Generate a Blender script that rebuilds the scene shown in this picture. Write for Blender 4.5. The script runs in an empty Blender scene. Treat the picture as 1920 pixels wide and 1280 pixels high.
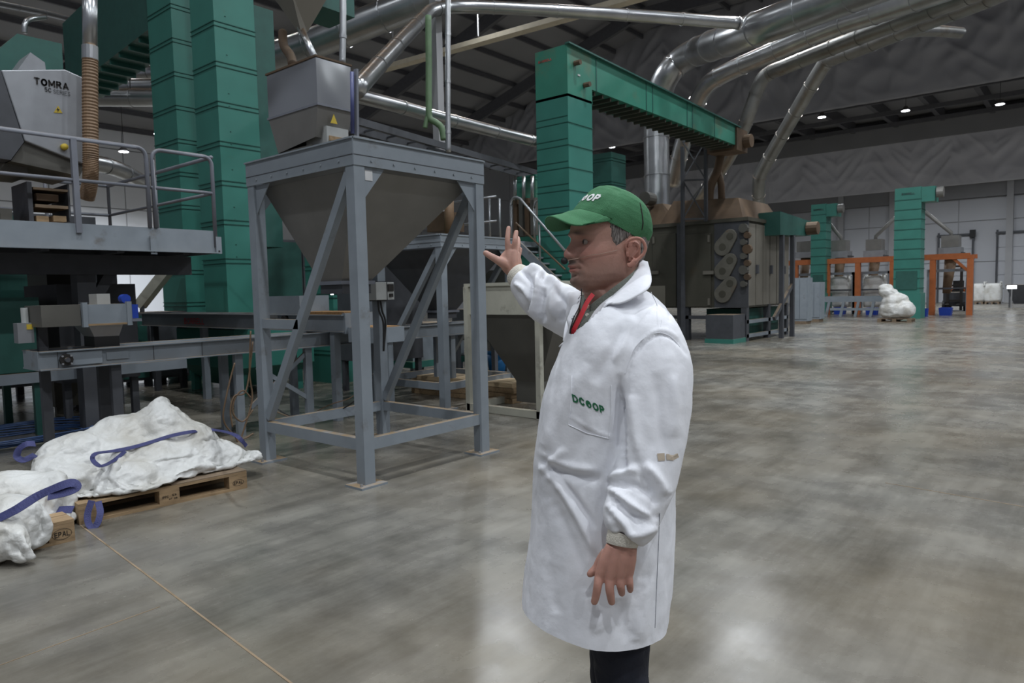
import bpy, bmesh, math, random
import numpy as np
from mathutils import Vector, Matrix, noise
from mathutils.bvhtree import BVHTree
random.seed(7)
scene = bpy.context.scene
COL = scene.collection
PI = math.pi

# ------------------------------------------------------------------ camera
F_PX = 1317.0
CAM = Vector((0.0, 0.0, 1.55))
def _axes():
    x = Vector((1100, 118, -F_PX)).normalized()      # the hall's long axis, seen from the camera
    y = Vector((-1584, 60, -F_PX)).normalized()      # the hall's cross axis
    d = x.dot(y)
    x2 = (x - y * d / 2).normalized()
    y2 = (y - x2 * x2.dot(y)).normalized()
    return Matrix((x2, y2, x2.cross(y2)))
ROT = _axes()
cam_d = bpy.data.cameras.new('camera')
cam_d.sensor_width = 36.0
cam_d.lens = F_PX / 1920 * 36
cam_d.clip_end = 300
cam_d.dof.use_dof = True
cam_d.dof.focus_distance = 2.2
cam_d.dof.aperture_fstop = 9.0
cam = bpy.data.objects.new('camera', cam_d)
COL.objects.link(cam)
cam.matrix_world = Matrix.Translation(CAM) @ ROT.to_4x4()
scene.camera = cam

def at(px, py, **k):
    """real-world point (metres) that the surveyed photo position stands for, given one known coordinate"""
    r = ROT @ Vector((px - 960, 640 - py, -F_PX))
    a, v = list(k.items())[0]
    if a == 'd':
        t = v / F_PX
    else:
        i = 'xyz'.index(a)
        t = (v - CAM[i]) / r[i]
    return CAM + r * t
def pix(p):
    c = ROT.transposed() @ (Vector(p) - CAM)
    return (960 - F_PX * c[0] / c[2], 640 + F_PX * c[1] / c[2], -c[2])

# ------------------------------------------------------------------ world, exposure
w = bpy.data.worlds.new('world')
scene.world = w
w.use_nodes = True
w.node_tree.nodes['Background'].inputs[0].default_value = (0.80, 0.86, 1.0, 1)
w.node_tree.nodes['Background'].inputs[1].default_value = 0.38
scene.view_settings.view_transform = 'Standard'
scene.view_settings.look = 'None'
scene.view_settings.exposure = -0.97
scene.view_settings.gamma = 1.0
scene.view_settings.use_curve_mapping = False
LAMP_W = 900.0
LAMP_W_MACHINES = 110.0

# ------------------------------------------------------------------ materials
def _new(name):
    m = bpy.data.materials.new(name)
    m.use_nodes = True
    nt = m.node_tree
    return m, nt, nt.nodes['Principled BSDF']
def mat(name, col, rough=0.5, metal=0.0, var=0.12, scale=6.0, dust=0.0, dustcol=(0.30, 0.21, 0.12), bump=0.0,
        bscale=40.0, rust=0.0, rustcol=(0.16, 0.07, 0.025), spec=0.5, stretch=(1, 1, 1)):
    m, nt, b = _new(name)
    N, L = nt.nodes, nt.links
    tc = N.new('ShaderNodeTexCoord')
    mp = N.new('ShaderNodeMapping')
    mp.inputs['Scale'].default_value = stretch
    L.new(tc.outputs['Object'], mp.inputs[0])
    nz = N.new('ShaderNodeTexNoise')
    nz.inputs['Scale'].default_value = scale
    nz.inputs['Detail'].default_value = 6
    L.new(mp.outputs[0], nz.inputs['Vector'])
    mr = N.new('ShaderNodeMapRange')
    mr.inputs['To Min'].default_value = 1 - var
    mr.inputs['To Max'].default_value = 1 + var
    mr.inputs['From Min'].default_value = 0.25
    mr.inputs['From Max'].default_value = 0.75
    L.new(nz.outputs['Fac'], mr.inputs['Value'])
    mul = N.new('ShaderNodeVectorMath'); mul.operation = 'SCALE'
    mul.inputs[0].default_value = col
    L.new(mr.outputs[0], mul.inputs['Scale'])
    out = mul.outputs[0]
    def mix(out, fac, c):
        mx = N.new('ShaderNodeMix'); mx.data_type = 'RGBA'
        L.new(fac, mx.inputs[0]); L.new(out, mx.inputs[6]); mx.inputs[7].default_value = (*c, 1)
        return mx.outputs[2]
    if rust > 0:
        n2 = N.new('ShaderNodeTexNoise'); n2.inputs['Scale'].default_value = scale * 0.45; n2.inputs['Detail'].default_value = 9
        n2.inputs['Roughness'].default_value = 0.65
        L.new(mp.outputs[0], n2.inputs['Vector'])
        r2 = N.new('ShaderNodeMapRange'); r2.inputs['From Min'].default_value = 0.62 - rust * 0.3; r2.inputs['From Max'].default_value = 0.80 - rust * 0.25
        L.new(n2.outputs['Fac'], r2.inputs['Value'])
        out = mix(out, r2.outputs[0], rustcol)
    if dust > 0:
        g = N.new('ShaderNodeNewGeometry')
        s = N.new('ShaderNodeSeparateXYZ'); L.new(g.outputs['Normal'], s.inputs[0])
        r3 = N.new('ShaderNodeMapRange'); r3.inputs['From Min'].default_value = 0.45; r3.inputs['From Max'].default_value = 0.95
        r3.inputs['To Max'].default_value = dust
        L.new(s.outputs['Z'], r3.inputs['Value'])
        n3 = N.new('ShaderNodeTexNoise'); n3.inputs['Scale'].default_value = 9; L.new(tc.outputs['Object'], n3.inputs['Vector'])
        r4 = N.new('ShaderNodeMapRange'); r4.inputs['From Min'].default_value = 0.2; r4.inputs['From Max'].default_value = 0.55
        L.new(n3.outputs['Fac'], r4.inputs['Value'])
        ml = N.new('ShaderNodeMath'); ml.operation = 'MULTIPLY'; L.new(r3.outputs[0], ml.inputs[0]); L.new(r4.outputs[0], ml.inputs[1])
        out = mix(out, ml.outputs[0], dustcol)
    L.new(out, b.inputs['Base Color'])
    b.inputs['Roughness'].default_value = rough
    b.inputs['Metallic'].default_value = metal
    b.inputs['Specular IOR Level'].default_value = spec
    if bump > 0:
        nb = N.new('ShaderNodeTexNoise'); nb.inputs['Scale'].default_value = bscale; nb.inputs['Detail'].default_value = 8
        L.new(mp.outputs[0], nb.inputs['Vector'])
        bp = N.new('ShaderNodeBump'); bp.inputs['Strength'].default_value = bump; bp.inputs['Distance'].default_value = 0.01
        L.new(nb.outputs['Fac'], bp.inputs['Height']); L.new(bp.outputs[0], b.inputs['Normal'])
    return m
def emit(name, col, strength):
    m, nt, b = _new(name)
    b.inputs['Base Color'].default_value = (0.8, 0.8, 0.8, 1)
    b.inputs['Emission Color'].default_value = (*col, 1)
    b.inputs['Emission Strength'].default_value = strength
    return m
M = {}
M['steel'] = mat('painted_grey_steel', (0.225, 0.255, 0.285), 0.55, dust=0.95, var=0.08, rust=0.04, rustcol=(0.12, 0.10, 0.08))
M['steel_dark'] = mat('dark_grey_steel', (0.060, 0.063, 0.072), 0.6, dust=0.7, var=0.15)
M['hopper'] = mat('dull_hopper_sheet', (0.205, 0.198, 0.185), 0.42, metal=0.25, var=0.12, scale=3, bump=0.05)
M['hopper_dark'] = mat('dull_hopper_sheet_dark', (0.11, 0.105, 0.092), 0.5, metal=0.2, var=0.10, scale=3)
M['green'] = mat('teal_green_paint', (0.040, 0.190, 0.152), 0.42, var=0.10, scale=2.0, dust=0.5, rust=0.03, rustcol=(0.06, 0.12, 0.08))
M['green_dusty'] = mat('dusty_green_paint', (0.035, 0.20, 0.14), 0.5, var=0.15, scale=1.3, dust=0.9, rust=0.28, rustcol=(0.16, 0.13, 0.07))
M['green_dark'] = mat('dark_green_paint', (0.022, 0.095, 0.078), 0.5, var=0.12, dust=0.5)
M['seam'] = mat('seam_dark_green', (0.020, 0.11, 0.088), 0.6)
M['duct'] = mat('galvanised_duct', (0.42, 0.43, 0.44), 0.30, metal=0.92, var=0.18, scale=2.2, dust=0.95, dustcol=(0.36, 0.22, 0.11), bump=0.03, bscale=12)
M['duct_dark'] = mat('weathered_duct', (0.26, 0.26, 0.25), 0.38, metal=0.85, var=0.22, scale=2.2, dust=0.8, dustcol=(0.30, 0.17, 0.08), rust=0.12, rustcol=(0.13, 0.09, 0.05))
M['stainless'] = mat('stainless_sheet', (0.50, 0.51, 0.52), 0.24, metal=0.95, var=0.06, scale=2, bump=0.015, bscale=4)
M['cast'] = mat('brushed_alloy', (0.33, 0.34, 0.36), 0.45, metal=0.6, var=0.08)
M['hose_brown'] = mat('brown_corrugated_hose', (0.20, 0.125, 0.07), 0.6, var=0.2)
M['rusty'] = mat('rusty_sheet', (0.105, 0.066, 0.038), 0.75, var=0.35, scale=2, rust=0.3, rustcol=(0.06, 0.045, 0.03), dust=0.25)
M['oven'] = mat('olive_brown_sheet', (0.085, 0.080, 0.062), 0.5, metal=0.25, var=0.14, scale=1.4, rust=0.10, rustcol=(0.12, 0.08, 0.04), dust=0.6)
M['oven_light'] = mat('pale_oven_panel', (0.20, 0.185, 0.155), 0.5, metal=0.2, var=0.14, scale=1.4)
M['cover'] = mat('belt_cover', (0.125, 0.118, 0.098), 0.55, var=0.15, rust=0.06)
M['black'] = mat('black_rubber', (0.012, 0.012, 0.013), 0.6)
M['cable'] = mat('black_cable', (0.015, 0.015, 0.015), 0.5)
M['cable_brown'] = mat('tan_hose', (0.17, 0.11, 0.065), 0.6)
M['blue_hose'] = mat('blue_hose', (0.03, 0.07, 0.18), 0.4)
M['blue'] = mat('blue_plastic', (0.03, 0.24, 0.60), 0.45)
M['navy'] = mat('navy_tube', (0.05, 0.06, 0.17), 0.45)
M['blue_crate'] = mat('blue_crate_plastic', (0.012, 0.05, 0.36), 0.5)
M['orange'] = mat('orange_paint', (0.42, 0.12, 0.035), 0.5, dust=0.4)
M['cream'] = mat('cream_paint', (0.44, 0.43, 0.36), 0.55, var=0.10, dust=0.5, rust=0.12, rustcol=(0.10, 0.08, 0.06))
M['wood'] = mat('pallet_wood', (0.33, 0.225, 0.125), 0.8, var=0.28, scale=5, stretch=(1, 7, 7), bump=0.25, bscale=18)
M['wood_dark'] = mat('worn_pallet_wood', (0.20, 0.145, 0.095), 0.85, var=0.28, scale=5, stretch=(1, 7, 7), bump=0.25, bscale=18)
M['wood_pale'] = mat('pale_planks', (0.48, 0.36, 0.22), 0.8, var=0.22, scale=5, stretch=(7, 1, 7))
M['ink'] = mat('black_print', (0.015, 0.012, 0.010), 0.7)
M['ink_grey'] = mat('grey_print', (0.05, 0.05, 0.055), 0.7)
M['white_print'] = mat('white_print', (0.75, 0.75, 0.75), 0.7)
M['red_print'] = mat('red_print', (0.75, 0.05, 0.06), 0.6)
M['green_print'] = mat('green_print', (0.012, 0.13, 0.055), 0.7)
M['sticker'] = mat('white_sticker', (0.55, 0.55, 0.55), 0.6)
M['yellow'] = mat('yellow_paint', (0.55, 0.40, 0.04), 0.6)
M['grey_box'] = mat('light_grey_enclosure', (0.40, 0.41, 0.40), 0.5, var=0.05)
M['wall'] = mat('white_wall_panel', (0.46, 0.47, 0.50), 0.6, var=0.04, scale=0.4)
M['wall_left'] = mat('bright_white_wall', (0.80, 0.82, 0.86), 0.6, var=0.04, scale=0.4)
M['door'] = mat('dock_door_panel', (0.46, 0.47, 0.50), 0.55, var=0.03)
M['beam'] = mat('concrete_beam', (0.24, 0.24, 0.25), 0.8, var=0.08, scale=0.5)
M['concrete'] = mat('pale_concrete', (0.36, 0.36, 0.37), 0.8, var=0.08, scale=0.8)
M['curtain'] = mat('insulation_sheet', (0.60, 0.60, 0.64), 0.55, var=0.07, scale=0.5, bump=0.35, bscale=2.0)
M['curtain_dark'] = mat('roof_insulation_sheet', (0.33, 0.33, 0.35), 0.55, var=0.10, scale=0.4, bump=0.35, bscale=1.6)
M['roof'] = mat('roof_sheet', (0.24, 0.24, 0.25), 0.6, var=0.1, scale=0.3)
M['purlin'] = mat('purlin_steel', (0.10, 0.10, 0.11), 0.6)
M['rail'] = mat('galvanised_rail', (0.42, 0.43, 0.45), 0.35, metal=0.7, var=0.08)
M['rail_paint'] = mat('grey_painted_rail', (0.17, 0.18, 0.21), 0.45, var=0.08, dust=0.3)
M['green_hose'] = mat('pale_green_hose', (0.10, 0.17, 0.085), 0.55, var=0.2)
M['lum'] = mat('cream_lamp_housing', (0.62, 0.55, 0.42), 0.5, var=0.1)
M['lamp_on'] = emit('lamp_glow', (0.93, 0.96, 1.0), 40.0)
M['lamp_small'] = emit('indicator_glow', (0.9, 0.95, 1.0), 8.0)
M['nuts'] = mat('almond_meal', (0.30, 0.17, 0.07), 0.9, var=0.3, scale=30, bump=0.5)

# big-bag fabric
def fabric_mat():
    m, nt, b = _new('woven_white_polypropylene')
    N, L = nt.nodes, nt.links
    tc = N.new('ShaderNodeTexCoord')
    nz = N.new('ShaderNodeTexNoise'); nz.inputs['Scale'].default_value = 3.0; nz.inputs['Detail'].default_value = 8
    L.new(tc.outputs['Object'], nz.inputs['Vector'])
    cr = N.new('ShaderNodeValToRGB')
    cr.color_ramp.elements[0].position = 0.32; cr.color_ramp.elements[0].color = (0.50, 0.48, 0.43, 1)
    cr.color_ramp.elements[1].position = 0.55; cr.color_ramp.elements[1].color = (0.66, 0.66, 0.64, 1)
    L.new(nz.outputs['Fac'], cr.inputs[0]); L.new(cr.outputs[0], b.inputs['Base Color'])
    b.inputs['Roughness'].default_value = 0.42
    v = N.new('ShaderNodeTexVoronoi'); v.inputs['Scale'].default_value = 11.0; v.feature = 'DISTANCE_TO_EDGE'
    L.new(tc.outputs['Object'], v.inputs['Vector'])
    n2 = N.new('ShaderNodeTexNoise'); n2.inputs['Scale'].default_value = 26; n2.inputs['Detail'].default_value = 6
    L.new(tc.outputs['Object'], n2.inputs['Vector'])
    ad = N.new('ShaderNodeMath'); ad.operation = 'MULTIPLY_ADD'; ad.inputs[1].default_value = 0.9
    L.new(n2.outputs['Fac'], ad.inputs[0]); L.new(v.outputs['Distance'], ad.inputs[2])
    bp = N.new('ShaderNodeBump'); bp.inputs['Strength'].default_value = 0.5; bp.inputs['Distance'].default_value = 0.02
    L.new(ad.outputs[0], bp.inputs['Height']); L.new(bp.outputs[0], b.inputs['Normal'])
    return m
M['bag'] = fabric_mat()
M['strap'] = mat('blue_webbing_strap', (0.045, 0.050, 0.155), 0.7, var=0.12, scale=40, bump=0.4, bscale=160)

def floor_mat():
    m, nt, b = _new('polished_concrete_floor')
    N, L = nt.nodes, nt.links
    tc = N.new('ShaderNodeTexCoord')
    def noise_(scale, detail=6, rough=0.55, stretch=None, rot=0.0):
        src = tc.outputs['Object']
        if stretch:
            mp = N.new('ShaderNodeMapping'); mp.inputs['Scale'].default_value = stretch; mp.inputs['Rotation'].default_value = (0, 0, rot)
            L.new(src, mp.inputs[0]); src = mp.outputs[0]
        n = N.new('ShaderNodeTexNoise'); n.inputs['Scale'].default_value = scale; n.inputs['Detail'].default_value = detail
        n.inputs['Roughness'].default_value = rough; n.inputs['Distortion'].default_value = 0.0
        L.new(src, n.inputs['Vector']); return n.outputs['Fac']
    def rng(v, a, b_, c, d):
        r = N.new('ShaderNodeMapRange'); r.inputs['From Min'].default_value = a; r.inputs['From Max'].default_value = b_
        r.inputs['To Min'].default_value = c; r.inputs['To Max'].default_value = d
        L.new(v, r.inputs['Value']); return r.outputs[0]
    def mul(a, b_):
        x = N.new('ShaderNodeMath'); x.operation = 'MULTIPLY'; L.new(a, x.inputs[0]); L.new(b_, x.inputs[1]); return x.outputs[0]
    big = noise_(0.55, 8, 0.6)
    mid = noise_(2.6, 8, 0.58)
    fine = noise_(30, 8, 0.7)
    streak = noise_(1.2, 8, 0.7, (0.35, 3.2, 1), 0.25)
    t = mul(mul(rng(big, 0.3, 0.7, 0.76, 1.22), rng(mid, 0.34, 0.66, 0.74, 1.22)), mul(rng(fine, 0.3, 0.7, 0.93, 1.07), rng(streak, 0.38, 0.62, 0.76, 1.16)))
    sc = N.new('ShaderNodeVectorMath'); sc.operation = 'SCALE'; sc.inputs[0].default_value = (0.176, 0.167, 0.146); L.new(t, sc.inputs['Scale'])
    # tan dust in patches
    dn = noise_(0.42, 5, 0.5)
    mx = N.new('ShaderNodeMix'); mx.data_type = 'RGBA'
    L.new(rng(dn, 0.38, 0.80, 0.0, 0.70), mx.inputs[0]); L.new(sc.outputs[0], mx.inputs[6]); mx.inputs[7].default_value = (0.225, 0.180, 0.118, 1)
    # dark tyre scuffs
    s2 = noise_(0.9, 7, 0.6, (2.4, 0.5, 1), 0.9)
    m2 = N.new('ShaderNodeMix'); m2.data_type = 'RGBA'
    L.new(rng(s2, 0.45, 0.85, 0.0, 0.45), m2.inputs[0]); L.new(mx.outputs[2], m2.inputs[6]); m2.inputs[7].default_value = (0.085, 0.08, 0.072, 1)
    L.new(m2.outputs[2], b.inputs['Base Color'])
    L.new(rng(mul(mid, big), 0.12, 0.42, 0.18, 0.38), b.inputs['Roughness'])
    b.inputs['Specular IOR Level'].default_value = 0.42
    bp = N.new('ShaderNodeBump'); bp.inputs['Strength'].default_value = 0.10; bp.inputs['Distance'].default_value = 0.01
    L.new(mid, bp.inputs['Height']); L.new(bp.outputs[0], b.inputs['Normal'])
    return m
M['floor'] = floor_mat()
M['joint'] = mat('floor_joint_filler', (0.26, 0.19, 0.12), 0.8, var=0.3, scale=6)

# ------------------------------------------------------------------ mesh builder
ORG = {}
class MB:
    def __init__(s): s.v = []; s.f = []
    def add(s, vs, fs):
        n = len(s.v); s.v += [Vector(x) for x in vs]; s.f += [tuple(i + n for i in f) for f in fs]; return s
    def box(s, a, b):
        x0, y0, z0 = a; x1, y1, z1 = b
        if x0 > x1: x0, x1 = x1, x0
        if y0 > y1: y0, y1 = y1, y0
        if z0 > z1: z0, z1 = z1, z0
        return s.add([(x0,y0,z0),(x1,y0,z0),(x1,y1,z0),(x0,y1,z0),(x0,y0,z1),(x1,y0,z1),(x1,y1,z1),(x0,y1,z1)],
                     [(3,2,1,0),(4,5,6,7),(0,1,5,4),(1,2,6,5),(2,3,7,6),(3,0,4,7)])
    def beam(s, p, q, w_, h_, up=(0, 0, 1)):
        p = Vector(p); q = Vector(q); d = (q - p).normalized(); up = Vector(up)
        if abs(d.dot(up)) > 0.98: up = Vector((0, 1, 0))
        a = d.cross(up).normalized(); c = a.cross(d).normalized()
        vs = []
        for e in (p, q):
            for i, j in ((-1,-1),(1,-1),(1,1),(-1,1)): vs.append(e + a * (i * w_ / 2) + c * (j * h_ / 2))
        return s.add(vs, [(0,1,2,3),(7,6,5,4),(0,4,5,1),(1,5,6,2),(2,6,7,3),(3,7,4,0)])
    def tube(s, pts, r, n=10, cap=True):
        pts = [Vector(p) for p in pts]; k = len(pts)
        rr = r if isinstance(r, (list, tuple)) else [r] * k
        prev = None; vs = []
        for i, p in enumerate(pts):
            t = (pts[min(i+1, k-1)] - pts[max(i-1, 0)]).normalized()
            if prev is None:
                up = Vector((0, 0, 1)) if abs(t.z) < 0.9 else Vector((1, 0, 0))
                a = t.cross(up).normalized()
            else:
                a = (prev - t * prev.dot(t)).normalized()
            prev = a; c = t.cross(a)
            for j in range(n):
                an = 2 * PI * j / n
                vs.append(p + (a * math.cos(an) + c * math.sin(an)) * rr[i])
        fs = [(i*n+j, i*n+(j+1) % n, (i+1)*n+(j+1) % n, (i+1)*n+j) for i in range(k-1) for j in range(n)]
        if cap: fs += [tuple(range(n-1, -1, -1)), tuple((k-1)*n + j for j in range(n))]
        return s.add(vs, fs)
    def prism(s, poly, vec):
        n = len(poly); vec = Vector(vec)
        vs = [Vector(p) for p in poly] + [Vector(p) + vec for p in poly]
        return s.add(vs, [tuple(range(n-1, -1, -1)), tuple(range(n, 2*n))] + [(i, (i+1) % n, n+(i+1) % n, n+i) for i in range(n)])
    def frustum(s, a, b):       # a, b: four corners each, bottom and top
        return s.add(list(a) + list(b), [(3,2,1,0),(4,5,6,7),(0,1,5,4),(1,2,6,5),(2,3,7,6),(3,0,4,7)])
    def shell(s, a, b):         # open sheet walls between two four-corner loops
        return s.add(list(a) + list(b), [(0,1,5,4),(1,2,6,5),(2,3,7,6),(3,0,4,7)])
    def build(s, name, m, parent=None, smooth=False, fix=True, solid=0.0, bevel=0.0):
        me = bpy.data.meshes.new(name)
        o0 = ORG.get(parent.name, Vector((0,0,0))) if parent else Vector((0,0,0))
        me.from_pydata([tuple(v - o0) for v in s.v], [], s.f)
        if fix:
            bm = bmesh.new(); bm.from_mesh(me); bmesh.ops.recalc_face_normals(bm, faces=bm.faces); bm.to_mesh(me); bm.free()
        if smooth: me.polygons.foreach_set('use_smooth', [True] * len(me.polygons))
        me.materials.append(m if not isinstance(m, str) else M[m])
        o = bpy.data.objects.new(name, me); COL.objects.link(o)
        if parent: o.parent = parent
        ORG[o.name] = o0
        if solid:
            md = o.modifiers.new('thick', 'SOLIDIFY'); md.thickness = solid; md.offset = 0
        if bevel:
            md = o.modifiers.new('edge', 'BEVEL'); md.width = bevel; md.segments = 2
        return o
def tag(o, label, cat, group=None):
    o['label'] = label; o['category'] = cat
    if group: o['group'] = group
    return o
def thing(name, label, cat, loc, group=None):
    o = bpy.data.objects.new(name, None); COL.objects.link(o); o.location = loc
    ORG[o.name] = Vector(loc); o.empty_display_size = 0.1
    return tag(o, label, cat, group)
def struct(o): o['kind'] = 'structure'; return o
def stuff(o): o['kind'] = 'stuff'; return o
def dup(root, dx, label=None, group=None):
    r = root.copy(); COL.objects.link(r); r.location = root.location + Vector(dx)
    if label: r['label'] = label
    if group: r['group'] = group
    for c in list(root.children):
        k = c.copy(); COL.objects.link(k); k.parent = r
        for g in c.children:
            h = g.copy(); COL.objects.link(h); h.parent = k
    return r
def inst(o, name, delta, parent):     # a copy of a piece sharing mesh data, shifted
    k = o.copy(); COL.objects.link(k); k.location = Vector(delta); k.parent = parent; return k
def smooth_path(pts, n=8):
    P_ = [Vector(p) for p in pts]; out = []
    for i in range(len(P_) - 1):
        p0 = P_[max(i-1, 0)]; p1 = P_[i]; p2 = P_[i+1]; p3 = P_[min(i+2, len(P_)-1)]
        for j in range(n):
            t = j / n
            out.append(0.5 * ((2*p1) + (p2-p0)*t + (2*p0-5*p1+4*p2-p3)*t*t + (3*p1-p0-3*p2+p3)*t**3))
    out.append(P_[-1]); return out
GLYPH = {
 'T': (.85, [[(0,1),(1,1)],[(.5,1),(.5,0)]]), 'M': (1.1, [[(0,0),(0,1),(.5,.25),(1,1),(1,0)]]),
 'R': (.85, [[(0,0),(0,1),(.7,1),(.95,.78),(.7,.50),(0,.50)],[(.5,.5),(1,0)]]), 'A': (.95, [[(0,0),(.5,1),(1,0)],[(.2,.3),(.8,.3)]]),
 'S': (.75, [[(.95,.85),(.6,1),(.2,.93),(.05,.74),(.3,.55),(.7,.46),(.95,.25),(.7,.03),(.3,0),(.02,.15)]]), 'E': (.75, [[(1,1),(0,1),(0,0),(1,0)],[(0,.5),(.85,.5)]]),
 'I': (.08, [[(0,0),(0,1)]]), '5': (.75, [[(.95,1),(.1,1),(.05,.56),(.6,.62),(.95,.4),(.9,.12),(.5,0),(.05,.1)]]),
 'C': (.88, [[(.95,.82),(.6,1),(.25,.93),(.03,.65),(.03,.35),(.25,.07),(.6,0),(.95,.18)]]), 'L': (.70, [[(0,1),(0,0),(1,0)]]),
 'B': (.85, [[(0,0),(0,1),(.7,1),(.9,.77),(.65,.53),(0,.53)],[(.65,.53),(1,.27),(.75,0),(0,0)]]), 'D': (.95, [[(0,0),(0,1),(.5,1),(.9,.78),(1,.5),(.9,.22),(.5,0),(0,0)]]),
 'P': (.82, [[(0,0),(0,1),(.7,1),(.95,.75),(.7,.46),(0,.46)]]), 'H': (.85, [[(0,0),(0,1)],[(1,0),(1,1)],[(0,.5),(1,.5)]]),
 'O': (1.0, [[(.5+.5*math.cos(2*PI*i/14), .5+.5*math.sin(2*PI*i/14)) for i in range(15)]]), ' ': (.4, []), '@': (1.05, None)}
def text_mesh(txt, bold=0.2):
    """block letters: 2-D faces, width normalised to 1, centred at 0"""
    vs = []; fs = []; x = 0.0; w_ = bold
    def quad(p, q):
        d = Vector((q[0]-p[0], q[1]-p[1])); 
        if d.length < 1e-6: return
        d.normalize(); n = Vector((-d.y, d.x)) * w_ / 2; e = d * w_ * .42; P_ = Vector(p) - e; Q = Vector(q) + e; k = len(vs)
        vs.extend([P_ + n, P_ - n, Q - n, Q + n]); fs.append((k, k+1, k+2, k+3))
    for ch in txt:
        gw, st = GLYPH[ch]; gw *= .80
        if st is None:      # solid rounded emblem standing for one letter: disc with an offset bright crescent
            k = len(vs); n = 20
            for i in range(n):
                a_ = 2*PI*i/n; vs.append(Vector((x + gw*.5 + gw*.62*math.cos(a_), .5 + .60*math.sin(a_)))); vs.append(Vector((x + gw*.60 + gw*.16*math.cos(a_), .34 + .20*math.sin(a_))))
            for i in range(n): j = (i+1) % n; fs.append((k+2*i, k+2*j, k+2*j+1, k+2*i+1))
        else:
            for pl in st:
                for p, q in zip(pl[:-1], pl[1:]): quad((x + p[0]*gw, p[1]), (x + q[0]*gw, q[1]))
        x += gw + w_ + .16
    x0 = min(v.x for v in vs); x1 = max(v.x for v in vs); y0 = min(v.y for v in vs); y1 = max(v.y for v in vs)
    return [((v.x - x0) / (x1 - x0) - 0.5, (v.y - y0) / (y1 - y0) - 0.5) for v in vs], fs, (y1 - y0) / (x1 - x0)
def lettering(txt, c, right, up, width, height, m, parent, name='lettering', bold=0.2, off=0.004):
    vs, fs, _ = text_mesh(txt, bold)
    c = Vector(c); right = Vector(right).normalized(); up = Vector(up).normalized(); n = right.cross(up).normalized()
    b = MB(); b.add([c + right * (x * width) + up * (y * height) + n * off for x, y in vs], fs)
    return b.build(name, m, parent, fix=False)

# ================================================================== THE HALL
b = MB(); b.box((-14, -30, -0.2), (61.5, 45, 0)); floor = struct(b.build('floor', 'floor'))
# saw-cut joints filled with dusty sealant
def joint(p, q, wd=0.012):
    m = MB(); m.beam((p[0], p[1], 0.0005), (q[0], q[1], 0.0005), wd, 0.003); o = m.build('floor_joint', 'joint', floor); return o
ja = at(225, 1040, z=0); jb = at(545, 1280, z=0)
d_ = (jb - ja).normalized()
joint(ja - d_ * 1.2, jb + d_ * 2.0, 0.010)
jc = at(300, 1137, z=0); jd = at(60, 1225, z=0); e_ = (jd - jc).normalized()
joint(jc, jd + e_ * 1.0, 0.004)
joint(at(1660, 905, z=0), at(1990, 962, z=0), 0.006)

P1X, P2X = 42.0, 61.0
# ---- far wall: sandwich panels between steel posts
wall = struct(MB().box((P2X, -30, 0), (P2X + 0.3, 45, 14)).build('wall_far', 'concrete'))
y_ = -10.0; k = 0
while y_ < 30:
    for z0, z1 in ((0.0, 2.9), (2.95, 5.85), (5.9, 7.5)):
        if not (4.0 < 0): pass
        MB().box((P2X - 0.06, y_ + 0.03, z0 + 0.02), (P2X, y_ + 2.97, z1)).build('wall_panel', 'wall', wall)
    y_ += 3.0
MB().box((P2X - 0.35, -30, 7.55), (P2X, 45, 8.55)).build('steel_band', 'beam', wall)
MB().box((P2X - 0.9, -30, 12.1), (P2X - 0.002, 45, 13.6)).build('top_beam', 'beam', wall)
for yy in (23.5, 16.0, 12.3, 4.9, -3.0):
    MB().box((P2X - 0.5, yy - 0.2, 0), (P2X - 0.001, yy + 0.2, 12.1)).build('wall_post', 'concrete', wall)
# dock doors with their tracks
def dock_door(n, ya, yb, h):
    d = struct(MB().box((P2X - 0.22, ya, 0), (P2X - 0.13, yb, h)).build('door_%d' % n, 'door'))
    for i in range(5):
        MB().box((P2X - 0.26, ya + 0.04, 0.02 + i * h / 5 + 0.02), (P2X - 0.2201, yb - 0.04, (i + 1) * h / 5 - 0.02)).build('door_panel', 'door', d)
    for yy in (ya, yb):
        MB().box((P2X - 0.40, yy - 0.06, 0), (P2X - 0.28, yy + 0.06, h + 0.3)).build('door_track', 'steel_dark', d)
    MB().box((P2X - 0.42, ya - 0.1, h + 0.02), (P2X - 0.28, yb + 0.1, h + 0.16)).build('roller_shaft', 'steel_dark', d)
    MB().box((P2X - 0.5, min(ya, yb) - 0.15, h - 0.15), (P2X - 0.30, min(ya, yb) + 0.2, h + 0.4)).build('door_motor', 'black', d)
    return d
dock_door(1, 7.05, 9.2, 4.85)
dock_door(2, 0.9, 5.6, 4.85)
MB().box((P2X - 0.3, 6.15, 0.9), (P2X - 0.12, 6.45, 1.2)).build('wall_sign', 'yellow', wall)
# ---- left wall, bright
wl = struct(MB().box((-14, 45, 0), (P2X, 45.3, 14)).build('wall_left', 'concrete'))
x_ = 6.0
while x_ < 57:
    for z0, z1 in ((0.0, 3.4), (3.45, 6.9), (6.95, 10.4), (10.45, 13.9)):
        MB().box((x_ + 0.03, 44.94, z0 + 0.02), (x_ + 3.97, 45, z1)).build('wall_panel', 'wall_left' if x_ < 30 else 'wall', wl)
    x_ += 4.0
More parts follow.
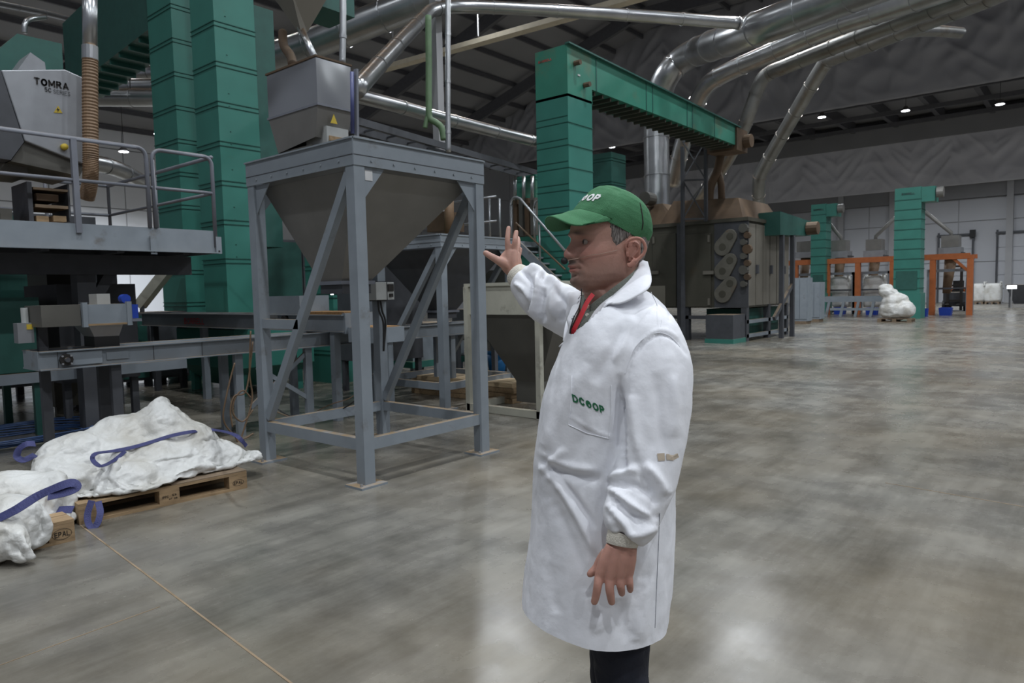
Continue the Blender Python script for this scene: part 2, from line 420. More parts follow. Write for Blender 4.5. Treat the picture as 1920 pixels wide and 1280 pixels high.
# ---- roofs
def zroof(y): return 18.4 - max(0.0, (y - 22.0)) * 0.29
roof = MB()
roof.add([(-14, -30, 17.0), (P1X, -30, 17.0), (P1X, 22, 18.4), (-14, 22, 18.4), (-14, 45, zroof(45)), (P1X, 45, zroof(45))],
         [(0, 1, 2, 3), (3, 2, 5, 4)])
ceil_ = struct(roof.build('ceiling', 'roof', fix=False, solid=0.1))
def roof_z(y): return 17.0 + (y + 30) * 1.4 / 52 if y < 22 else zroof(y)
for i in range(0, 28):
    yy = -8 + i * 1.95
    if yy > 44.8: break
    MB().box((-2, yy - 0.06, roof_z(yy) - 0.36), (P1X - 0.2, yy + 0.06, roof_z(yy) - 0.11)).build('purlin', 'purlin', ceil_)
for xx in (6, 14, 22, 30, 38):
    m = MB()
    m.beam((xx, -8, roof_z(-8) - 0.75), (xx, 22, roof_z(22) - 0.75), 0.25, 0.75)
    m.beam((xx, 22, roof_z(22) - 0.75), (xx, 44.8, roof_z(44.8) - 0.75), 0.25, 0.75)
    m.build('rafter', 'purlin', ceil_)
r2 = struct(MB().box((P1X, -30, 14.0), (P2X, 45, 14.15)).build('ceiling', 'roof'))
for i in range(14):
    yy = -6 + i * 3.0
    MB().box((P1X + 0.5, yy - 0.15, 13.2), (P2X - 1.0, yy + 0.15, 13.99)).build('rafter', 'purlin', r2)
for xx in (46, 50, 54, 58):
    MB().box((xx - 0.08, -10, 12.9), (xx + 0.08, 44, 13.19)).build('purlin', 'purlin', r2)
MB().box((P1X + 0.3, -10, 11.35), (P1X + 0.6, 44, 11.7)).build('edge_beam', 'purlin', r2)
for i in range(12):
    yy = -4 + i * 2.9
    MB().beam((P1X + 0.6, yy, 11.6), (P1X + 3.2, yy, 13.1), 0.14, 0.2).build('bracket', 'purlin', r2)

# ---- hung insulation sheets with swags and creases
def sheet(name, X, y0, y1, zlo, zhi, ny, nz, amp, m, seed, label):
    ys = np.linspace(y0, y1, ny); zs = np.linspace(zlo, zhi, nz)
    vs = []
    for iy, y in enumerate(ys):
        for iz, z in enumerate(zs):
            u = (z - zlo) / (zhi - zlo)
            cell = (y + seed) / 5.2; c = cell - math.floor(cell); c = abs(c - 0.5) * 2
            v = Vector((y * 0.55 + seed, z * 0.55, seed))
            r = 1 - abs(noise.noise(v * 1.3)) * 2.4
            r2_ = 1 - abs(noise.noise(Vector((y * 0.9 + 0.75 * abs(z - zlo) * (1 if c > 0.5 else -1), z * 0.35, seed + 3)))) * 2.2
            sag = math.sin((z * 2.1 + (c ** 1.5) * 3.0) * 1.4 + 2.5 * noise.noise(v)) * (1 - c) * 0.8
            q = amp * (0.6 * r + 0.9 * max(r2_, 0) ** 2 + 0.35 * sag) * (0.35 + 0.65 * math.sin(PI * min(max(u, 0.0), 1.0)))
            vs.append((X - q, y, z))
    fs = [(i*nz+j, (i+1)*nz+j, (i+1)*nz+j+1, i*nz+j+1) for i in range(ny-1) for j in range(nz-1)]
    o = MB().add(vs, fs).build(name, m, smooth=True, fix=False, solid=0.02)
    tag(o, label, 'insulation')
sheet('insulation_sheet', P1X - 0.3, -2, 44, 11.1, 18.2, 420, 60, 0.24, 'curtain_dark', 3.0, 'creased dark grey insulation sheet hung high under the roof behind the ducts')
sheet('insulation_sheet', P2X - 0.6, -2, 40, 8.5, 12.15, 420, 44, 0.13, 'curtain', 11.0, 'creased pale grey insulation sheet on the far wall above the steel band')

# ================================================================== LAMPS
lens_me = None
def lamp(x, y, z, visible, label, power=LAMP_W, grp=None):
    global lens_me
    t = thing('high_bay_lamp', label, 'lamp', (x, y, z), grp)
    m = MB(); m.tube([(x, y, z + 0.05), (x, y, z + 0.10), (x, y, z + 0.22), (x, y, z + 0.30)], [0.26, 0.24, 0.14, 0.10], 16)
    m.build('housing', 'steel_dark', t, smooth=True)
    MB().tube([(x, y, z + 0.30), (x, y, (roof_z(y) - 0.05) if x < P1X else 13.99)], 0.012, 6).build('hanger', 'cable', t)
    MB().tube([(x, y, z + 0.03), (x, y, z + 0.055)], 0.22, 16).build('lens', 'lamp_on', t)
    ld = bpy.data.lights.new('lamp_light', 'AREA'); ld.shape = 'DISK'; ld.size = 0.5; ld.energy = power; ld.color = (0.90, 0.95, 1.0)
    ld.spread = math.radians(150)
    lo = bpy.data.objects.new('lamp_light', ld); COL.objects.link(lo); lo.parent = t; lo.location = (0, 0, -0.02)
    return t
for (px, py), lb in {(1541, 221): 'lit round lamp beneath the far roof, leftmost of the three at right',
                     (1698, 209): 'lit round lamp beneath the far roof, middle of the three at right',
                     (1875, 197): 'lit round lamp beneath the far roof, nearest the right edge',
                     (1147, 277): 'lit round lamp low beyond the green gallery leg'}.items():
    p = at(px, py, z=11.6); lamp(p.x, p.y, p.z, True, lb, LAMP_W * (3.0 if px == 1147 else 1.3))
for (px, py, zz), lb in {(298, 253, 9.6): 'lit round lamp seen left of the tall green tower',
                         (232, 286, 8.9): 'lit round lamp lowest at left above the platform rail',
                         (190, 8, 12.5): 'lit round lamp at the top edge beside the silver pipe'}.items():
    p = at(px, py, z=zz)
    lamp(p.x, min(p.y, 44.0), p.z, True, lb, LAMP_W * 1.6)
n_ = 0
for x in (-6, 2.5, 11, 19.5, 28):
    for y in (-14, -5, 4, 13, 22):
        z = 15.0
        q = pix((x, y, z))
        if q[2] > 0 and 0 < q[0] < 1920 and 0 < q[1] < 1280: continue
        pw = LAMP_W if y < 10 else LAMP_W_MACHINES
        lamp(x, y, z, False, 'round high-bay lamp hung over the hall above the view', pw, 'high-bay lamps above the view')
for (x, y) in ((23.4, 9.1), (18.1, 15.7)):
    lamp(x, y, 12.0, False, 'round high-bay lamp hung over the hall above the view', LAMP_W, 'high-bay lamps above the view')
for (x, y) in ((35, -4), (35, -14), (52, -6), (52, -16)):
    lamp(x, y, 13.5, False, 'round high-bay lamp hung over the hall above the view', LAMP_W * 1.3, 'high-bay lamps above the view')

# ================================================================== HOPPER STANDS
def hopper_stand(x0, y0, sx, sy, H, apron, leg, zring, ztip, out, label, lab_h, full=True, material='steel', hop='hopper', zmid=None, tipx=None):
    x1, y1 = x0 + sx, y0 + sy
    t = thing('hopper_stand', label, 'stand', (x0 + sx/2, y0 + sy/2, 0))
    l = leg / 2
    cs = [(x0, y0), (x0, y1), (x1, y1), (x1, y0)]
    for (x, y) in cs:
        g = MB().box((x - l, y - l, 0.015), (x + l, y + l, H - 0.004)).build('leg', material, t)
        MB().box((x - leg * 1.25, y - leg * 1.05, 0.0), (x + leg * 1.25, y + leg * 1.05, 0.018)).build('foot_plate', material, g)
        for bx in (-1, 1):
            MB().tube([(x + bx * leg * 0.95, y + leg * 0.6 * bx, 0.018), (x + bx * leg * 0.95, y + leg * 0.6 * bx, 0.04)], 0.012, 6).build('anchor_bolt', 'rail', g)
    o = l + 0.004
    for (a, c) in zip(cs, cs[1:] + cs[:1]):
        a = Vector((*a, 0)); c = Vector((*c, 0)); d = (c - a).normalized(); nrm = Vector((d.y, -d.x, 0))
        mid = (a + c) / 2 - Vector((x0 + sx/2, y0 + sy/2, 0)); nrm = nrm if nrm.dot(mid) > 0 else -nrm
        zc = H - apron / 2
        pl = MB().beam(a + nrm * o - d * o + Vector((0, 0, zc)), c + nrm * o + d * o + Vector((0, 0, zc)), 0.008, apron).build('apron_plate', material, t)
        # bolt heads on the apron and the lap line of the lower flange
        MB().beam(a + nrm * (o + 0.005) - d * o + Vector((0, 0, H - 0.012)), c + nrm * (o + 0.005) + d * o + Vector((0, 0, H - 0.012)), 0.03, 0.012).build('top_flange', material, pl)
        MB().beam(a + nrm * (o + 0.006) - d * o + Vector((0, 0, H - apron * 0.63)), c + nrm * (o + 0.006) + d * o + Vector((0, 0, H - apron * 0.63)), 0.004, 0.004).build('lap_joint', 'steel_dark', pl)
        L = (c - a).length
        for i in range(6):
            s = a + d * (L * (i + 0.5) / 6) + nrm * (o + 0.004) + Vector((0, 0, H - apron * 0.80))
            MB().tube([s, s + nrm * 0.010], 0.009, 6).build('bolt', 'steel', pl)
        # triangular corner gussets
        for s_, e_ in ((a, d), (c, -d)):
            if abs(nrm.x + 1) < .1 and abs(s_.y - y0) < .1: continue
            q0 = s_ + e_ * l + nrm * (l - 0.030) + Vector((0, 0, H - apron)); 
            MB().prism([q0, q0 + e_ * 0.22, q0 + Vector((0, 0, -0.26))], nrm * 0.008).build('gusset', material, t)
        MB().beam(a + d * l + Vector((0, 0, zring)), c - d * l + Vector((0, 0, zring)), leg * 0.62, leg * 0.92).build('ring_rail', material, t)
    # diagonals
    MB().beam((x0, y0 + l, H - apron - 0.03), (x0, y1 - l, zring + 0.08), leg * 0.6, leg * 0.72).build('diagonal_brace', material, t)
    MB().beam((x1, y0 + l, H - apron - 0.05), (x1, y1 - l, zring + 0.08), leg * 0.6, leg * 0.72).build('diagonal_brace', material, t)
    if zmid:
        f = (zmid - zring) / (H - apron - zring)
        MB().beam((x0, y1 - l, zmid), (x0, y1 - l - (sy - leg) * f * 0.98, zmid), leg * 0.6, leg * 0.8).build('mid_rail', material, t)
    # inverted pyramid
    tx, ty = (x0 + x1) / 2, (y0 + y1) / 2
    if tipx: tx, ty = tipx
    i = 0.01 - l
    top = [(x0 - i, y0 - i, H - 0.06), (x1 + i, y0 - i, H - 0.06), (x1 + i, y1 + i, H - 0.06), (x0 - i, y1 + i, H - 0.06)]
    low = [(x, y, H - apron - 0.01) for x, y, _ in top]
    tip = [(tx - out, ty - out, ztip), (tx + out, ty - out, ztip), (tx + out, ty + out, ztip), (tx - out, ty + out, ztip)]
    m = MB(); m.shell(top, low); m.shell(low, tip)
    h = m.build('hopper_cone', hop, t, solid=0.006)
    m = MB().box((tx - out - 0.03, ty - out - 0.03, ztip - 0.035), (tx + out + 0.03, ty + out + 0.03, ztip - 0.002)); m.build('outlet_flange', 'rail_paint', h)
    m = MB().box((tx - out, ty - out, ztip - 0.12), (tx + out, ty + out, ztip - 0.036)); m.build('slide_gate', 'steel_dark', h)
    return t
S1 = hopper_stand(3.545, 4.535, 1.40, 1.46, 2.78, 0.22, 0.105, 0.335, 1.68, 0.165, 'large grey steel hopper stand in front of the green tower, left of the man', '', zmid=1.30, tipx=(4.11, 5.46))
# stickers on the stand
MB().box((3.615, 4.500, 2.455), (3.69, 4.505, 2.535)).build('sticker', 'sticker', S1)
S2 = hopper_stand(6.55, 6.65, 1.40, 1.45, 2.32, 0.17, 0.105, 0.30, 1.30, 0.15, 'second grey hopper stand, behind and right of the large one', '', hop='steel_dark')
# dusty square pieces on stand 1 mid rails already; control box on the rear leg
t = thing('control_box', 'light grey control box with two dark switches, on the rear leg of the large stand', 'box', at(722, 545, d=7.6))
p0 = at(704, 528, y=6.1); p1 = at(704, 563, y=6.1)
xa = at(705, 545, y=5.80).x; xb = at(739, 545, y=5.80).x
za, zb = at(722, 562, y=5.80).z, at(722, 529, y=5.80).z
t.location = ((xa + xb) / 2, 5.88, za); ORG[t.name] = Vector(t.location)
MB().box((xa, 5.80, za), (xb, 5.93, zb)).build('enclosure', 'grey_box', t, bevel=0.004)
MB().box((xa - 0.012, 5.925, za - 0.012), (xb + 0.012, 6.20, zb + 0.012)).build('back_plate', 'black', t)
xm = xa + (xb - xa) * 0.6
MB().box((xm + 0.01, 5.79, za + 0.09), (xb - 0.012, 5.80, zb - 0.02)).build('display', 'ink', t)
MB().box((xm + 0.03, 5.785, za + 0.03), (xb - 0.025, 5.80, za + 0.065)).build('switch', 'ink', t)
MB().box((xm - 0.004, 5.796, za), (xm + 0.002, 5.80, zb)).build('lid_joint', 'ink_grey', t)
for k in range(2):
    MB().tube(smooth_path([(xa + 0.09 + k * 0.03, 5.88, za), (xa + 0.10 + k * 0.04, 5.88, za - 0.12), (xa + 0.15 + k * 0.03, 5.88, za - 0.25), (xa + 0.14, 5.88, za - 0.55)], 6), 0.011, 6).build('cable', 'cable', t, smooth=True)

# stainless feeder box on the large stand
def feeder_box():
    c0 = at(592, 105, d=6.9); zt = 3.53
    A = at(592, 106, z=zt)          # near corner, top
    L = at(500, 140, x=A.x); R = at(657, 121, y=A.y)
    sx = R.x - A.x; sy = L.y - A.y; zb_ = at(592, 195, x=A.x).z
    t = thing('weigh_feeder', 'shiny stainless steel feeder box with tapered underside on top of the large stand', 'feeder', (A.x + sx/2, A.y + sy/2, 2.78))
    lo = [(A.x, A.y, zb_), (A.x + sx, A.y, zb_), (A.x + sx, A.y + sy, zb_), (A.x, A.y + sy, zb_)]
    up = [(x, y, zt) for x, y, _ in lo]
    # slightly bulging front and side skins
    m = MB()
    def skin(p0, p1, p2, p3, nrm, bul):
        n = 12; vs = []
        for i in range(n + 1):
            for j in range(n + 1):
                u, v = i / n, j / n
                q = (Vector(p0) * (1-u) + Vector(p1) * u) * (1-v) + (Vector(p3) * (1-u) + Vector(p2) * u) * v
                vs.append(q + Vector(nrm) * bul * (math.sin(PI*u) * math.sin(PI*v) * (1 + 0.5 * math.sin(5*u + 3*v))))
        m.add(vs, [(i*(n+1)+j, (i+1)*(n+1)+j, (i+1)*(n+1)+j+1, i*(n+1)+j+1) for i in range(n) for j in range(n)])
    skin(lo[3], lo[0], up[0], up[3], (-1, 0, 0), 0.012)
    skin(lo[0], lo[1], up[1], up[0], (0, -1, 0), 0.008)
    skin(lo[1], lo[2], up[2], up[1], (1, 0, 0), 0.005)
    skin(lo[2], lo[3], up[3], up[2], (0, 1, 0), 0.005)
    m.build('box_skin', 'stainless', t, smooth=True)
    MB().box((A.x - 0.01, A.y - 0.01, zt), (A.x + sx + 0.01, A.y + sy + 0.01, zt + 0.015)).build('lid', 'rusty', t)
    k = 0.20; zl = 2.83
    tp = [(A.x + 0.02, A.y + sy * 0.10, zl + 0.06), (A.x + sx * 0.95, A.y + sy * 0.10, zl + 0.06), (A.x + sx * 0.95, A.y + sy * 0.86, zl), (A.x + 0.02, A.y + sy * 0.86, zl)]
    MB().shell(tp, lo).build('taper', 'hopper', t, solid=0.005)
    for i in range(0):
        f = 0.25 + i * 0.25
        MB().box((A.x - 0.01, A.y + 0.10, zl + (zb_ - zl) * f), (A.x + 0.03, A.y + sy - 0.12, zl + (zb_ - zl) * f + 0.02)).build('taper_rib', 'hopper_dark', t)
    MB().box((A.x - 0.01, A.y - 0.012, zb_ - 0.012), (A.x + sx + 0.01, A.y + sy + 0.01, zb_ + 0.006)).build('joint_band', 'rail_paint', t)
    MB().box((A.x + 0.08, A.y + 0.0, 2.79), (A.x + sx - 0.05, A.y + 0.3, 2.98)).build('outlet_plate', 'grey_box', t)
    MB().box((A.x + 0.10, A.y - 0.01, 2.86), (A.x + sx - 0.07, A.y + 0.0, 2.90)).build('wooden_batten', 'wood', t)
    MB().prism([(A.x + 0.12, A.y - 0.006, zb_ - 0.14), (A.x + 0.19, A.y - 0.006, zb_ - 0.14), (A.x + 0.155, A.y - 0.006, zb_ - 0.06)], (0, 0.004, 0)).build('warning_triangle', 'yellow', t)
    MB().box((A.x + 0.03, A.y + 0.15, 2.78), (A.x + sx * 0.9, A.y + sy * 0.84, zl + 0.01)).build('base_box', 'hopper_dark', t)
    return t, A, sx, sy, zt
FB, FA, fsx, fsy, fzt = feeder_box()
t = thing('air_filter_tube', 'slim upright blue tube in a grey bracket beside the stainless feeder box', 'tube', at(662, 255, y=4.66))
pa, pb = at(661, 250, y=4.66), at(660, 135, y=4.66)
MB().tube([pa, pb], 0.016, 10).build('blue_tube', 'navy', t, smooth=True)
MB().beam(pa + Vector((0.04, 0, -0.03)), pb + Vector((0.04, 0, 0.03)), 0.02, 0.04).build('bracket', 'rail_paint', t)
MB().box((pa.x - 0.03, 4.60, pa.z - 0.06), (pa.x + 0.12, 4.68, pa.z - 0.03)).build('foot', 'grey_box', t)

# hood, chute and pipes above it
t = thing('inlet_hood', 'dark sheet-metal hood with a short pipe, hanging over the stainless feeder box', 'hood', at(560, 0, d=7.6))
h0 = [at(492, 20, d=8.4), at(560, 66, d=7.4), at(628, 14, d=8.6), at(560, -60, d=9)]
tip_ = [at(560, 62, d=7.5), at(566, 66, d=7.4), at(573, 62, d=7.5), at(567, 58, d=7.6)]
m = MB(); m.shell([at(488, -40, d=8.0), at(545, -20, d=6.9), at(640, -50, d=7.4), at(590, -60, d=8.2)], [at(560, 60, d=7.35), at(566, 66, d=7.25), at(576, 60, d=7.35), at(568, 56, d=7.45)])
m.build('hood_sheet', 'oven_light', t, solid=0.006)
MB().tube([at(563, 52, d=7.3), at(590, 108, d=7.0)], 0.035, 12).build('chute_pipe', 'duct', t, smooth=True)
MB().box(*[tuple(v) for v in (at(605, 12, d=8.0) , at(605, 12, d=8.0) + Vector((0.45, 0.5, 0.35)))]).build('green_box', 'green_dark', t)
t = thing('dust_hose', 'brown dusty bent hose entering the back of the stainless feeder box', 'hose', at(535, 110, d=7.9))
MB().tube(smooth_path([at(530, 60, d=8.1), at(532, 85, d=8.0), at(545, 105, d=7.7), at(549, 122, d=7.5)], 6), 0.05, 12).build('hose_body', 'rusty', t, smooth=True)

# ================================================================== CREAM FRAME HOPPER
t = thing('cream_hopper', 'cream painted frame with a dark grey hopper, behind the raised arm', 'hopper', (7.3, 5.7, 0))
cx0, cx1, cy0, cy1 = 6.70, 7.75, 4.85, 6.33
MB().box((cx0 - 0.03, cy0, 1.26), (cx0, cy1, 1.63)).build('apron_plate', 'cream', t)
MB().box((cx0, cy1 - 0.03, 1.26), (cx1, cy1, 1.63)).build('apron_plate', 'cream', t)
MB().box((cx0, cy0, 1.26), (cx1, cy0 + 0.03, 1.63)).build('apron_plate', 'cream', t)
MB().box((cx1, cy0, 1.26), (cx1 + 0.03, cy1, 1.63)).build('apron_plate', 'cream', t)
MB().box((cx0 - 0.05, cy0 - 0.02, 1.62), (cx1 + 0.05, cy1 + 0.02, 1.66)).build('top_rim', 'cream', t)
for x, y in ((cx0 - 0.035, cy1 - 0.02), (cx0 - 0.035, 5.14), (cx1, 5.05), (cx1, cy1 - 0.03)):
    MB().box((x - 0.035, y - 0.035, 0), (x + 0.035, y + 0.035, 1.62)).build('leg', 'cream', t)
for a, c in (((cx0 - 0.03, cy1, 0.05), (cx0 - 0.03, cy0, 0.05)), ((cx1, cy1, 0.05), (cx1, cy0, 0.05)), ((cx0, cy1, 0.05), (cx1, cy1, 0.05))):
    MB().beam(a, c, 0.08, 0.09).build('base_beam', 'cream', t)
oc = at(978, 758, x=7.2)
ox, oy = 7.15, 5.55
lo = [(cx0, cy0 + 0.03, 1.27), (cx1, cy0 + 0.03, 1.27), (cx1, cy1 - 0.03, 1.27), (cx0, cy1 - 0.03, 1.27)]
tp = [(ox - 0.2, oy - 0.19, 0.40), (ox + 0.2, oy - 0.19, 0.40), (ox + 0.2, oy + 0.19, 0.40), (ox - 0.2, oy + 0.19, 0.40)]
m = MB(); m.shell(lo, tp); m.shell(tp, [(x, y, 0.13) for x, y, _ in tp]); m.build('hopper_cone', 'hopper_dark', t, solid=0.006)
MB().beam((cx0 + 0.05, 5.15, 0.06), (cx1 - 0.2, 5.62, 0.10), 0.05, 0.09).build('loose_beam', 'cream', t)
# planks and a blue bucket behind
t = thing('plank_stack', 'low stack of pale wooden planks on the floor behind the cream frame', 'planks', (8.2, 6.9, 0))
for i in range(4):
    o = 0.03 * math.sin(i * 2.1)
    for j in range(3):
        MB().box((7.35 + 0.17 * j, 6.15 + o, i * 0.072 + 0.002), (7.51 + 0.17 * j, 8.2 + o + 0.05 * j, i * 0.072 + 0.068)).build('plank', 'wood_pale' if i == 3 else 'wood', t)
q = at(932, 700, z=0)
t = thing('blue_bucket', 'blue plastic bucket on the floor seen behind the cream frame hopper', 'bucket', (q.x, q.y, 0))
m = MB(); m.tube([(q.x, q.y, 0.0), (q.x, q.y, 0.40)], [0.15, 0.19], 20); m.build('bucket_body', 'blue', t, smooth=True)
MB().tube([(q.x, q.y, 0.39), (q.x, q.y, 0.42)], 0.205, 20).build('rim', 'blue', t)

# ================================================================== CONVEYORS
def channel_x(t, xa, xb, y, z0, z1, wd, m='steel', name='side_beam'):
    for yy in (y, y + wd):
        s = MB(); s.box((xa, yy - 0.004, z0), (xb, yy + 0.004, z1)); sgn = -1 if yy == y else 1
        s.box((xa, yy, z1 - 0.012), (xb, yy + sgn * 0.045, z1)); s.box((xa, yy, z0), (xb, yy + sgn * 0.045, z0 + 0.012))
        s.build(name, m, t)
t = thing('belt_conveyor', 'long low grey conveyor running behind the large stand, its end nearest the white bags', 'conveyor', (3.5, 7.3, 0))
channel_x(t, 2.10, 8.6, 7.30, 0.925, 1.10, 0.40)
MB().box((2.10, 7.31, 1.0), (8.6, 7.69, 1.02)).build('belt', 'steel_dark', t)
MB().box((2.095, 7.30, 0.925), (2.105, 7.70, 1.10)).build('end_plate', 'steel', t)
for x in (2.75, 4.02, 4.92, 6.2, 7.4):
    for yy in (7.34, 7.66):
        MB().box((x - 0.045, yy - 0.03, 0), (x + 0.045, yy + 0.03, 0.925)).build('leg', 'steel' if x > 4 else 'steel_dark', t)
MB().beam((4.92, 7.34, 0.30), (4.25, 7.34, 0.75), 0.03, 0.05).build('leg_brace', 'steel', t)
MB().beam((4.15, 7.34, 0.30), (4.9, 7.34, 0.86), 0.03, 0.05).build('leg_brace', 'steel', t)
bq = at(122, 674, y=7.29)
bb = MB().box((2.32, 7.275, 0.955), (2.62, 7.296, 1.075)).build('bearing_plate', 'steel', t)
MB().tube([(bq.x, 7.275, bq.z), (bq.x, 7.24, bq.z)], 0.055, 12).build('bearing', 'ink', bb)
MB().tube([(bq.x, 7.24, bq.z), (bq.x, 7.215, bq.z)], 0.022, 10).build('shaft_end', 'steel_dark', bb)
for i in range(4):
    an = PI/4 + i * PI/2
    MB().tube([(bq.x + 0.05*math.cos(an), 7.25, bq.z + 0.05*math.sin(an)), (bq.x + 0.05*math.cos(an), 7.232, bq.z + 0.05*math.sin(an))], 0.009, 6).build('bolt', 'rail', bb)
MB().box((2.66, 7.28, 0.98), (2.86, 7.292, 1.05)).build('tensioner', 'steel', t)
sp = at(159, 662, y=7.285)
MB().box((sp.x - 0.075, 7.283, sp.z - 0.014), (sp.x + 0.075, 7.29, sp.z + 0.016)).build('sticker', 'sticker', t)
for x in (2.25, 3.1, 3.6):
    MB().box((x, 7.288, 0.94), (x + 0.004, 7.294, 1.09)).build('panel_joint', 'steel_dark', t)
# the funnel machine over its near end
t = thing('sieve_feeder', 'grey box feeder with small funnel over the near end of the low conveyor', 'feeder', (2.9, 7.4, 1.1))
Y0 = 7.32
def zx(px, py, y=Y0): p = at(px, py, y=y); return p.x, p.z
x0, zt = zx(76, 573); x1, zb = zx(245, 606)
MB().box((x0, Y0, zb), (zx(152, 600)[0], Y0 + 0.45, zt)).build('drive_box', 'hopper_dark', t)
MB().box((zx(160, 600)[0], Y0 - 0.02, zb + 0.01), (zx(236, 600)[0], Y0 + 0.45, zt)).build('sieve_box', 'steel', t)
MB().box((zx(160, 600)[0], Y0 - 0.03, zb - 0.005), (zx(236, 600)[0], Y0 + 0.46, zb + 0.012)).build('dusty_ledge', 'wood', t)
for px in (153, 236):
    MB().box((zx(px, 600)[0], Y0 - 0.045, zb - 0.015), (zx(px + 9, 600)[0], Y0 + 0.0, zt + 0.02)).build('clamp_bracket', 'steel', t)
MB().box((zx(244, 580)[0], Y0 - 0.05, zb + 0.05), (zx(255, 580)[0], Y0 + 0.08, zt - 0.01)).build('motor_cap', 'blue_crate', t)
MB().box((zx(244, 600)[0], Y0 - 0.05, zb + 0.02), (zx(262, 600)[0], Y0 + 0.12, zb + 0.045)).build('motor_shelf', 'rail_paint', t)
ft = [at(165, 607, y=Y0), at(231, 606, y=Y0), at(231, 606, y=Y0) + Vector((0, 0.42, 0)), at(165, 607, y=Y0) + Vector((0, 0.42, 0))]
fb = [at(177, 631, y=Y0+0.06), at(223, 629, y=Y0+0.06), at(223, 629, y=Y0+0.06) + Vector((0, 0.26, 0)), at(177, 631, y=Y0+0.06) + Vector((0, 0.26, 0))]
MB().shell(fb, ft).build('funnel', 'cast', t, solid=0.004)
MB().shell([v + Vector((0, 0, -0.10)) for v in fb], fb).build('rubber_skirt', 'black', t, solid=0.006)
xs = zx(100, 600)[0]
MB().box((xs - 0.04, Y0 + 0.3, 0), (xs + 0.04, Y0 + 0.36, zb)).build('post', 'steel_dark', t)
MB().box((zx(230, 600)[0] - 0.03, Y0 + 0.42, 0), (zx(230, 600)[0] + 0.03, Y0 + 0.48, zb)).build('post', 'steel_dark', t)
m = MB(); wq = at(234, 560, y=7.45)
m.tube([(wq.x, 7.42, wq.z), (wq.x, 7.5, wq.z)], 0.045, 20); m.build('blue_flange', 'blue_crate', t)
MB().box((zx(190, 570)[0], Y0 + 0.1, zt), (zx(215, 570)[0], Y0 + 0.3, zt + 0.10)).build('junction_box', 'grey_box', t)
# box controls at far left
a, c_ = at(32, 606, y=7.6), at(65, 642, y=7.6)
t = thing('switch_box', 'pale grey switch box with a yellow sticker at far left below the platform', 'box', (a.x, 7.6, c_.z))
MB().box((a.x, 7.6, c_.z), (c_.x, 7.72, a.z)).build('enclosure', 'cast', t)
u, v = at(50, 608, y=7.59), at(62, 617, y=7.59)
MB().box((u.x, 7.59, v.z), (v.x, 7.6, u.z)).build('yellow_sticker', 'yellow', t)
MB().tube([(a.x + 0.08, 7.66, a.z), (a.x + 0.08, 7.66, a.z + 0.14)], 0.03, 10).build('lamp_stub', 'grey_box', t)

# red-lettered conveyor along the cross axis
t = thing('lettered_conveyor', 'grey conveyor with red lettering in front of the green tower foot', 'conveyor', (5.2, 9.6, 0))
BX = 5.2
yA, yB = 12.6, 6.95
for xx in (BX, BX + 0.5):
    s = MB(); s.box((xx - 0.004, yB, 1.10), (xx + 0.004, yA, 1.31)); sg = -1 if xx == BX else 1
    s.box((xx, yB, 1.30), (xx + sg * 0.05, yA, 1.312)); s.box((xx, yB, 1.10), (xx + sg * 0.05, yA, 1.11)); s.build('side_beam', 'steel', t)
MB().box((BX, yB, 1.2), (BX + 0.5, yA, 1.22)).build('belt', 'steel_dark', t)
for yy in (12.2, 10.5, 7.2):
    for xx in (BX + 0.03, BX + 0.47): MB().box((xx - 0.045, yy - 0.045, 0), (xx + 0.045, yy + 0.045, 1.1)).build('leg', 'steel_dark' if yy > 11 else 'steel', t)
lq = at(364, 602, x=BX - 0.012)
lettering('BORRELL', lq, (0, -1, 0), (0, 0, 1), 0.40 * 1.60, 0.095, 'red_print', t, bold=0.15)
bq0, bq1 = at(483, 556, x=BX), at(562, 577, x=BX)
MB().box((BX, bq0.y, 1.312), (BX + 0.45, bq1.y, at(480, 556, x=BX).z)).build('side_board', 'steel', t)
MB().box((BX + 0.03, bq0.y, 1.30), (BX + 0.42, 7.0, 1.345)).build('nut_layer', 'nuts', t)
q = at(513, 593, x=BX - 0.01); MB().box((BX - 0.012, q.y - 0.09, q.z - 0.02), (BX - 0.005, q.y + 0.09, q.z + 0.02)).build('sticker', 'sticker', t)
q = at(537, 597, x=BX - 0.01); MB().tube([(BX - 0.004, q.y, q.z), (BX - 0.06, q.y, q.z)], 0.045, 8).build('bearing', 'ink', t)
MB().box((BX - 0.01, 6.93, 1.08), (BX + 0.51, 6.99, 1.33)).build('end_plate', 'steel', t)
MB().box((BX + 0.02, 6.4, 0.98), (BX + 0.45, 6.92, 1.16)).build('discharge_tray', 'steel', t)
MB().box((BX + 0.05, 6.45, 1.16), (BX + 0.42, 6.90, 1.17)).build('nut_spill', 'nuts', t)

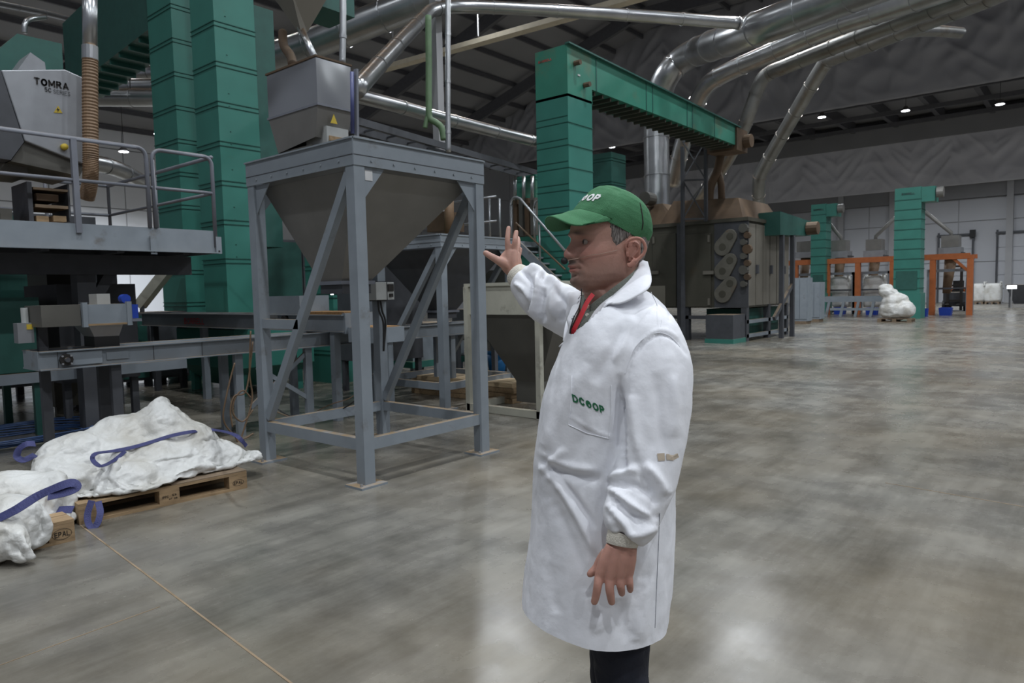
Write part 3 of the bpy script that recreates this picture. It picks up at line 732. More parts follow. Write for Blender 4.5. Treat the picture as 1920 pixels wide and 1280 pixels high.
# ================================================================== GREEN BUCKET ELEVATORS
def ribs_box(t, x0, x1, y0, y1, z0, z1, zs, m='green', rm='seam', nm='casing', out=0.012):
    c = MB().box((x0, y0, z0), (x1, y1, z1)).build(nm, m, t)
    for z in zs:
        if z0 < z < z1:
            for dz in (0, 0.07):
                MB().box((x0 - out, y0 - out, z + dz), (x1 + out, y1 + out, z + dz + 0.012)).build('flange', rm, c)
    return c
t = thing('bucket_elevator', 'tall teal green elevator tower rising out of the top, behind the large stand', 'elevator', (6.15, 11.2, 0))
ribs_box(t, 5.80, 6.50, 10.80, 11.55, 0.55, 9.6, [2.1 + i * 0.62 for i in range(12)], m='green')
for y in (10.8, ):
    for i in range(34):
        z = 2.0 + i * 0.2
        if i % 3: MB().box((5.98, y - 0.008, z), (6.0, y, z + 0.012)).build('rivet', 'green_dark', t)
m = MB(); m.frustum([(5.5, 10.1, 0.45), (6.9, 10.1, 0.45), (6.9, 12.0, 0.45), (5.5, 12.0, 0.45)], [(5.5, 10.1, 1.05), (6.9, 10.1, 1.05), (6.9, 12.0, 1.05), (5.5, 12.0, 1.05)])
m.build('boot', 'green', t)
MB().frustum([(5.8, 10.5, 0.12), (6.5, 10.5, 0.12), (6.5, 11.5, 0.12), (5.8, 11.5, 0.12)], [(5.5, 10.1, 0.45), (6.9, 10.1, 0.45), (6.9, 12.0, 0.45), (5.5, 12.0, 0.45)]).build('boot_taper', 'green', t)
for x, y in ((5.7, 10.3), (6.7, 10.3), (5.7, 11.8), (6.7, 11.8)): MB().box((x - 0.06, y - 0.06, 0), (x + 0.06, y + 0.06, 0.5)).build('foot', 'green', t)
MB().box((5.495, 10.95, 0.46), (5.50, 10.97, 1.04)).build('boot_joint', 'seam', t)
MB().box((6.501, 10.95, 2.4), (6.95, 11.5, 6.4)).build('rear_casing', 'green_dark', t)
t = thing('bucket_elevator', 'teal green elevator tower just left of and behind the tallest one, carrying a sloping gallery', 'elevator', (6.6, 13.5, 0))
ribs_box(t, 6.20, 6.62, 13.05, 14.0, 0.0, 8.6, [0.8 + i * 0.6 for i in range(13)], m='green')
g = MB(); g.prism([(6.30, 14.0, 6.75), (6.30, 14.0, 8.3), (6.30, 18.6, 7.95), (6.30, 18.6, 6.4)], (0.75, 0, 0)); gal = g.build('gallery', 'green_dark', t)
for i in range(9):
    y = 14.2 + i * 0.48
    MB().box((6.32, y, 6.66 - (y - 14) * 0.076), (7.03, y + 0.05, 6.75 - (y - 14) * 0.076)).build('gallery_rib', 'seam', gal)
MB().tube([(6.7, 18.9, 7.0), (6.7, 19.6, 6.9)], 0.35, 12).build('gallery_motor', 'black', t)
t = thing('bucket_elevator', 'narrow green elevator casing seen through the gap below the near hopper', 'elevator', (8.0, 11.0, 0))
ribs_box(t, 7.4, 8.2, 10.2, 11.0, 0, 3.2, [0.5 + i * 0.5 for i in range(11)], m='green')

# middle elevator with long gallery to the oven
GY0, GY1 = 7.75, 8.45
t = thing('bucket_elevator', 'teal green elevator with long sloping gallery reaching right to the oven', 'elevator', (11.5, 8.1, 0))
zt = 6.12
A0 = at(1063, 82, y=GY0)
zt = A0.z; gx0 = A0.x
yL = at(1003, 98, x=gx0).y
ce = MB().box((gx0, GY0, 0), (gx0 + 0.82, yL, zt - 0.9)).build('casing', 'green', t)
for i in range(11):
    z = 0.5 + 0.42 * i
    if z < zt - 1:
        MB().box((gx0 - 0.012, GY0 - 0.012, z), (gx0 + 0.832, yL + 0.012, z + 0.012)).build('flange', 'seam', ce)
        MB().box((gx0 - 0.012, GY0 + 0.012, z + 0.12), (gx0, yL - 0.01, z + 0.132)).build('flange', 'seam', ce)
gx1 = at(1385, 240, y=GY0).x; ge = at(1385, 240, y=GY0).z
glow = at(1110, 168, y=GY0); gl2 = at(1380, 272, y=GY0)
poly = [(gx0, GY0, zt), (gx0, GY0, zt - 0.95), (gx0 + 0.84, GY0, zt - 0.95), (glow.x, GY0, glow.z), (gl2.x, GY0, gl2.z), (gx1, GY0, ge)]
gal = MB().prism(poly, (0, yL - GY0, 0)).build('gallery', 'green_dusty', t)
n = 24
for i in range(n):
    f = (i + 0.5) / n; x = glow.x + (gl2.x - glow.x) * f; z = glow.z + (gl2.z - glow.z) * f
    MB().box((x, GY0 + 0.05, z - 0.07), (x + 0.05, yL - 0.05, z + 0.01)).build('gallery_rib', 'oven', gal)
for f in (0.02, 0.30, 0.34, 0.58, 0.62, 0.80):
    x = glow.x + (gl2.x - glow.x) * f; zlo = glow.z + (gl2.z - glow.z) * f; zhi = zt + (ge - zt) * (x - gx0) / (gx1 - gx0)
    MB().box((x, GY0 - 0.012, zlo), (x + 0.025, GY0, zhi)).build('gallery_joint', 'green_dark', gal)
MB().beam((gx0 - 0.03, GY0 - 0.02, zt + 0.01), (gx1, GY0 - 0.02, ge + 0.01), 0.10, 0.03).build('lid_edge', 'green_dark', gal)
for px, py in ((1077, 119), (1095, 160)):
    q = at(px, py, y=GY0); MB().tube([(q.x, GY0 - 0.01, q.z), (q.x, GY0 - 0.14, q.z)], 0.05, 8).build('shaft_bearing', 'rusty', t)
q = at(1085, 141, y=GY0); MB().box((q.x - 0.04, GY0 - 0.01, q.z - 0.015), (q.x + 0.04, GY0 - 0.002, q.z + 0.015)).build('sticker', 'sticker', t)
MB().box((gx1 - 0.25, GY0 - 0.05, ge - 0.62), (gx1 + 0.5, yL + 0.05, ge - 0.02)).build('drive_cover', 'rusty', t)
MB().tube([(gx1 + 0.3, GY0 - 0.06, ge - 0.33), (gx1 + 0.3, GY0 - 0.25, ge - 0.33)], 0.18, 14).build('motor', 'rusty', t)
q = at(1022, 114, x=gx0 - 0.01)
lettering('BORRELL', q, (0, -1, 0), (0, 0, 1), 0.32, 0.045, 'red_print', t)
# small green tower right behind it
q0, q1 = at(1100, 292, x=15.5), at(1146, 292, x=15.5)
t = thing('bucket_elevator', 'short dark green tower directly behind the sloping gallery leg', 'elevator', (15.8, (q0.y + q1.y) / 2, 0))
ribs_box(t, 15.5, 16.2, q1.y, q0.y, 0, q0.z, [0.6 + 0.6 * i for i in range(8)], m='green_dark')
q0, q1 = at(968, 332, x=13.5), at(1004, 332, x=13.5)
t = thing('bucket_elevator', 'dusty green tower left of the gallery leg behind the stair rails', 'elevator', (13.8, (q0.y + q1.y) / 2, 0))
ribs_box(t, 13.5, 14.2, q1.y, q0.y, 0, q0.z, [0.6 + 0.6 * i for i in range(8)], m='green_dusty')

# ================================================================== OVEN
t = thing('drying_oven', 'large olive brown drying oven with doors and three belt covers, behind the man', 'oven', (21, 9.5, 0))
OX, OY, OX1, OY1, OZ0, OZ1 = 19.3, 7.55, 22.7, 12.6, 0.95, 3.42
body = MB().box((OX, OY, OZ0), (OX1, OY1, OZ1)).build('oven_body', 'oven', t)
def oyz(px, py): p = at(px, py, x=OX); return p.y, p.z
for xa_, xb_, ha in ((1225, 1269, 1228), (1284, 1334, 1331)):
    ya, zt_ = oyz(xa_, 441); yb, _ = oyz(xb_, 441); _, zb_ = oyz(xb_, 575)
    d = MB().box((OX - 0.05, yb, zb_), (OX - 0.002, ya, zt_)).build('oven_door', 'oven', t, bevel=0.01)
    yh, zh = oyz(ha, 511)
    MB().box((OX - 0.12, yh - 0.16, zh - 0.05), (OX - 0.05, yh + 0.16, zh + 0.05)).build('door_latch', 'oven_light', d)
    for zz in (zt_ - 0.15, zb_ + 0.15): MB().box((OX - 0.09, yh - 0.03, zz - 0.1), (OX - 0.05, yh + 0.03, zz + 0.1)).build('hinge', 'oven_light', d)
ya, _ = oyz(1272, 500); yb, _ = oyz(1281, 500)
MB().box((OX - 0.10, yb, 0), (OX, ya, OZ1)).build('frame_post', 'steel_dark', t)
ya, _ = oyz(1340, 500); yb, _ = oyz(1404, 500)
rp = MB().box((OX - 0.03, yb, OZ0), (OX - 0.002, ya, OZ1 - 0.05)).build('drive_bay', 'steel_dark', t)
for (px, py) in ((1366, 443), (1366, 488), (1366, 531)):
    y1_, z1_ = oyz(1371, py); y2_, z2_ = oyz(1357, py + 20)
    m = MB(); R1, R2 = 0.20, 0.25
    c1 = Vector((OX - 0.10, y1_, z1_)); c2 = Vector((OX - 0.10, y2_, z2_)); dd = (c1 - c2).normalized()
    base = math.atan2(dd.z, dd.y); pts = []
    for i in range(13): an = base - PI/2 + PI * i / 12; pts.append(c1 + Vector((0, math.cos(an), math.sin(an))) * R1)
    for i in range(13): an = base + PI/2 + PI * i / 12; pts.append(c2 + Vector((0, math.cos(an), math.sin(an))) * R2)
    m.prism(pts, (0.07, 0, 0)); cv = m.build('belt_cover', 'cover', t, bevel=0.015)
    for c_ in (c1, c2): MB().tube([c_ + Vector((-0.01, 0, 0)), c_ + Vector((0.0, 0, 0))], 0.10, 16).build('cover_disc', 'oven', cv)
for k in range(9):
    yy, zz = oyz(1397 + (k % 2) * 7, 428 + k * 13)
    MB().tube([(OX - 0.03, yy, zz), (OX - 0.16, yy, zz)], 0.09 if k % 3 else 0.13, 10).build('sprocket', 'rusty' if k % 2 else 'hopper_dark', t)
# right flank panels (facing -Y)
for k in range(6):
    xa_ = OX + 0.1 + k * 0.56
    pn = MB().box((xa_, OY - 0.03, OZ0 + 0.05), (xa_ + 0.50, OY - 0.002, OZ1 - 0.12)).build('flank_panel', 'oven_light', t)
    if k % 2: MB().box((xa_ - 0.06, OY - 0.10, 1.9), (xa_ + 0.05, OY - 0.03, 2.15)).build('panel_latch', 'steel_dark', pn)
MB().box((OX - 0.08, OY - 0.08, OZ1 - 0.06), (OX1, OY1, OZ1 + 0.04)).build('top_rim', 'oven', t)
for x, y in ((OX, OY), (OX1 - 0.1, OY), (OX, 9.3), (OX, 10.6), (OX, 12.0), (21, OY)):
    MB().box((x - 0.02, y - 0.02, 0), (x + 0.16, y + 0.14, OZ0 + 0.1)).build('leg', 'steel_dark', t)
MB().box((OX - 0.02, OY, 0.62), (OX + 0.1, OY1, 0.72)).build('lower_rail', 'steel_dark', t)
MB().box((OX, OY - 0.02, 0.50), (OX1, OY + 0.06, 0.60)).build('lower_rail', 'steel', t)
MB().box((OX, OY - 0.02, 0.10), (OX1, OY + 0.06, 0.20)).build('lower_rail', 'steel', t)
MB().box((OX + 0.5, OY + 0.25, 0.12), (OX1 - 0.1, OY + 1.4, 0.9)).build('green_base', 'green_dark', t)
ya, _ = at(1326, 640, x=18.5).y, 0; yb = at(1377, 640, x=18.5).y
MB().box((18.4, yb, 0.12), (19.25, ya, 0.78)).build('grey_cabinet', 'steel_dark', t)
MB().box((18.38, yb - 0.02, 0.0), (19.27, ya + 0.02, 0.12)).build('cabinet_plinth', 'green', t)
# rooftop parts of the oven
q0, q1 = at(1345, 395, x=OX + 0.3), at(1420, 422, x=OX + 0.3)
MB().frustum([(OX, OY + 0.1, OZ1 + 0.04), (OX1 - 0.3, OY + 0.1, OZ1 + 0.04), (OX1 - 0.3, 10.2, OZ1 + 0.04), (OX, 10.2, OZ1 + 0.04)],
             [(OX + 0.3, OY + 0.35, 4.05), (OX1 - 0.8, OY + 0.35, 4.05), (OX1 - 0.8, 9.9, 4.15), (OX + 0.3, 9.9, 4.15)]).build('rust_hood', 'rusty', t)
q = at(1231, 395, x=20.3)
DA = q
MB().frustum([(19.4, q.y - 1.2, OZ1 + 0.04), (21.2, q.y - 1.2, OZ1 + 0.04), (21.2, q.y + 0.9, OZ1 + 0.04), (19.4, q.y + 0.9, OZ1 + 0.04)],
             [(q.x - 0.45, q.y - 0.45, 4.15), (q.x + 0.45, q.y - 0.45, 4.15), (q.x + 0.45, q.y + 0.45, 4.15), (q.x - 0.45, q.y + 0.45, 4.15)]).build('duct_base', 'rusty', t)
MB().tube([(q.x - 0.5, q.y - 0.1, 4.3), (q.x - 0.95, q.y - 0.1, 4.3)], 0.20, 14).build('fan_motor', 'hopper_dark', t)
# green discharge gallery right of the oven
t = thing('discharge_conveyor', 'dark green enclosed conveyor with rusty end motor at the right top of the oven', 'conveyor', (23, 7.6, 3.3))
q0 = at(1422, 398, x=20.6); q1 = at(1463, 396, x=20.6)
y0_, y1_ = q1.y, q0.y
e = at(1520, 415, y=y0_); 
MB().prism([(20.6, y0_, q1.z), (20.6, y0_, at(1463, 440, x=20.6).z), (e.x, y0_, at(1520, 442, y=y0_).z), (e.x, y0_, e.z)], (0, y1_ - y0_, 0)).build('gallery', 'green_dark', t)
MB().tube([(e.x - 0.4, y0_ - 0.02, e.z - 0.25), (e.x - 0.4, y0_ - 0.35, e.z - 0.25)], 0.2, 14).build('motor', 'rusty', t)
for px in (1490, 1470):
    q = at(px, 440, y=y0_); MB().box((q.x - 0.06, y0_, 0), (q.x + 0.06, y0_ + 0.12, q.z)).build('leg', 'steel_dark', t)
q = at(1490, 560, y=y0_); MB().beam((q.x, y0_ + 0.06, 1.6), (q.x - 1.6, y0_ + 0.06, 0.6), 0.08, 0.12).build('brace', 'steel_dark', t)
# lattice support tower before the oven
t = thing('lattice_support', 'tall thin steel lattice support standing in front of the oven', 'support', (18.9, 9, 0))
XP = 18.8
pys = [at(1281, 600, x=XP).y, at(1324, 600, x=XP + 0.4).y]
for yy, xx in zip(pys, (XP, XP + 0.4)):
    tz = at(1324, 268, x=XP).z
    MB().box((xx - 0.045, yy - 0.045, 0 if yy == pys[0] else OZ1), (xx + 0.045, yy + 0.045, tz)).build('post', 'steel_dark', t)
for z0, z1 in ((3.5, 4.6), (4.6, 5.7), (4.6, 3.5), (5.7, 4.6)):
    MB().beam((XP, pys[0], z0), (XP + 0.4, pys[1], z1), 0.035, 0.035).build('lattice_bar', 'steel_dark', t)
for z in (3.5, 4.6, 5.7): MB().beam((XP, pys[0], z), (XP + 0.4, pys[1], z), 0.05, 0.05).build('crossbar', 'steel_dark', t)
t = thing('dust_pipe', 'pair of rusty curved pipes dropping from the gallery end onto the oven', 'pipe', at(1345, 330, x=19.6))
MB().tube(smooth_path([at(1352, 285, x=19.6), at(1345, 320, x=19.6), at(1332, 352, x=19.6), at(1330, 392, x=19.8)], 6), 0.12, 10).build('pipe_body', 'rusty', t, smooth=True)
MB().tube(smooth_path([at(1345, 320, x=19.7), at(1352, 345, x=19.7), at(1353, 392, x=19.8)], 6), 0.10, 10).build('pipe_branch', 'rusty', t, smooth=True)

# ================================================================== DUCTS
def duct(label, pts, r, m='duct', name='duct', step=1.1, cat='duct', n=20, sm=8, ring=True, ringm=None, hang=False):
    pp = smooth_path(pts, sm)
    t = thing(name, label, cat, pts[0])
    MB().tube(pp, r, n).build('duct_body', m, t, smooth=True)
    if ring:
        acc = 0; last = pp[0]
        for i in range(1, len(pp)):
            seg = (pp[i] - last).length; acc += seg; last = pp[i]
            if acc > step:
                acc = 0; d = (pp[min(i+1, len(pp)-1)] - pp[i-1]).normalized()
                MB().tube([pp[i] - d * 0.018, pp[i] + d * 0.018], r * 1.045 + 0.004, n).build('seam_ring', ringm or m, t, smooth=False)
    zt_ = pp[len(pp)//2]
    if hang: MB().tube([zt_, Vector((zt_.x, zt_.y, roof_z(zt_.y) - 0.05))], 0.012, 6).build('hanger_rod', 'cable', t)
    return t
S = lambda *a: [at(x, y, d=d) for x, y, d in a]
dA = pix(at(1231, 395, x=20.3))[2]
duct('widest silver duct rising from the oven and bending right along the top', S((1232, 400, dA), (1232, 330, dA), (1231, 250, dA), (1236, 185, dA - .1), (1252, 140, dA - .4), (1290, 105, dA - 1), (1400, 62, 17.3), (1560, 2, 15.4), (1720, -60, 13.6), (1900, -130, 12)), 0.40)
duct('second silver duct under the widest one, bending right above the gallery', S((1262, 345, 24), (1282, 262, 23), (1308, 190, 22), (1328, 158, 21.5), (1365, 135, 21), (1430, 106, 20), (1551, 54, 18.4), (1672, 14, 16.8), (1800, -30, 15.2), (1950, -90, 13.8)), 0.27, step=0.9)
duct('third dull duct with a sharp elbow above the oven', S((1300, 385, 24), (1357, 310, 22.5), (1394, 240, 21.5), (1424, 160, 21), (1442, 138, 20.8), (1475, 124, 20.2), (1551, 93, 19.3), (1624, 64, 18.2), (1793, 0, 16), (1950, -62, 14.5)), 0.21, 'duct_dark', step=0.8)
duct('rightmost dull duct, dropping from a sharp elbow to the far wall side', S((1424, 400, 27), (1423, 345, 26), (1432, 315, 25.5), (1491, 212, 23.5), (1545, 122, 22), (1565, 108, 21.6), (1600, 95, 21), (1717, 48, 19), (1838, 2, 17), (1980, -60, 15)), 0.23, 'duct_dark', step=0.8)
duct('short dark stub duct hanging beside the rightmost duct', S((1700, 60, 20.5), (1750, 58, 21), (1802, 62, 21.5)), 0.16, 'duct_dark', ring=False)
z7 = 7.6
duct('long slim silver duct crossing the top from the centre to the widest duct', [at(668, 168, d=10.0), at(735, 95, d=12.0), at(790, 38, d=13.8), at(815, 18, d=14.4), at(870, 13, d=15.0), at(1000, 18, d=15.4), at(1200, 30, d=15.8), at(1385, 44, d=16.3)], 0.135, step=1.3)
duct('thick silver duct slanting up behind the stainless feeder box', S((440, 130, 17.5), (560, 92, 17), (700, 38, 16.5), (860, -22, 16), (980, -70, 15.5)), 0.36, step=0.8)
duct('level silver duct running right behind the upright pipe in the centre', [at(655, 176, z=5.0), at(735, 196, z=5.0), at(830, 222, z=5.0), at(1006, 266, z=5.0)], 0.125, step=1.2)
duct('thin upright silver pipe in the centre, right of the white column', S((840, -40, 9.2), (840, 100, 9.2), (840, 200, 9.2), (841, 285, 9.2)), 0.036, name='upright_pipe', cat='pipe', step=0.6, n=12)
duct('thin upright silver pipe entering the stainless feeder box', S((643, -30, 6.75), (643, 60, 6.75), (642, 118, 6.75)), 0.032, name='upright_pipe', cat='pipe', step=0.5, n=12)
duct('two-metre silver duct far left below the green gallery, upper of the pair', [at(170, 165, z=7.2), at(320, 163, z=7.2)], 0.22, step=0.9, hang=True)
duct('lower of the pair of level ducts far left below the green gallery', [at(170, 183, z=6.8), at(320, 184, z=6.8)], 0.22, step=0.9, hang=True)
duct('dust-topped duct far left just above the lit lamps', [at(240, 138, z=8.2), at(285, 136, z=8.2), at(330, 128, z=8.2)], 0.2, step=0.6, hang=True)
duct('silver duct with tan dusty top, low beyond the platform rail', S((150, 300, 14), (215, 315, 15), (262, 338, 16)), 0.17, step=0.6)
duct('slim pipe crossing the top left corner', S((-20, 3, 15), (100, 28, 18), (240, 64, 22)), 0.075, name='ceiling_pipe', cat='pipe', step=1.0, n=12)
duct('small bent pipe rising from the green box top left', S((46, 62, 11), (47, 45, 11), (57, 36, 11.1), (85, 32, 11.3)), 0.04, name='bent_pipe', cat='pipe', ring=False, n=12)
t = thing('steel_column', 'white steel column between the green hose and the upright pipe', 'column', (at(820, 28, d=15).x, at(820, 28, d=15).y, 0))
q = at(820, 140, d=15); MB().box((q.x - 0.09, q.y - 0.09, 0), (q.x + 0.09, q.y + 0.09, 15.5)).build('column_shaft', 'concrete', t)
t = thing('green_hose', 'pale green hose hanging down and curling beside the white column', 'hose', at(803, 240, d=12))
MB().tube(smooth_path(S((803, 30, 12), (804, 120, 12), (804, 200, 12), (806, 222, 12), (818, 230, 12), (828, 240, 12), (832, 262, 12)), 6), 0.055, 10).build('hose_body', 'green_hose', t, smooth=True)
MB().tube(smooth_path(S((806, 205, 12), (800, 225, 12), (797, 240, 12)), 6), 0.04, 8).build('hose_branch', 'green_hose', t, smooth=True)
# pipe tray line high up, and hangers
t = thing('pipe_tray', 'long dusty cream pipe tray high up in the centre, hung on rods', 'tray', at(880, 84, z=10))
a, c_ = at(680, 140, z=10), at(1230, -14, z=10)
MB().beam(a, c_, 0.35, 0.16).build('tray_body', 'lum', t)
MB().tube([a + Vector((0.1, -0.3, 0.0)), c_ + Vector((0.1, -0.3, 0.0))], 0.05, 8).build('small_pipe', 'duct', t, smooth=True)
for px, y0_, y1_ in ((738, 118, 38), (896, 68, -10),):
    q = at(px, y0_, z=10.05); MB().tube([q, q + Vector((0, 0, 6))], 0.03, 6).build('hanger_rod', 'concrete', t)
# dark cable ladder
t = thing('cable_ladder', 'dark cable ladder running right beneath the level duct in the centre', 'ladder', at(740, 245, z=4.6))
a, c_ = at(668, 226, z=4.4), at(1215, 384, z=4.4)
off = Vector((0.0, 0.45, 0.0))
for o_ in (Vector((0, 0, 0)), off): MB().beam(a + o_, c_ + o_, 0.04, 0.12).build('side_rail', 'steel_dark', t)
L = (c_ - a).length; nr = int(L / 0.6)
for i in range(nr):
    p = a + (c_ - a) * (i / nr); MB().beam(p, p + off, 0.03, 0.03).build('rung', 'steel_dark', t)

# ================================================================== PLATFORM AND SORTER AT LEFT
PY = 8.5
t = thing('platform', 'grey steel platform with tubular railings at left above the conveyors', 'platform', (2.5, PY, 2.1))
xr = at(407, 450, y=PY).x
zt_ = 2.38; zb_ = 2.10
MB().box((-1.5, PY, zb_), (xr, PY + 0.02, zt_)).build('fascia', 'steel', t)
MB().box((-1.5, PY - 0.045, zb_), (xr, PY, zb_ + 0.012)).build('fascia_lip', 'steel', t)
MB().box((xr - 0.02, PY, zb_), (xr, PY + 3.4, zt_)).build('side_fascia', 'steel', t)
MB().box((-1.5, PY + 0.02, zt_ - 0.17), (xr - 0.02, PY + 3.4, zt_ - 0.13)).build('deck', 'steel_dark', t)
for k in range(8):
    x = -1.2 + k * 0.75
    MB().box((x, PY + 0.05, zt_ - 0.30), (x + 0.08, PY + 3.3, zt_ - 0.172)).build('joist', 'steel_dark', t)
for px in (288, 410):
    q = at(px, 462, y=PY - 0.02); MB().box((q.x - 0.035, PY - 0.03, q.z - 0.09), (q.x + 0.035, PY - 0.01, q.z + 0.12)).build('bracket', 'steel', t)
    MB().tube([(q.x, PY - 0.032, q.z - 0.06), (q.x, PY - 0.028, q.z - 0.06)], 0.012, 8).build('bolt_hole', 'ink', t)
rr = 0.024
def rail_loop(pts, r=rr, m='rail_paint', nm='guard_rail', parent=t): return MB().tube(smooth_path(pts, 4) if len(pts) > 9 else pts, r, 10).build(nm, m, parent, smooth=True)
def bent(p0, c, p1, n=6):
    p0, c, p1 = Vector(p0), Vector(c), Vector(p1)
    return [(p0 * (1-u)**2 + c * 2*u*(1-u) + p1 * u*u) for u in [i / n for i in range(n + 1)]]
def rx(px): return at(px, 350, y=PY).x
zr = 3.30
x1 = rx(277); x2 = rx(283); x3 = xr - 0.02
q1 = at(265, 277, y=PY).z
zr = q1
MB().tube([(-1.5, PY, zr), (x1 - 0.12, PY, zr)] + bent((x1 - 0.12, PY, zr), (x1, PY, zr), (x1, PY, zr - 0.12)) + [(x1, PY, zt_)], rr, 10).build('guard_rail', 'rail_paint', t, smooth=True)
MB().tube([(x2 + 0.03, PY, zt_), (x2 + 0.03, PY, zr - 0.12)] + bent((x2 + 0.03, PY, zr - 0.12), (x2 + 0.03, PY, zr), (x2 + 0.15, PY, zr)) + [(x3 - 0.12, PY, zr)] + bent((x3 - 0.12, PY, zr), (x3, PY, zr), (x3, PY, zr - 0.12)) + [(x3, PY, zt_ - 0.2)], rr, 10).build('guard_rail', 'rail_paint', t, smooth=True)
zm = at(270, 350, y=PY).z
MB().tube([(-1.5, PY, zm), (x1, PY, zm)], rr * 0.85, 10).build('mid_rail', 'rail_paint', t, smooth=True)
MB().tube([(x2, PY, zm), (x3, PY, zm)], rr * 0.85, 10).build('mid_rail', 'rail_paint', t, smooth=True)
MB().box((rx(142) - 0.028, PY - 0.028, zt_ - 0.1), (rx(142) + 0.028, PY + 0.028, zr)).build('rail_post', 'rail_paint', t)
MB().tube([(x3, PY, zr)] + [(x3, PY + 3.2, zr), (x3, PY + 3.2, zt_)], rr, 10).build('guard_rail', 'rail_paint', t, smooth=True)
MB().tube([(x3, PY, zm), (x3, PY + 3.2, zm)], rr * 0.85, 10).build('mid_rail', 'rail_paint', t, smooth=True)
MB().tube([(x3, PY + 1.6, zr), (x3, PY + 1.6, zt_)], rr, 10).build('rail_post', 'rail_paint', t, smooth=True)
MB().tube([(1.5, PY + 3.2, zr), (x3, PY + 3.2, zr)], rr, 10).build('guard_rail', 'rail_paint', t, smooth=True)
MB().tube([(1.5, PY + 3.2, zm), (x3, PY + 3.2, zm)], rr, 10).build('mid_rail', 'rail_paint', t, smooth=True)
for xx in (2.8, 3.6): MB().tube([(xx, PY + 3.2, zr), (xx, PY + 3.2, zt_)], rr, 10).build('rail_post', 'rail_paint', t, smooth=True)
xc = at(160, 540, y=PY + 0.6).x
MB().box((xc - 0.1, PY + 0.55, 0), (xc + 0.1, PY + 0.75, zb_)).build('column', 'steel_dark', t)
MB().beam((xc + 0.05, PY + 0.65, 1.45), (xc + 0.42, PY + 0.65, zb_), 0.08, 0.12).build('column_brace', 'steel_dark', t)
MB().box((-1.5, PY + 0.5, zb_ - 0.25), (xr - 0.1, PY + 0.62, zb_ - 0.02)).build('main_beam', 'steel_dark', t)
MB().box((-1.2, PY + 2.6, 0), (-1.0, PY + 2.8, zb_)).build('column', 'steel_dark', t)
MB().box((xr - 0.4, PY + 2.6, 0), (xr - 0.2, PY + 2.8, zb_)).build('column', 'steel_dark', t)

# sorter
SY = 8.95
t = thing('sorting_machine', 'brushed metal optical sorting machine with black lettering on the platform at left', 'machine', (2.2, SY + 0.5, zt_))
pl_ = [at(x, y, y=SY) for x, y in ((2, 131), (122, 130), (160, 147), (160, 309), (46, 264))]
MB().prism(pl_, (0, 1.1, 0)).build('cabinet', 'cast', t, bevel=0.012)
pl2 = [at(x, y, y=SY - 0.02) for x, y in ((-40, 131), (1, 131), (45, 266), (20, 300), (-40, 290))]
MB().prism(pl2, (0, 1.1, 0)).build('side_cheek', 'steel_dark', t)
MB().prism([at(x, y, y=SY + 0.05) for x, y in ((46, 266), (158, 310), (150, 330), (20, 302))], (0, 0.9, 0)).build('underside_tray', 'hopper_dark', t)
tl = at(97, 157, y=SY - 0.003)
wT = at(129, 157, y=SY).x - at(65, 157, y=SY).x
lettering('TOMRA', tl, (1, 0, -0.0), (0, 0, 1), wT, 0.080, 'ink', t, bold=0.27)
q = at(90, 168.5, y=SY - 0.003); lettering('5C', q, (1, 0, 0), (0, 0, 1), wT * 0.19, 0.052, 'ink', t)
q = at(116, 174, y=SY - 0.003); lettering('SERIES', q, (1, 0, 0), (0, 0, 1), wT * 0.50, 0.046, 'ink_grey', t, bold=0.12)
tri = [at(x, y, y=SY - 0.006) for x, y in ((101, 211), (117, 212), (109, 198))]
wt = MB().prism(tri, (0, 0.004, 0)).build('warning_triangle', 'yellow', t)
MB().prism([at(x, y, y=SY - 0.010) for x, y in ((109, 201), (106, 206), (109, 206), (107.5, 210), (112, 204.5), (109, 204.5))], (0, 0.003, 0)).build('warning_bolt', 'ink', wt)
q = at(119, 276, y=SY); MB().tube([(q.x, SY, q.z), (q.x, SY - 0.05, q.z)], 0.035, 12).build('brass_knob', 'yellow', t, smooth=True)
MB().prism([at(x, y, y=SY + 0.55) for x, y in ((57, 98), (33, 131), (86, 131), (84, 117))], (0, 0.4, 0)).build('inlet_chute', 'cast', t)
MB().prism([at(x, y, y=SY + 1.15) for x, y in ((-30, 110), (0, 90), (32, 63), (116, 82), (119, 140), (-30, 140))], (0, 1.0, 0)).build('green_hopper', 'green_dark', t)
for (xa_, ya_, xb_, yb_), mm in (((62, 350, 128, 360), 'wood_dark'), ((68, 362, 110, 378), 'rusty'), ((66, 382, 128, 392), 'wood_dark'), ((68, 404, 92, 416), 'wood'), ((100, 404, 125, 416), 'wood'),
                                 ((50, 340, 64, 415), 'steel_dark'), ((126, 345, 134, 415), 'steel_dark'), ((0, 390, 24, 415), 'hopper_dark'), ((0, 305, 52, 332), 'hopper_dark')):
    a, c_ = at(xa_, ya_, y=SY + 0.2), at(xb_, yb_, y=SY + 0.2)
    MB().box((a.x, SY + 0.2, c_.z), (c_.x, SY + 0.75, a.z)).build('outlet_part', mm, t)
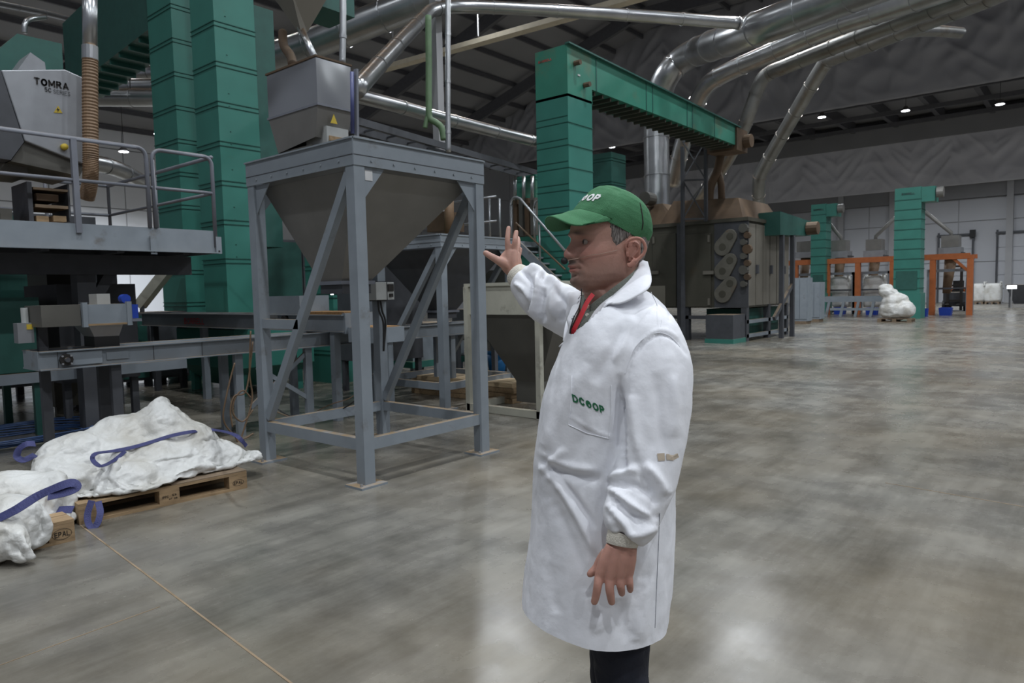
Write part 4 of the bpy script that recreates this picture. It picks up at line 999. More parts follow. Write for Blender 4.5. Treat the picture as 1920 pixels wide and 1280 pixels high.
# upright pipe + brown hose in front of the sorter
t = thing('suction_hose', 'brown corrugated hose on a silver upright pipe in front of the sorting machine', 'hose', at(168, 370, y=SY - 0.2))
HY = SY - 0.22
pt, pm, pe = at(168, -30, y=HY), at(169, 92, y=HY), at(169, 352, y=HY)
MB().tube([pt, pm], 0.076, 16).build('silver_pipe', 'duct', t, smooth=True)
MB().tube([pm + Vector((0, 0, 0.03)), at(169, 112, y=HY)], 0.084, 16).build('clamp_collar', 'duct', t)
path = smooth_path([at(169, 108, y=HY), at(169, 200, y=HY), at(170, 290, y=HY), at(169, 340, y=HY), at(162, 372, y=HY + 0.1)], 32)
m = MB(); m.tube(path, [0.076 + 0.007 * (i % 2) for i in range(len(path))], 16); m.build('hose_body', 'hose_brown', t)

# background machinery under the platform
def clutter(label, name, cat, xa, xb, y0, dy, z0, z1, m, extra=()):
    t = thing(name, label, cat, ((xa + xb) / 2, y0 + dy / 2, 0))
    MB().box((xa, y0, z0), (xb, y0 + dy, z1)).build('housing', m, t)
    for x in (xa + 0.06, xb - 0.06):
        for y in (y0 + 0.06, y0 + dy - 0.06): MB().box((x - 0.04, y - 0.04, 0), (x + 0.04, y + 0.04, z0)).build('leg', m, t)
    for (nm, mm, a, c) in extra: MB().box(a, c).build(nm, mm, t)
    return t
clutter('dark green machine with a funnel foot, at far left under the platform', 'screening_machine', 'machine', 1.6, 2.75, 9.4, 1.3, 0.75, 1.6, 'green_dark',
        (('lower_beam', 'steel', (0.6, 9.35, 0.62), (4.4, 9.45, 0.74)),))
clutter('grey cased machine under the platform behind the sieve feeder', 'screening_machine', 'machine', 3.0, 3.9, 9.6, 1.2, 0.55, 1.75, 'steel_dark')
clutter('tall dark cabinet under the platform behind the platform column', 'dark_cabinet', 'cabinet', 3.3, 3.9, 10.9, 0.8, 0.1, 2.0, 'oven')
clutter('dark cased machine below the large hopper with one small lit lamp', 'dark_cabinet', 'cabinet', 6.9, 7.9, 8.5, 0.9, 0.5, 2.05, 'steel_dark',
        ())
q = at(621, 551, y=8.48); MB().tube([(q.x, 8.48, q.z), (q.x, 8.44, q.z)], 0.014, 10).build('indicator_lamp', 'lamp_small', bpy.data.objects['dark_cabinet.001'])
clutter('green based grey machine low behind the large stand legs', 'cleaning_machine', 'machine', 8.3, 9.6, 9.2, 1.2, 0.35, 1.0, 'steel', (('green_frame', 'green', (8.2, 9.1, 0.25), (9.7, 10.5, 0.36)),))
clutter('grey machine on legs behind the second stand', 'cleaning_machine', 'machine', 9.0, 10.4, 7.9, 1.0, 0.7, 1.25, 'steel_dark')
clutter('dark machine between the second stand and the stairs', 'cleaning_machine', 'machine', 11.2, 12.8, 8.7, 1.4, 0.5, 2.0, 'hopper_dark')
clutter('dark machine behind the stair foot', 'cleaning_machine', 'machine', 13.2, 14.6, 7.6, 1.4, 0.4, 1.6, 'oven')
t = thing('sloping_chute', 'pale sloping metal chute seen below the platform against the bright wall', 'chute', at(300, 510, x=9))
MB().beam(at(262, 573, x=5.5), at(322, 497, x=5.9), 0.22, 0.16).build('chute_body', 'cream', t)
q = at(266, 570, x=5.5); MB().box((q.x - 0.03, q.y - 0.03, 0), (q.x + 0.03, q.y + 0.03, q.z)).build('leg', 'steel_dark', t)
def dark_block(label, xa, xb, y0, dy, z0, z1):  # dark bodies added to cover bright gaps in the background
    t = thing('filler_machine', label, 'machine', ((xa + xb) / 2, y0 + dy / 2, 0))
    n_ = max(2, int((xb - xa) / 0.8))
    MB().box((xa, y0 + 0.03, z0), (xb, y0 + dy, z1)).build('housing', 'steel_dark', t)
    for i in range(n_):
        x0, x1 = xa + (xb - xa) * i / n_ + 0.02, xa + (xb - xa) * (i + 1) / n_ - 0.02
        MB().box((x0, y0, z0 + 0.05), (x1, y0 + 0.029, z1 - 0.05)).build('side_panel', ('green_dark', 'steel_dark', 'oven')[i % 3], t)
    for x in (xa + 0.1, (xa + xb) / 2, xb - 0.1):
        for y in (y0 + 0.1, y0 + dy - 0.1): MB().box((x - 0.05, y - 0.05, 0), (x + 0.05, y + 0.05, z0)).build('leg', 'steel_dark', t)
YB = 12.6
dark_block('long dark cased filler machine at far left, added to cover a bright gap behind the platform', at(-60, 500, y=YB).x, at(186, 500, y=YB).x, YB, 1.4, 0.25, 2.9)
dark_block('low dark cased filler machine behind the sieve feeder, added to cover a bright gap below the wall', at(190, 500, y=YB + 0.3).x, at(345, 500, y=YB + 0.3).x, YB + 0.3, 1.0, 0.12, at(260, 586, y=YB + 0.3).z)
YC = 12.7
dark_block('dark cased filler machine behind the large stand, added to hide the bright wall right of the tall green tower', at(499, 500, y=YC).x, at(740, 500, y=YC).x, YC, 1.4, 0.2, at(600, 452, y=YC).z)
# blue hose coil at far left
t = thing('hose_coil', 'loose coil of blue air hose on the floor at far left', 'hose', at(30, 830, z=0))
cq = at(28, 828, z=0.0)
for k in range(7):
    pts = [(cq.x + (0.55 + 0.05 * k) * math.cos(a_) * 1.1, cq.y + (0.42 + 0.04 * k) * math.sin(a_), 0.02 + 0.016 * k + 0.01 * math.sin(3 * a_ + k)) for a_ in [2 * PI * i / 40 for i in range(41)]]
    MB().tube(pts, 0.011, 6, cap=False).build('hose_turn', 'blue_hose', t, smooth=True)
# tan hoses looping by the near stand
t = thing('hanging_hoses', 'bundle of tan hoses looped down beside the left leg of the large stand', 'hose', at(450, 770, y=7.1))
for pts in (((470, 620), (468, 700), (473, 745), (462, 790), (448, 828), (440, 812)), ((440, 680), (425, 740), (420, 790), (450, 822), (475, 812)),
            ((474, 640), (462, 730), (440, 742), (432, 768), (436, 800)), ((470, 745), (455, 732), (440, 748), (437, 775), (455, 790), (474, 768))):
    MB().tube(smooth_path([at(x, y, y=7.05) for x, y in pts], 8), 0.009, 6).build('hose_strand', 'cable_brown', t, smooth=True)
t = thing('floor_cable', 'thin dark cable sagging inside the large stand', 'cable', at(570, 780, d=7.4))
MB().tube(smooth_path(S((510, 760, 7.6), (545, 780, 7.5), (580, 789, 7.4), (630, 772, 7.3), (668, 748, 7.2), (700, 700, 7.2)), 8), 0.007, 6).build('cable_run', 'cable', t, smooth=True)
MB().tube(smooth_path(S((510, 768, 7.5), (560, 783, 7.4), (620, 758, 7.3), (665, 740, 7.2), (692, 690, 7.2)), 8), 0.006, 6).build('cable_run', 'cable_brown', t, smooth=True)

# second platform with stairs in the middle distance
XD = 10.8
t = thing('stair_platform', 'small platform and descending stair with tubular handrails, behind the raised hand', 'stairs', (XD + 0.5, 8.6, 0))
dz = at(960, 452, x=XD).z
yL_, yR_ = at(880, 452, x=XD).y, at(968, 452, x=XD).y
MB().box((XD, yR_, dz - 0.22), (XD + 1.0, yL_ + 0.8, dz)).build('deck', 'steel', t)
for px in (893, 905, 918, 937):
    yy = at(px, 400, x=XD).y; zt2 = at(px, 372, x=XD).z
    MB().tube([(XD, yy, dz), (XD, yy, zt2)], 0.022, 8).build('rail_post', 'rail', t, smooth=True)
za_ = at(930, 368, x=XD).z; zb2 = at(930, 414, x=XD).z
for z in (za_, zb2):
    MB().tube([(XD, yL_ + 0.8, z), (XD, at(930, 368, x=XD).y, z)], 0.022, 8).build('guard_rail', 'rail', t, smooth=True)
foot = at(1062, 560, x=XD)
for xo in (0.0, 0.75):
    s0 = Vector((XD + xo, at(968, 452, x=XD).y, dz - 0.05)); s1 = Vector((XD + xo, at(1060, 545, x=XD).y, at(1060, 545, x=XD).z))
    MB().beam(s0, s1, 0.05, 0.16).build('stringer', 'steel', t)
    h0 = s0 + Vector((0, 0, 0.62)); h1 = s1 + Vector((0, 0, 0.85))
    hh = [s0 + Vector((0, 0.12, 0.05)), s0 + Vector((0, 0.12, 0.75))] + bent(s0 + Vector((0, 0.12, 0.75)), s0 + Vector((0, 0.1, 0.98)), s0 + Vector((0, -0.12, 0.86))) + [s1 + Vector((0, 0, 0.75))]
    MB().tube(hh, 0.024, 10).build('handrail', 'rail', t, smooth=True)
    MB().tube([s0 + Vector((0, 0, 0.4)), s1 + Vector((0, 0, 0.4))], 0.018, 8).build('mid_rail', 'cable_brown', t, smooth=True)
    MB().tube([(s0 + s1) / 2, (s0 + s1) / 2 + Vector((0, 0, 0.8))], 0.018, 8).build('rail_post', 'rail', t, smooth=True)
for k in range(8):
    p = s0.lerp(s1, (k + 0.5) / 8); MB().box((XD + 0.03, p.y - 0.1, p.z - 0.015), (XD + 0.72, p.y + 0.1, p.z + 0.015)).build('tread', 'steel', t)
for x, y in ((XD + 0.05, yR_ + 0.05), (XD + 0.05, yL_), (XD + 0.95, yR_ + 0.05)): MB().box((x - 0.05, y - 0.05, 0), (x + 0.05, y + 0.05, dz - 0.2)).build('leg', 'steel', t)
# machine with pale stubs above it
t = thing('screw_machine', 'brown and silver dusty machine on the platform between the two stands', 'machine', at(865, 400, x=10))
MB().tube([at(842, 440, x=9.2), at(842, 360, x=9.2)], 0.09, 12).build('brown_pipe', 'hose_brown', t, smooth=True)
a, c_ = at(800, 400, x=9.2), at(835, 432, x=9.2); MB().box((9.2, c_.y, c_.z), (9.7, a.y, a.z)).build('box_body', 'rusty', t)
a, c_ = at(958, 375, x=13.0), at(1002, 440, x=13.0); [MB().box((13.0, c_.y + (a.y - c_.y) * k_ / 4, c_.z), (13.3, c_.y + (a.y - c_.y) * (k_ / 4 + .16), a.z)).build('rear_body', 'rusty' if k_ % 2 else 'hopper_dark', t) for k_ in range(4)]
for px in (966, 982, 998):
    MB().tube([at(px, 375, x=12.9), at(px, 330, x=12.9)], 0.04, 10).build('silver_stub', 'duct', t, smooth=True)

# ================================================================== FAR END: BAGGING STATIONS
def far_elev(label, px0, px1, ytop, x, lean=0.0):
    a, c_ = at(px0, ytop, x=x), at(px1, ytop, x=x)
    t = thing('bucket_elevator', label, 'elevator', (x + 0.5, (a.y + c_.y) / 2, 0), None)
    cb = MB().box((x, c_.y, 1.0), (x + 0.9, a.y, a.z)).build('casing', 'green', t)
    z = 1.3
    while z < a.z - 0.3:
        MB().box((x - 0.02, c_.y - 0.02, z), (x + 0.92, a.y + 0.02, z + 0.03)).build('flange', 'seam', cb); z += 0.42
    MB().box((x - 0.05, c_.y - 0.05, 0), (x + 1.0, a.y + 0.05, 1.1)).build('boot', 'green', t)
    MB().box((x - 0.03, c_.y + 0.1, 1.25), (x, a.y - 0.1, 2.05)).build('grille', 'green_dark', t)
    MB().box((x, c_.y - 0.5, a.z - 0.65), (x + 0.85, c_.y + 0.01, a.z - 0.03)).build('head_outlet', 'green', t)
    MB().tube([(x + 0.1, c_.y - 0.55, a.z - 0.3), (x + 0.1, c_.y - 0.80, a.z - 0.3)], 0.22, 16).build('head_motor', 'hopper', t)
    q = at((px0 + px1) / 2, ytop + 9, x=x - 0.02); lettering('BORRELL', q, (0, -1, 0), (0, 0, 1), 0.5, 0.09, 'ink_grey', t)
    return t
far_elev('teal green elevator tower nearest the orange corner post at the far end', 1678, 1728, 354, 34.3)
far_elev('teal green elevator tower farther left at the far end, beside the oven', 1521, 1549, 384, 37.8)
# orange gantry
OXF = 38.2
zbm = at(1817, 478, x=OXF).z
t = thing('orange_gantry', 'orange steel gantry over the bagging stations at the far end', 'gantry', (OXF, 8, 0))
ya_, yb_ = at(1819, 478, x=OXF).y, at(1480, 478, x=OXF).y
MB().box((OXF - 0.12, ya_, zbm - 0.16), (OXF + 0.12, yb_, zbm + 0.1)).build('beam', 'orange', t)
for px in (1818, 1748, 1673, 1608, 1551, 1492):
    yy = at(px, 560, x=OXF).y; MB().box((OXF - 0.11, yy - 0.12, 0), (OXF + 0.11, yy + 0.12, zbm)).build('post', 'orange', t)
yy = at(1818, 560, x=OXF).y; MB().beam((OXF, yy, zbm - 0.8), (OXF, yy + 0.8, zbm), 0.12, 0.12).build('corner_brace', 'orange', t)
MB().box((OXF + 2.4, ya_, zbm - 0.1), (OXF + 2.6, yb_, zbm + 0.1)).build('beam', 'orange', t)
# weigh heads, frames, filling tubes, bags
bag_me = None
def bigbag(name, label, cx, cy, z0, s, h, grp=None, seed=0):
    vs = []; n = 14; ny = 9
    for j in range(ny):
        v = j / (ny - 1); z = z0 + h * v
        k = s * (0.94 + 0.10 * math.sin(PI * v)) * (1 if v < 0.99 else 0.9)
        for i in range(n * 4):
            a_ = 2 * PI * i / (n * 4); ca, sa = math.cos(a_), math.sin(a_)
            r = k / (abs(ca) ** 5 + abs(sa) ** 5) ** 0.2
            nn = noise.noise(Vector((ca * 2 + seed, sa * 2, z * 2.0))) * 0.05
            vs.append((cx + ca * (r + nn), cy + sa * (r + nn), z))
    m = n * 4
    fs = [(j*m+i, j*m+(i+1) % m, (j+1)*m+(i+1) % m, (j+1)*m+i) for j in range(ny-1) for i in range(m)] + [tuple(range(m-1, -1, -1)), tuple((ny-1)*m+i for i in range(m))]
    t = thing(name, label, 'bag', (cx, cy, z0), grp)
    MB().add(vs, fs).build('bag_body', 'bag', t, smooth=True)
    for sx in (-1, 1):
        for sy in (-1, 1):
            MB().tube(smooth_path([(cx + sx*s*0.95, cy + sy*s*0.95, z0 + h * 0.85), (cx + sx*s*0.85, cy + sy*s*0.85, z0 + h * 1.08), (cx + sx*s*0.4, cy + sy*s*0.9, z0 + h * 1.0)], 5), 0.03, 6).build('lifting_loop', 'bag', t, smooth=True)
    return t
def pallet(t, c, ang, z=0.0, L=1.2, W=0.8, dark=False):
    """euro pallet made of boards and blocks, parts of t"""
    mw = 'wood_dark' if dark else 'wood'
    R = Matrix.Rotation(ang, 3, 'Z'); c = Vector(c)
    def bx(nm, x0, x1, y0, y1, z0, z1, m=None):
        b = MB(); b.box((x0, y0, z0), (x1, y1, z1)); b.v = [R @ v + c + Vector((0, 0, z)) for v in b.v]
        return b.build(nm, m or mw, t)
    for k, w_ in enumerate((0.145, 0.10, 0.145, 0.10, 0.145)):
        yc = (-W/2 + 0.0725, -W/4 - 0.01, 0, W/4 + 0.01, W/2 - 0.0725)[k]
        bx('deck_board', -L/2, L/2, yc - w_/2, yc + w_/2, 0.122, 0.144)
    for xc in (-L/2 + 0.0725, 0, L/2 - 0.0725): bx('cross_board', xc - 0.0725, xc + 0.0725, -W/2, W/2, 0.100, 0.1215)
    bl = []
    for xc in (-L/2 + 0.0725, 0, L/2 - 0.0725):
        for yc in (-W/2 + 0.05, 0, W/2 - 0.05): bl.append(bx('block', xc - 0.0725, xc + 0.0725, yc - 0.05, yc + 0.05, 0.022, 0.0995))
    for yc in (-W/2 + 0.05, 0, W/2 - 0.05): bx('bottom_board', -L/2, L/2, yc - 0.05, yc + 0.05, 0.0, 0.0215)
    return bl, R, c
stations = [(1783, 442, 'farthest right, over the forklift'), (1641, 449, 'left of the nearer green tower'), (1576, 451, 'between the two far green towers'), (1511, 453, 'left of the farther green tower')]
for i, (px, py, wh) in enumerate(stations):
    c = at(px, 480, x=OXF + 1.2); top = at(px, py, x=OXF + 1.2).z
    t = thing('weighing_machine', 'grey weighing head on the orange gantry, ' + wh, 'scale', (c.x, c.y, c.z))
    MB().box((c.x - 0.4, c.y - 0.36, top - 0.55), (c.x + 0.4, c.y + 0.36, top)).build('upper_box', 'hopper', t)
    MB().box((c.x - 0.45, c.y - 0.46, c.z - 0.1), (c.x + 0.45, c.y + 0.46, top - 0.56)).build('lower_box', 'cast', t)
    MB().box((c.x - 0.5, c.y - 0.52, c.z - 0.06), (c.x + 0.5, c.y - 0.47, top - 0.8)).build('side_arm', 'steel_dark', t)
    MB().tube([(c.x, c.y, c.z - 0.1), (c.x - 0.1, c.y + 0.14, 1.0)], [0.26, 0.17], 12).build('filling_spout', 'cable_brown', t, smooth=True)
    f = thing('filling_frame', 'grey bag-filling frame on the floor below the weighing head ' + wh, 'frame', (c.x, c.y, 0))
    wv = 0.80; ht = 2.15
    for yy in (c.y - wv, c.y + wv):
        for xx in (c.x - 0.6, c.x + 0.6): MB().box((xx - 0.08, yy - 0.08, 0), (xx + 0.08, yy + 0.08, ht)).build('post', 'steel', f)
        MB().box((c.x - 0.6, yy - 0.05, ht - 0.15), (c.x + 0.6, yy + 0.05, ht)).build('crossbar', 'steel', f)
    MB().box((c.x - 0.68, c.y - wv, ht - 0.13), (c.x - 0.56, c.y + wv, ht)).build('crossbar', 'steel', f)
    MB().box((c.x - 0.66, c.y - wv, 1.2), (c.x - 0.58, c.y + wv, 1.28)).build('crossbar', 'steel_dark', f)
    if i in (1, 2):
        bigbag('big_bag', 'white big bag hanging in the filling frame ' + wh, c.x + 0.1, c.y, 0.35, 0.5, 1.6, seed=i)
# spouts from the elevators to the heads
for (a, c_), lb in ((((1728, 392), (1783, 444)), 'right from the nearer far green tower'), (((1679, 408), (1642, 450)), 'left from the nearer far green tower'), (((1549, 412), (1577, 453)), 'right from the farther far green tower')):
    t = thing('feed_pipe', 'thin brown feed pipe slanting down ' + lb, 'pipe', at(*c_, x=OXF + 1.2))
    p = at(*a, x=OXF + 0.6); q = at(*c_, x=OXF + 1.2)
    MB().tube([p, q + Vector((0, 0, 0.2)), q], 0.09, 10).build('pipe_body', 'hopper', t, smooth=True)
# table conveyor
t = thing('roller_table', 'long low grey roller table on legs at the far end', 'conveyor', (36, 9, 0))
a, c_ = at(1540, 556, x=35.7), at(1712, 556, x=35.7)
for i in range(2):
    MB().box((35.7 + i * 0.8, c_.y, a.z - 0.26), (35.76 + i * 0.8, a.y, a.z)).build('side_beam', 'steel', t)
MB().box((35.72, c_.y, a.z - 0.12), (36.52, a.y, a.z - 0.06)).build('belt', 'steel_dark', t)
k = 0
yy = c_.y + 0.3
while yy < a.y:
    MB().beam((35.73, yy, a.z - 0.26), (35.73, yy + 0.15, 0.0), 0.10, 0.12).build('leg', 'steel', t); yy += 0.65
MB().box((35.7, c_.y + 0.6, 0.30), (35.8, a.y - 0.4, 0.42)).build('lower_rail', 'steel', t)
# cabinets beside the oven
for k, (xa_, xb_, yt_, yb2, lb) in enumerate(((1485, 1514, 521, 602, 'tall grey cabinet beside the far side of the oven'), (1514, 1538, 529, 598, 'lower grey cabinet right of the taller one'))):
    b0 = at(xb_, yb2, z=0.12); X = b0.x
    y0_, y1_ = at(xb_, yb2, x=X).y, at(xa_, yb2, x=X).y
    t = thing('electrical_cabinet', lb, 'cabinet', (X + 0.3, (y0_ + y1_) / 2, 0))
    zt3 = at(xa_, yt_, x=X).z
    MB().box((X, y0_, 0.12), (X + 0.6, y1_, zt3)).build('cabinet_body', 'steel', t)
    MB().box((X - 0.02, y0_ + 0.03, 0.2), (X - 0.002, (y0_ + y1_) / 2 - 0.01, zt3 - 0.05)).build('cabinet_door', 'steel', t)
    MB().box((X - 0.02, (y0_ + y1_) / 2 + 0.01, 0.2), (X - 0.002, y1_ - 0.03, zt3 - 0.05)).build('cabinet_door', 'steel', t)
    MB().box((X, y0_ + 0.05, 0), (X + 0.6, y1_ - 0.05, 0.12)).build('plinth', 'wood_dark', t)
# pallet with the slumped bag
pc = at(1676, 604, z=0)
t = thing('pallet', 'wooden pallet under the slumped white bag at the far end', 'pallet', (pc.x, pc.y, 0))
pallet(t, (pc.x + 0.4, pc.y, 0), PI / 2, dark=True)
def blob(name, label, cat, balls, m, voxel, amp, fr, seed, subs=(), cut=None):
    bm = bmesh.new()
    for (c, r) in balls:
        mt = Matrix.Translation(c) @ Matrix.Diagonal((*r, 1))
        bmesh.ops.create_icosphere(bm, subdivisions=3, radius=1.0, matrix=mt)
    me = bpy.data.meshes.new('tmp'); bm.to_mesh(me); bm.free()
    return finish_remesh(name, label, cat, me, m, voxel, amp, fr, seed)
def remeshed(me, voxel, smooth=4):
    o = bpy.data.objects.new('tmp', me); COL.objects.link(o)
    md = o.modifiers.new('r', 'REMESH'); md.mode = 'VOXEL'; md.voxel_size = voxel; md.use_smooth_shade = True
    if smooth:
        ms = o.modifiers.new('s', 'SMOOTH'); ms.factor = 0.5; ms.iterations = smooth
    dg = bpy.context.evaluated_depsgraph_get(); dg.update()
    out = bpy.data.meshes.new_from_object(o.evaluated_get(dg)); bpy.data.objects.remove(o); bpy.data.meshes.remove(me)
    return out
def crumple(me, amp, fr, seed, zmin=None):
    n = len(me.vertices); co = np.empty(n * 3); me.vertices.foreach_get('co', co); co = co.reshape(-1, 3)
    no = np.empty(n * 3); me.vertices.foreach_get('normal', no); no = no.reshape(-1, 3)
    for i in range(n):
        p = Vector(co[i]) * fr + Vector((seed, seed * 0.7, 0))
        w1 = p + noise.noise_vector(p * 0.7) * 0.6
        dd, _ = noise.voronoi(w1); dd2, _ = noise.voronoi(w1 * 2.3)
        h = (dd[1] - dd[0]) * -1.0 + 0.45 * -(dd2[1] - dd2[0]) + 0.5 * noise.noise(p * 1.1)
        co[i] += no[i] * amp * (h + 0.5)
        if zmin is not None and co[i][2] < zmin: co[i][2] = zmin + 0.002 * (i % 3)
    me.vertices.foreach_set('co', co.reshape(-1)); me.update()
def finish_remesh(name, label, cat, me, m, voxel, amp, fr, seed, zmin=None, parent=None):
    me = remeshed(me, voxel)
    crumple(me, amp, fr, seed, zmin)
    me.polygons.foreach_set('use_smooth', [True] * len(me.polygons))
    me.materials.clear(); me.materials.append(M[m])
    o = bpy.data.objects.new(name, me); COL.objects.link(o); ORG[o.name] = Vector((0, 0, 0))
    if label: tag(o, label, cat)
    return o
bx_, by_ = pc.x + 0.4, pc.y
blob('slumped_bag', 'slumped white bag with knotted top, on the pallet in front of the nearer green tower', 'bag',
     [((bx_, by_, 0.50), (0.5, 0.62, 0.42)), ((bx_, by_ + 0.05, 0.8), (0.42, 0.5, 0.35)), ((bx_, by_ + 0.30, 1.15), (0.32, 0.34, 0.25)), ((bx_, by_ + 0.38, 1.35), (0.18, 0.25, 0.14)), ((bx_, by_ - 0.35, 0.5), (0.42, 0.3, 0.35))],
     'bag', 0.035, 0.07, 2.2, 3)
for px, py, rr_, lb in ((1528, 582, 0.42, 'pale lumpy sack on the floor right of the grey cabinets'), (1550, 580, 0.45, 'tan lumpy sack beside the pale one near the cabinets'), (1708, 582, 0.38, 'small white sack just right of the slumped bag')):
    c = at(px, py + 8, z=0)
    blob('sack', lb, 'sack', [((c.x, c.y, 0.30), (rr_, rr_ * 1.1, 0.29)), ((c.x, c.y + 0.1, 0.5), (rr_ * 0.7, rr_ * 0.8, 0.2))], 'bag', 0.04, 0.06, 2.5, px)
for px, py, lb in ((1575, 582, 'blue crate on the floor, leftmost at the far end'), (1635, 583, 'blue crate on the floor beneath the roller table end'), (1727, 586, 'blue crate at the right foot of the nearer green tower'), (1773, 584, 'blue crate in front of the forklift')):
    c = at(px, py + 7, z=0)
    t = thing('crate', lb, 'crate', (c.x, c.y, 0))
    h_ = 0.36; s_ = 0.22
    MB().shell([(c.x - s_, c.y - s_, 0), (c.x + s_, c.y - s_, 0), (c.x + s_, c.y + s_, 0), (c.x - s_, c.y + s_, 0)], [(c.x - s_ * 1.15, c.y - s_ * 1.15, h_), (c.x + s_ * 1.15, c.y - s_ * 1.15, h_), (c.x + s_ * 1.15, c.y + s_ * 1.15, h_), (c.x - s_ * 1.15, c.y + s_ * 1.15, h_)]).build('crate_body', 'blue_crate', t, solid=0.015)
    MB().box((c.x - s_, c.y - s_, 0.0), (c.x + s_, c.y + s_, 0.02)).build('crate_floor', 'blue_crate', t)
# forklift
fc = at(1788, 583, x=44.0); fy = at(1787, 560, x=43.0).y
t = thing('forklift', 'dark forklift truck standing in the far right filling frame', 'forklift', (44, fy, 0))
MB().box((43.6, fy - 0.55, 0.25), (45.4, fy + 0.55, 1.0)).build('chassis', 'steel_dark', t, bevel=0.05)
MB().box((44.7, fy - 0.5, 1.0), (45.4, fy + 0.5, 1.25)).build('counterweight', 'orange', t, bevel=0.05)
for yy in (fy - 0.48, fy + 0.48):
    for xx in (43.8, 45.2): MB().tube([(xx, yy - 0.1, 0.28), (xx, yy + 0.1, 0.28)], 0.28, 16).build('wheel', 'black', t, smooth=True)
    MB().beam((43.7, yy, 1.0), (44.0, yy, 2.15), 0.07, 0.07).build('guard_post', 'ink', t)
    MB().beam((45.2, yy, 1.2), (45.0, yy, 2.15), 0.07, 0.07).build('guard_post', 'ink', t)
for k in range(6): MB().box((43.95 + k * 0.19, fy - 0.5, 2.13), (44.02 + k * 0.19, fy + 0.5, 2.18)).build('roof_bar', 'ink', t)
for yy in (fy - 0.3, fy + 0.3): MB().box((43.35, yy - 0.06, 0.05), (43.5, yy + 0.06, 2.4)).build('mast', 'ink', t)
for z in (0.5, 1.3, 2.3): MB().box((43.37, fy - 0.3, z), (43.45, fy + 0.3, z + 0.1)).build('mast_crossbar', 'ink', t)
for yy in (fy - 0.25, fy + 0.25): MB().box((42.3, yy - 0.06, 0.35), (43.35, yy + 0.06, 0.39)).build('fork', 'ink', t)
MB().box((44.3, fy - 0.25, 1.0), (44.8, fy + 0.25, 1.1)).build('seat', 'black', t)
MB().box((44.7, fy - 0.25, 1.1), (44.8, fy + 0.25, 1.6)).build('seat_back', 'black', t)
# palletised bags by the far wall
for px, lb in ((1832, 'left of the two white big bags on the floor by the far doors'), (1862, 'right of the two white big bags on the floor by the far doors')):
    c = at(px, 565, z=0); X = 57.5; yy = at(px, 550, x=X).y
    bigbag('big_bag', lb, X, yy, 0.14, 0.50, 1.25, seed=px)
    tt = thing('pallet', 'pallet under the ' + lb.split(' on')[0].replace('two white big bags', 'pair of bags by the far doors'), 'pallet', (X, yy, 0)); pallet(tt, (X, yy, 0), 0, dark=True)
c = at(1908, 560, z=0); X = 50.0; yy = at(1914, 560, x=X).y
t = thing('floor_hopper', 'small dark grey hopper at the right edge of the far end', 'hopper', (X, yy, 0))
MB().shell([(X - 0.2, yy - 0.3, 0.2), (X + 0.2, yy - 0.3, 0.2), (X + 0.2, yy + 0.3, 0.2), (X - 0.2, yy + 0.3, 0.2)], [(X - 0.6, yy - 0.9, 1.3), (X + 0.6, yy - 0.9, 1.3), (X + 0.6, yy + 0.7, 1.3), (X - 0.6, yy + 0.7, 1.3)]).build('hopper_cone', 'steel_dark', t, solid=0.03)
for sx in (-0.5, 0.5):
    for sy in (-0.6, 0.5): MB().box((X + sx - 0.03, yy + sy - 0.03, 0), (X + sx + 0.03, yy + sy + 0.03, 1.2)).build('leg', 'steel_dark', t)
q = at(1897, 538, x=48)
t = thing('signal_light', 'bright white rectangular light on a thin post near the right edge', 'light', (48, q.y, 0))
MB().box((48, q.y - 0.22, q.z - 0.09), (48.1, q.y + 0.22, q.z + 0.09)).build('light_panel', 'lamp_small', t)
MB().box((48.02, q.y - 0.03, 0), (48.08, q.y + 0.03, q.z - 0.09)).build('post', 'concrete', t)

# ================================================================== FOREGROUND PALLETS AND BIG BAGS
pA = Vector((2.905, 5.275, 0)); pB = Vector((1.735, 5.372, 0))
ang = math.atan2((pA - pB).y, (pA - pB).x)
nrm_ = Vector((-math.sin(ang), math.cos(ang), 0))
PC1 = (pA + pB) / 2 + nrm_ * 0.4
t = thing('pallet', 'wooden pallet with stamped blocks under the larger heap of white bag', 'pallet', (PC1.x, PC1.y, 0))
bl, R_, c_ = pallet(t, PC1, ang)
def on_pallet(R_, c_, x, y, z): return R_ @ Vector((x, y, z)) + Vector(c_)
def stamp(blk, R_, c_, x, txts, parent):
    for s, dx, dz, w_, h_ in txts:
        p = on_pallet(R_, c_, x + dx, -0.4 - 0.001, 0.061 + dz)
        lettering(s, p, R_ @ Vector((1, 0, 0)), (0, 0, 1), w_, h_, 'ink', blk, off=0.001)
    return
def oval(blk, R_, c_, x, rx_, rz_):
    pts = [on_pallet(R_, c_, x + rx_ * math.cos(a_), -0.4022, 0.061 + rz_ * math.sin(a_)) for a_ in [2*PI*i/24 for i in range(25)]]
    MB().tube(pts, 0.0012, 5, cap=False).build('stamp_oval', 'ink', blk)
stamp(bl[6], R_, c_, 1.2/2 - 0.0725, [('EPAL', 0, 0, 0.07, 0.026)], t); oval(bl[6], R_, c_, 0.5275, 0.045, 0.024)
stamp(bl[3], R_, c_, 0, [('IPPC', -0.03, 0.006, 0.045, 0.02), ('ES', 0.035, 0.012, 0.03, 0.016), ('HT DB', 0.025, -0.014, 0.06, 0.014)], t)
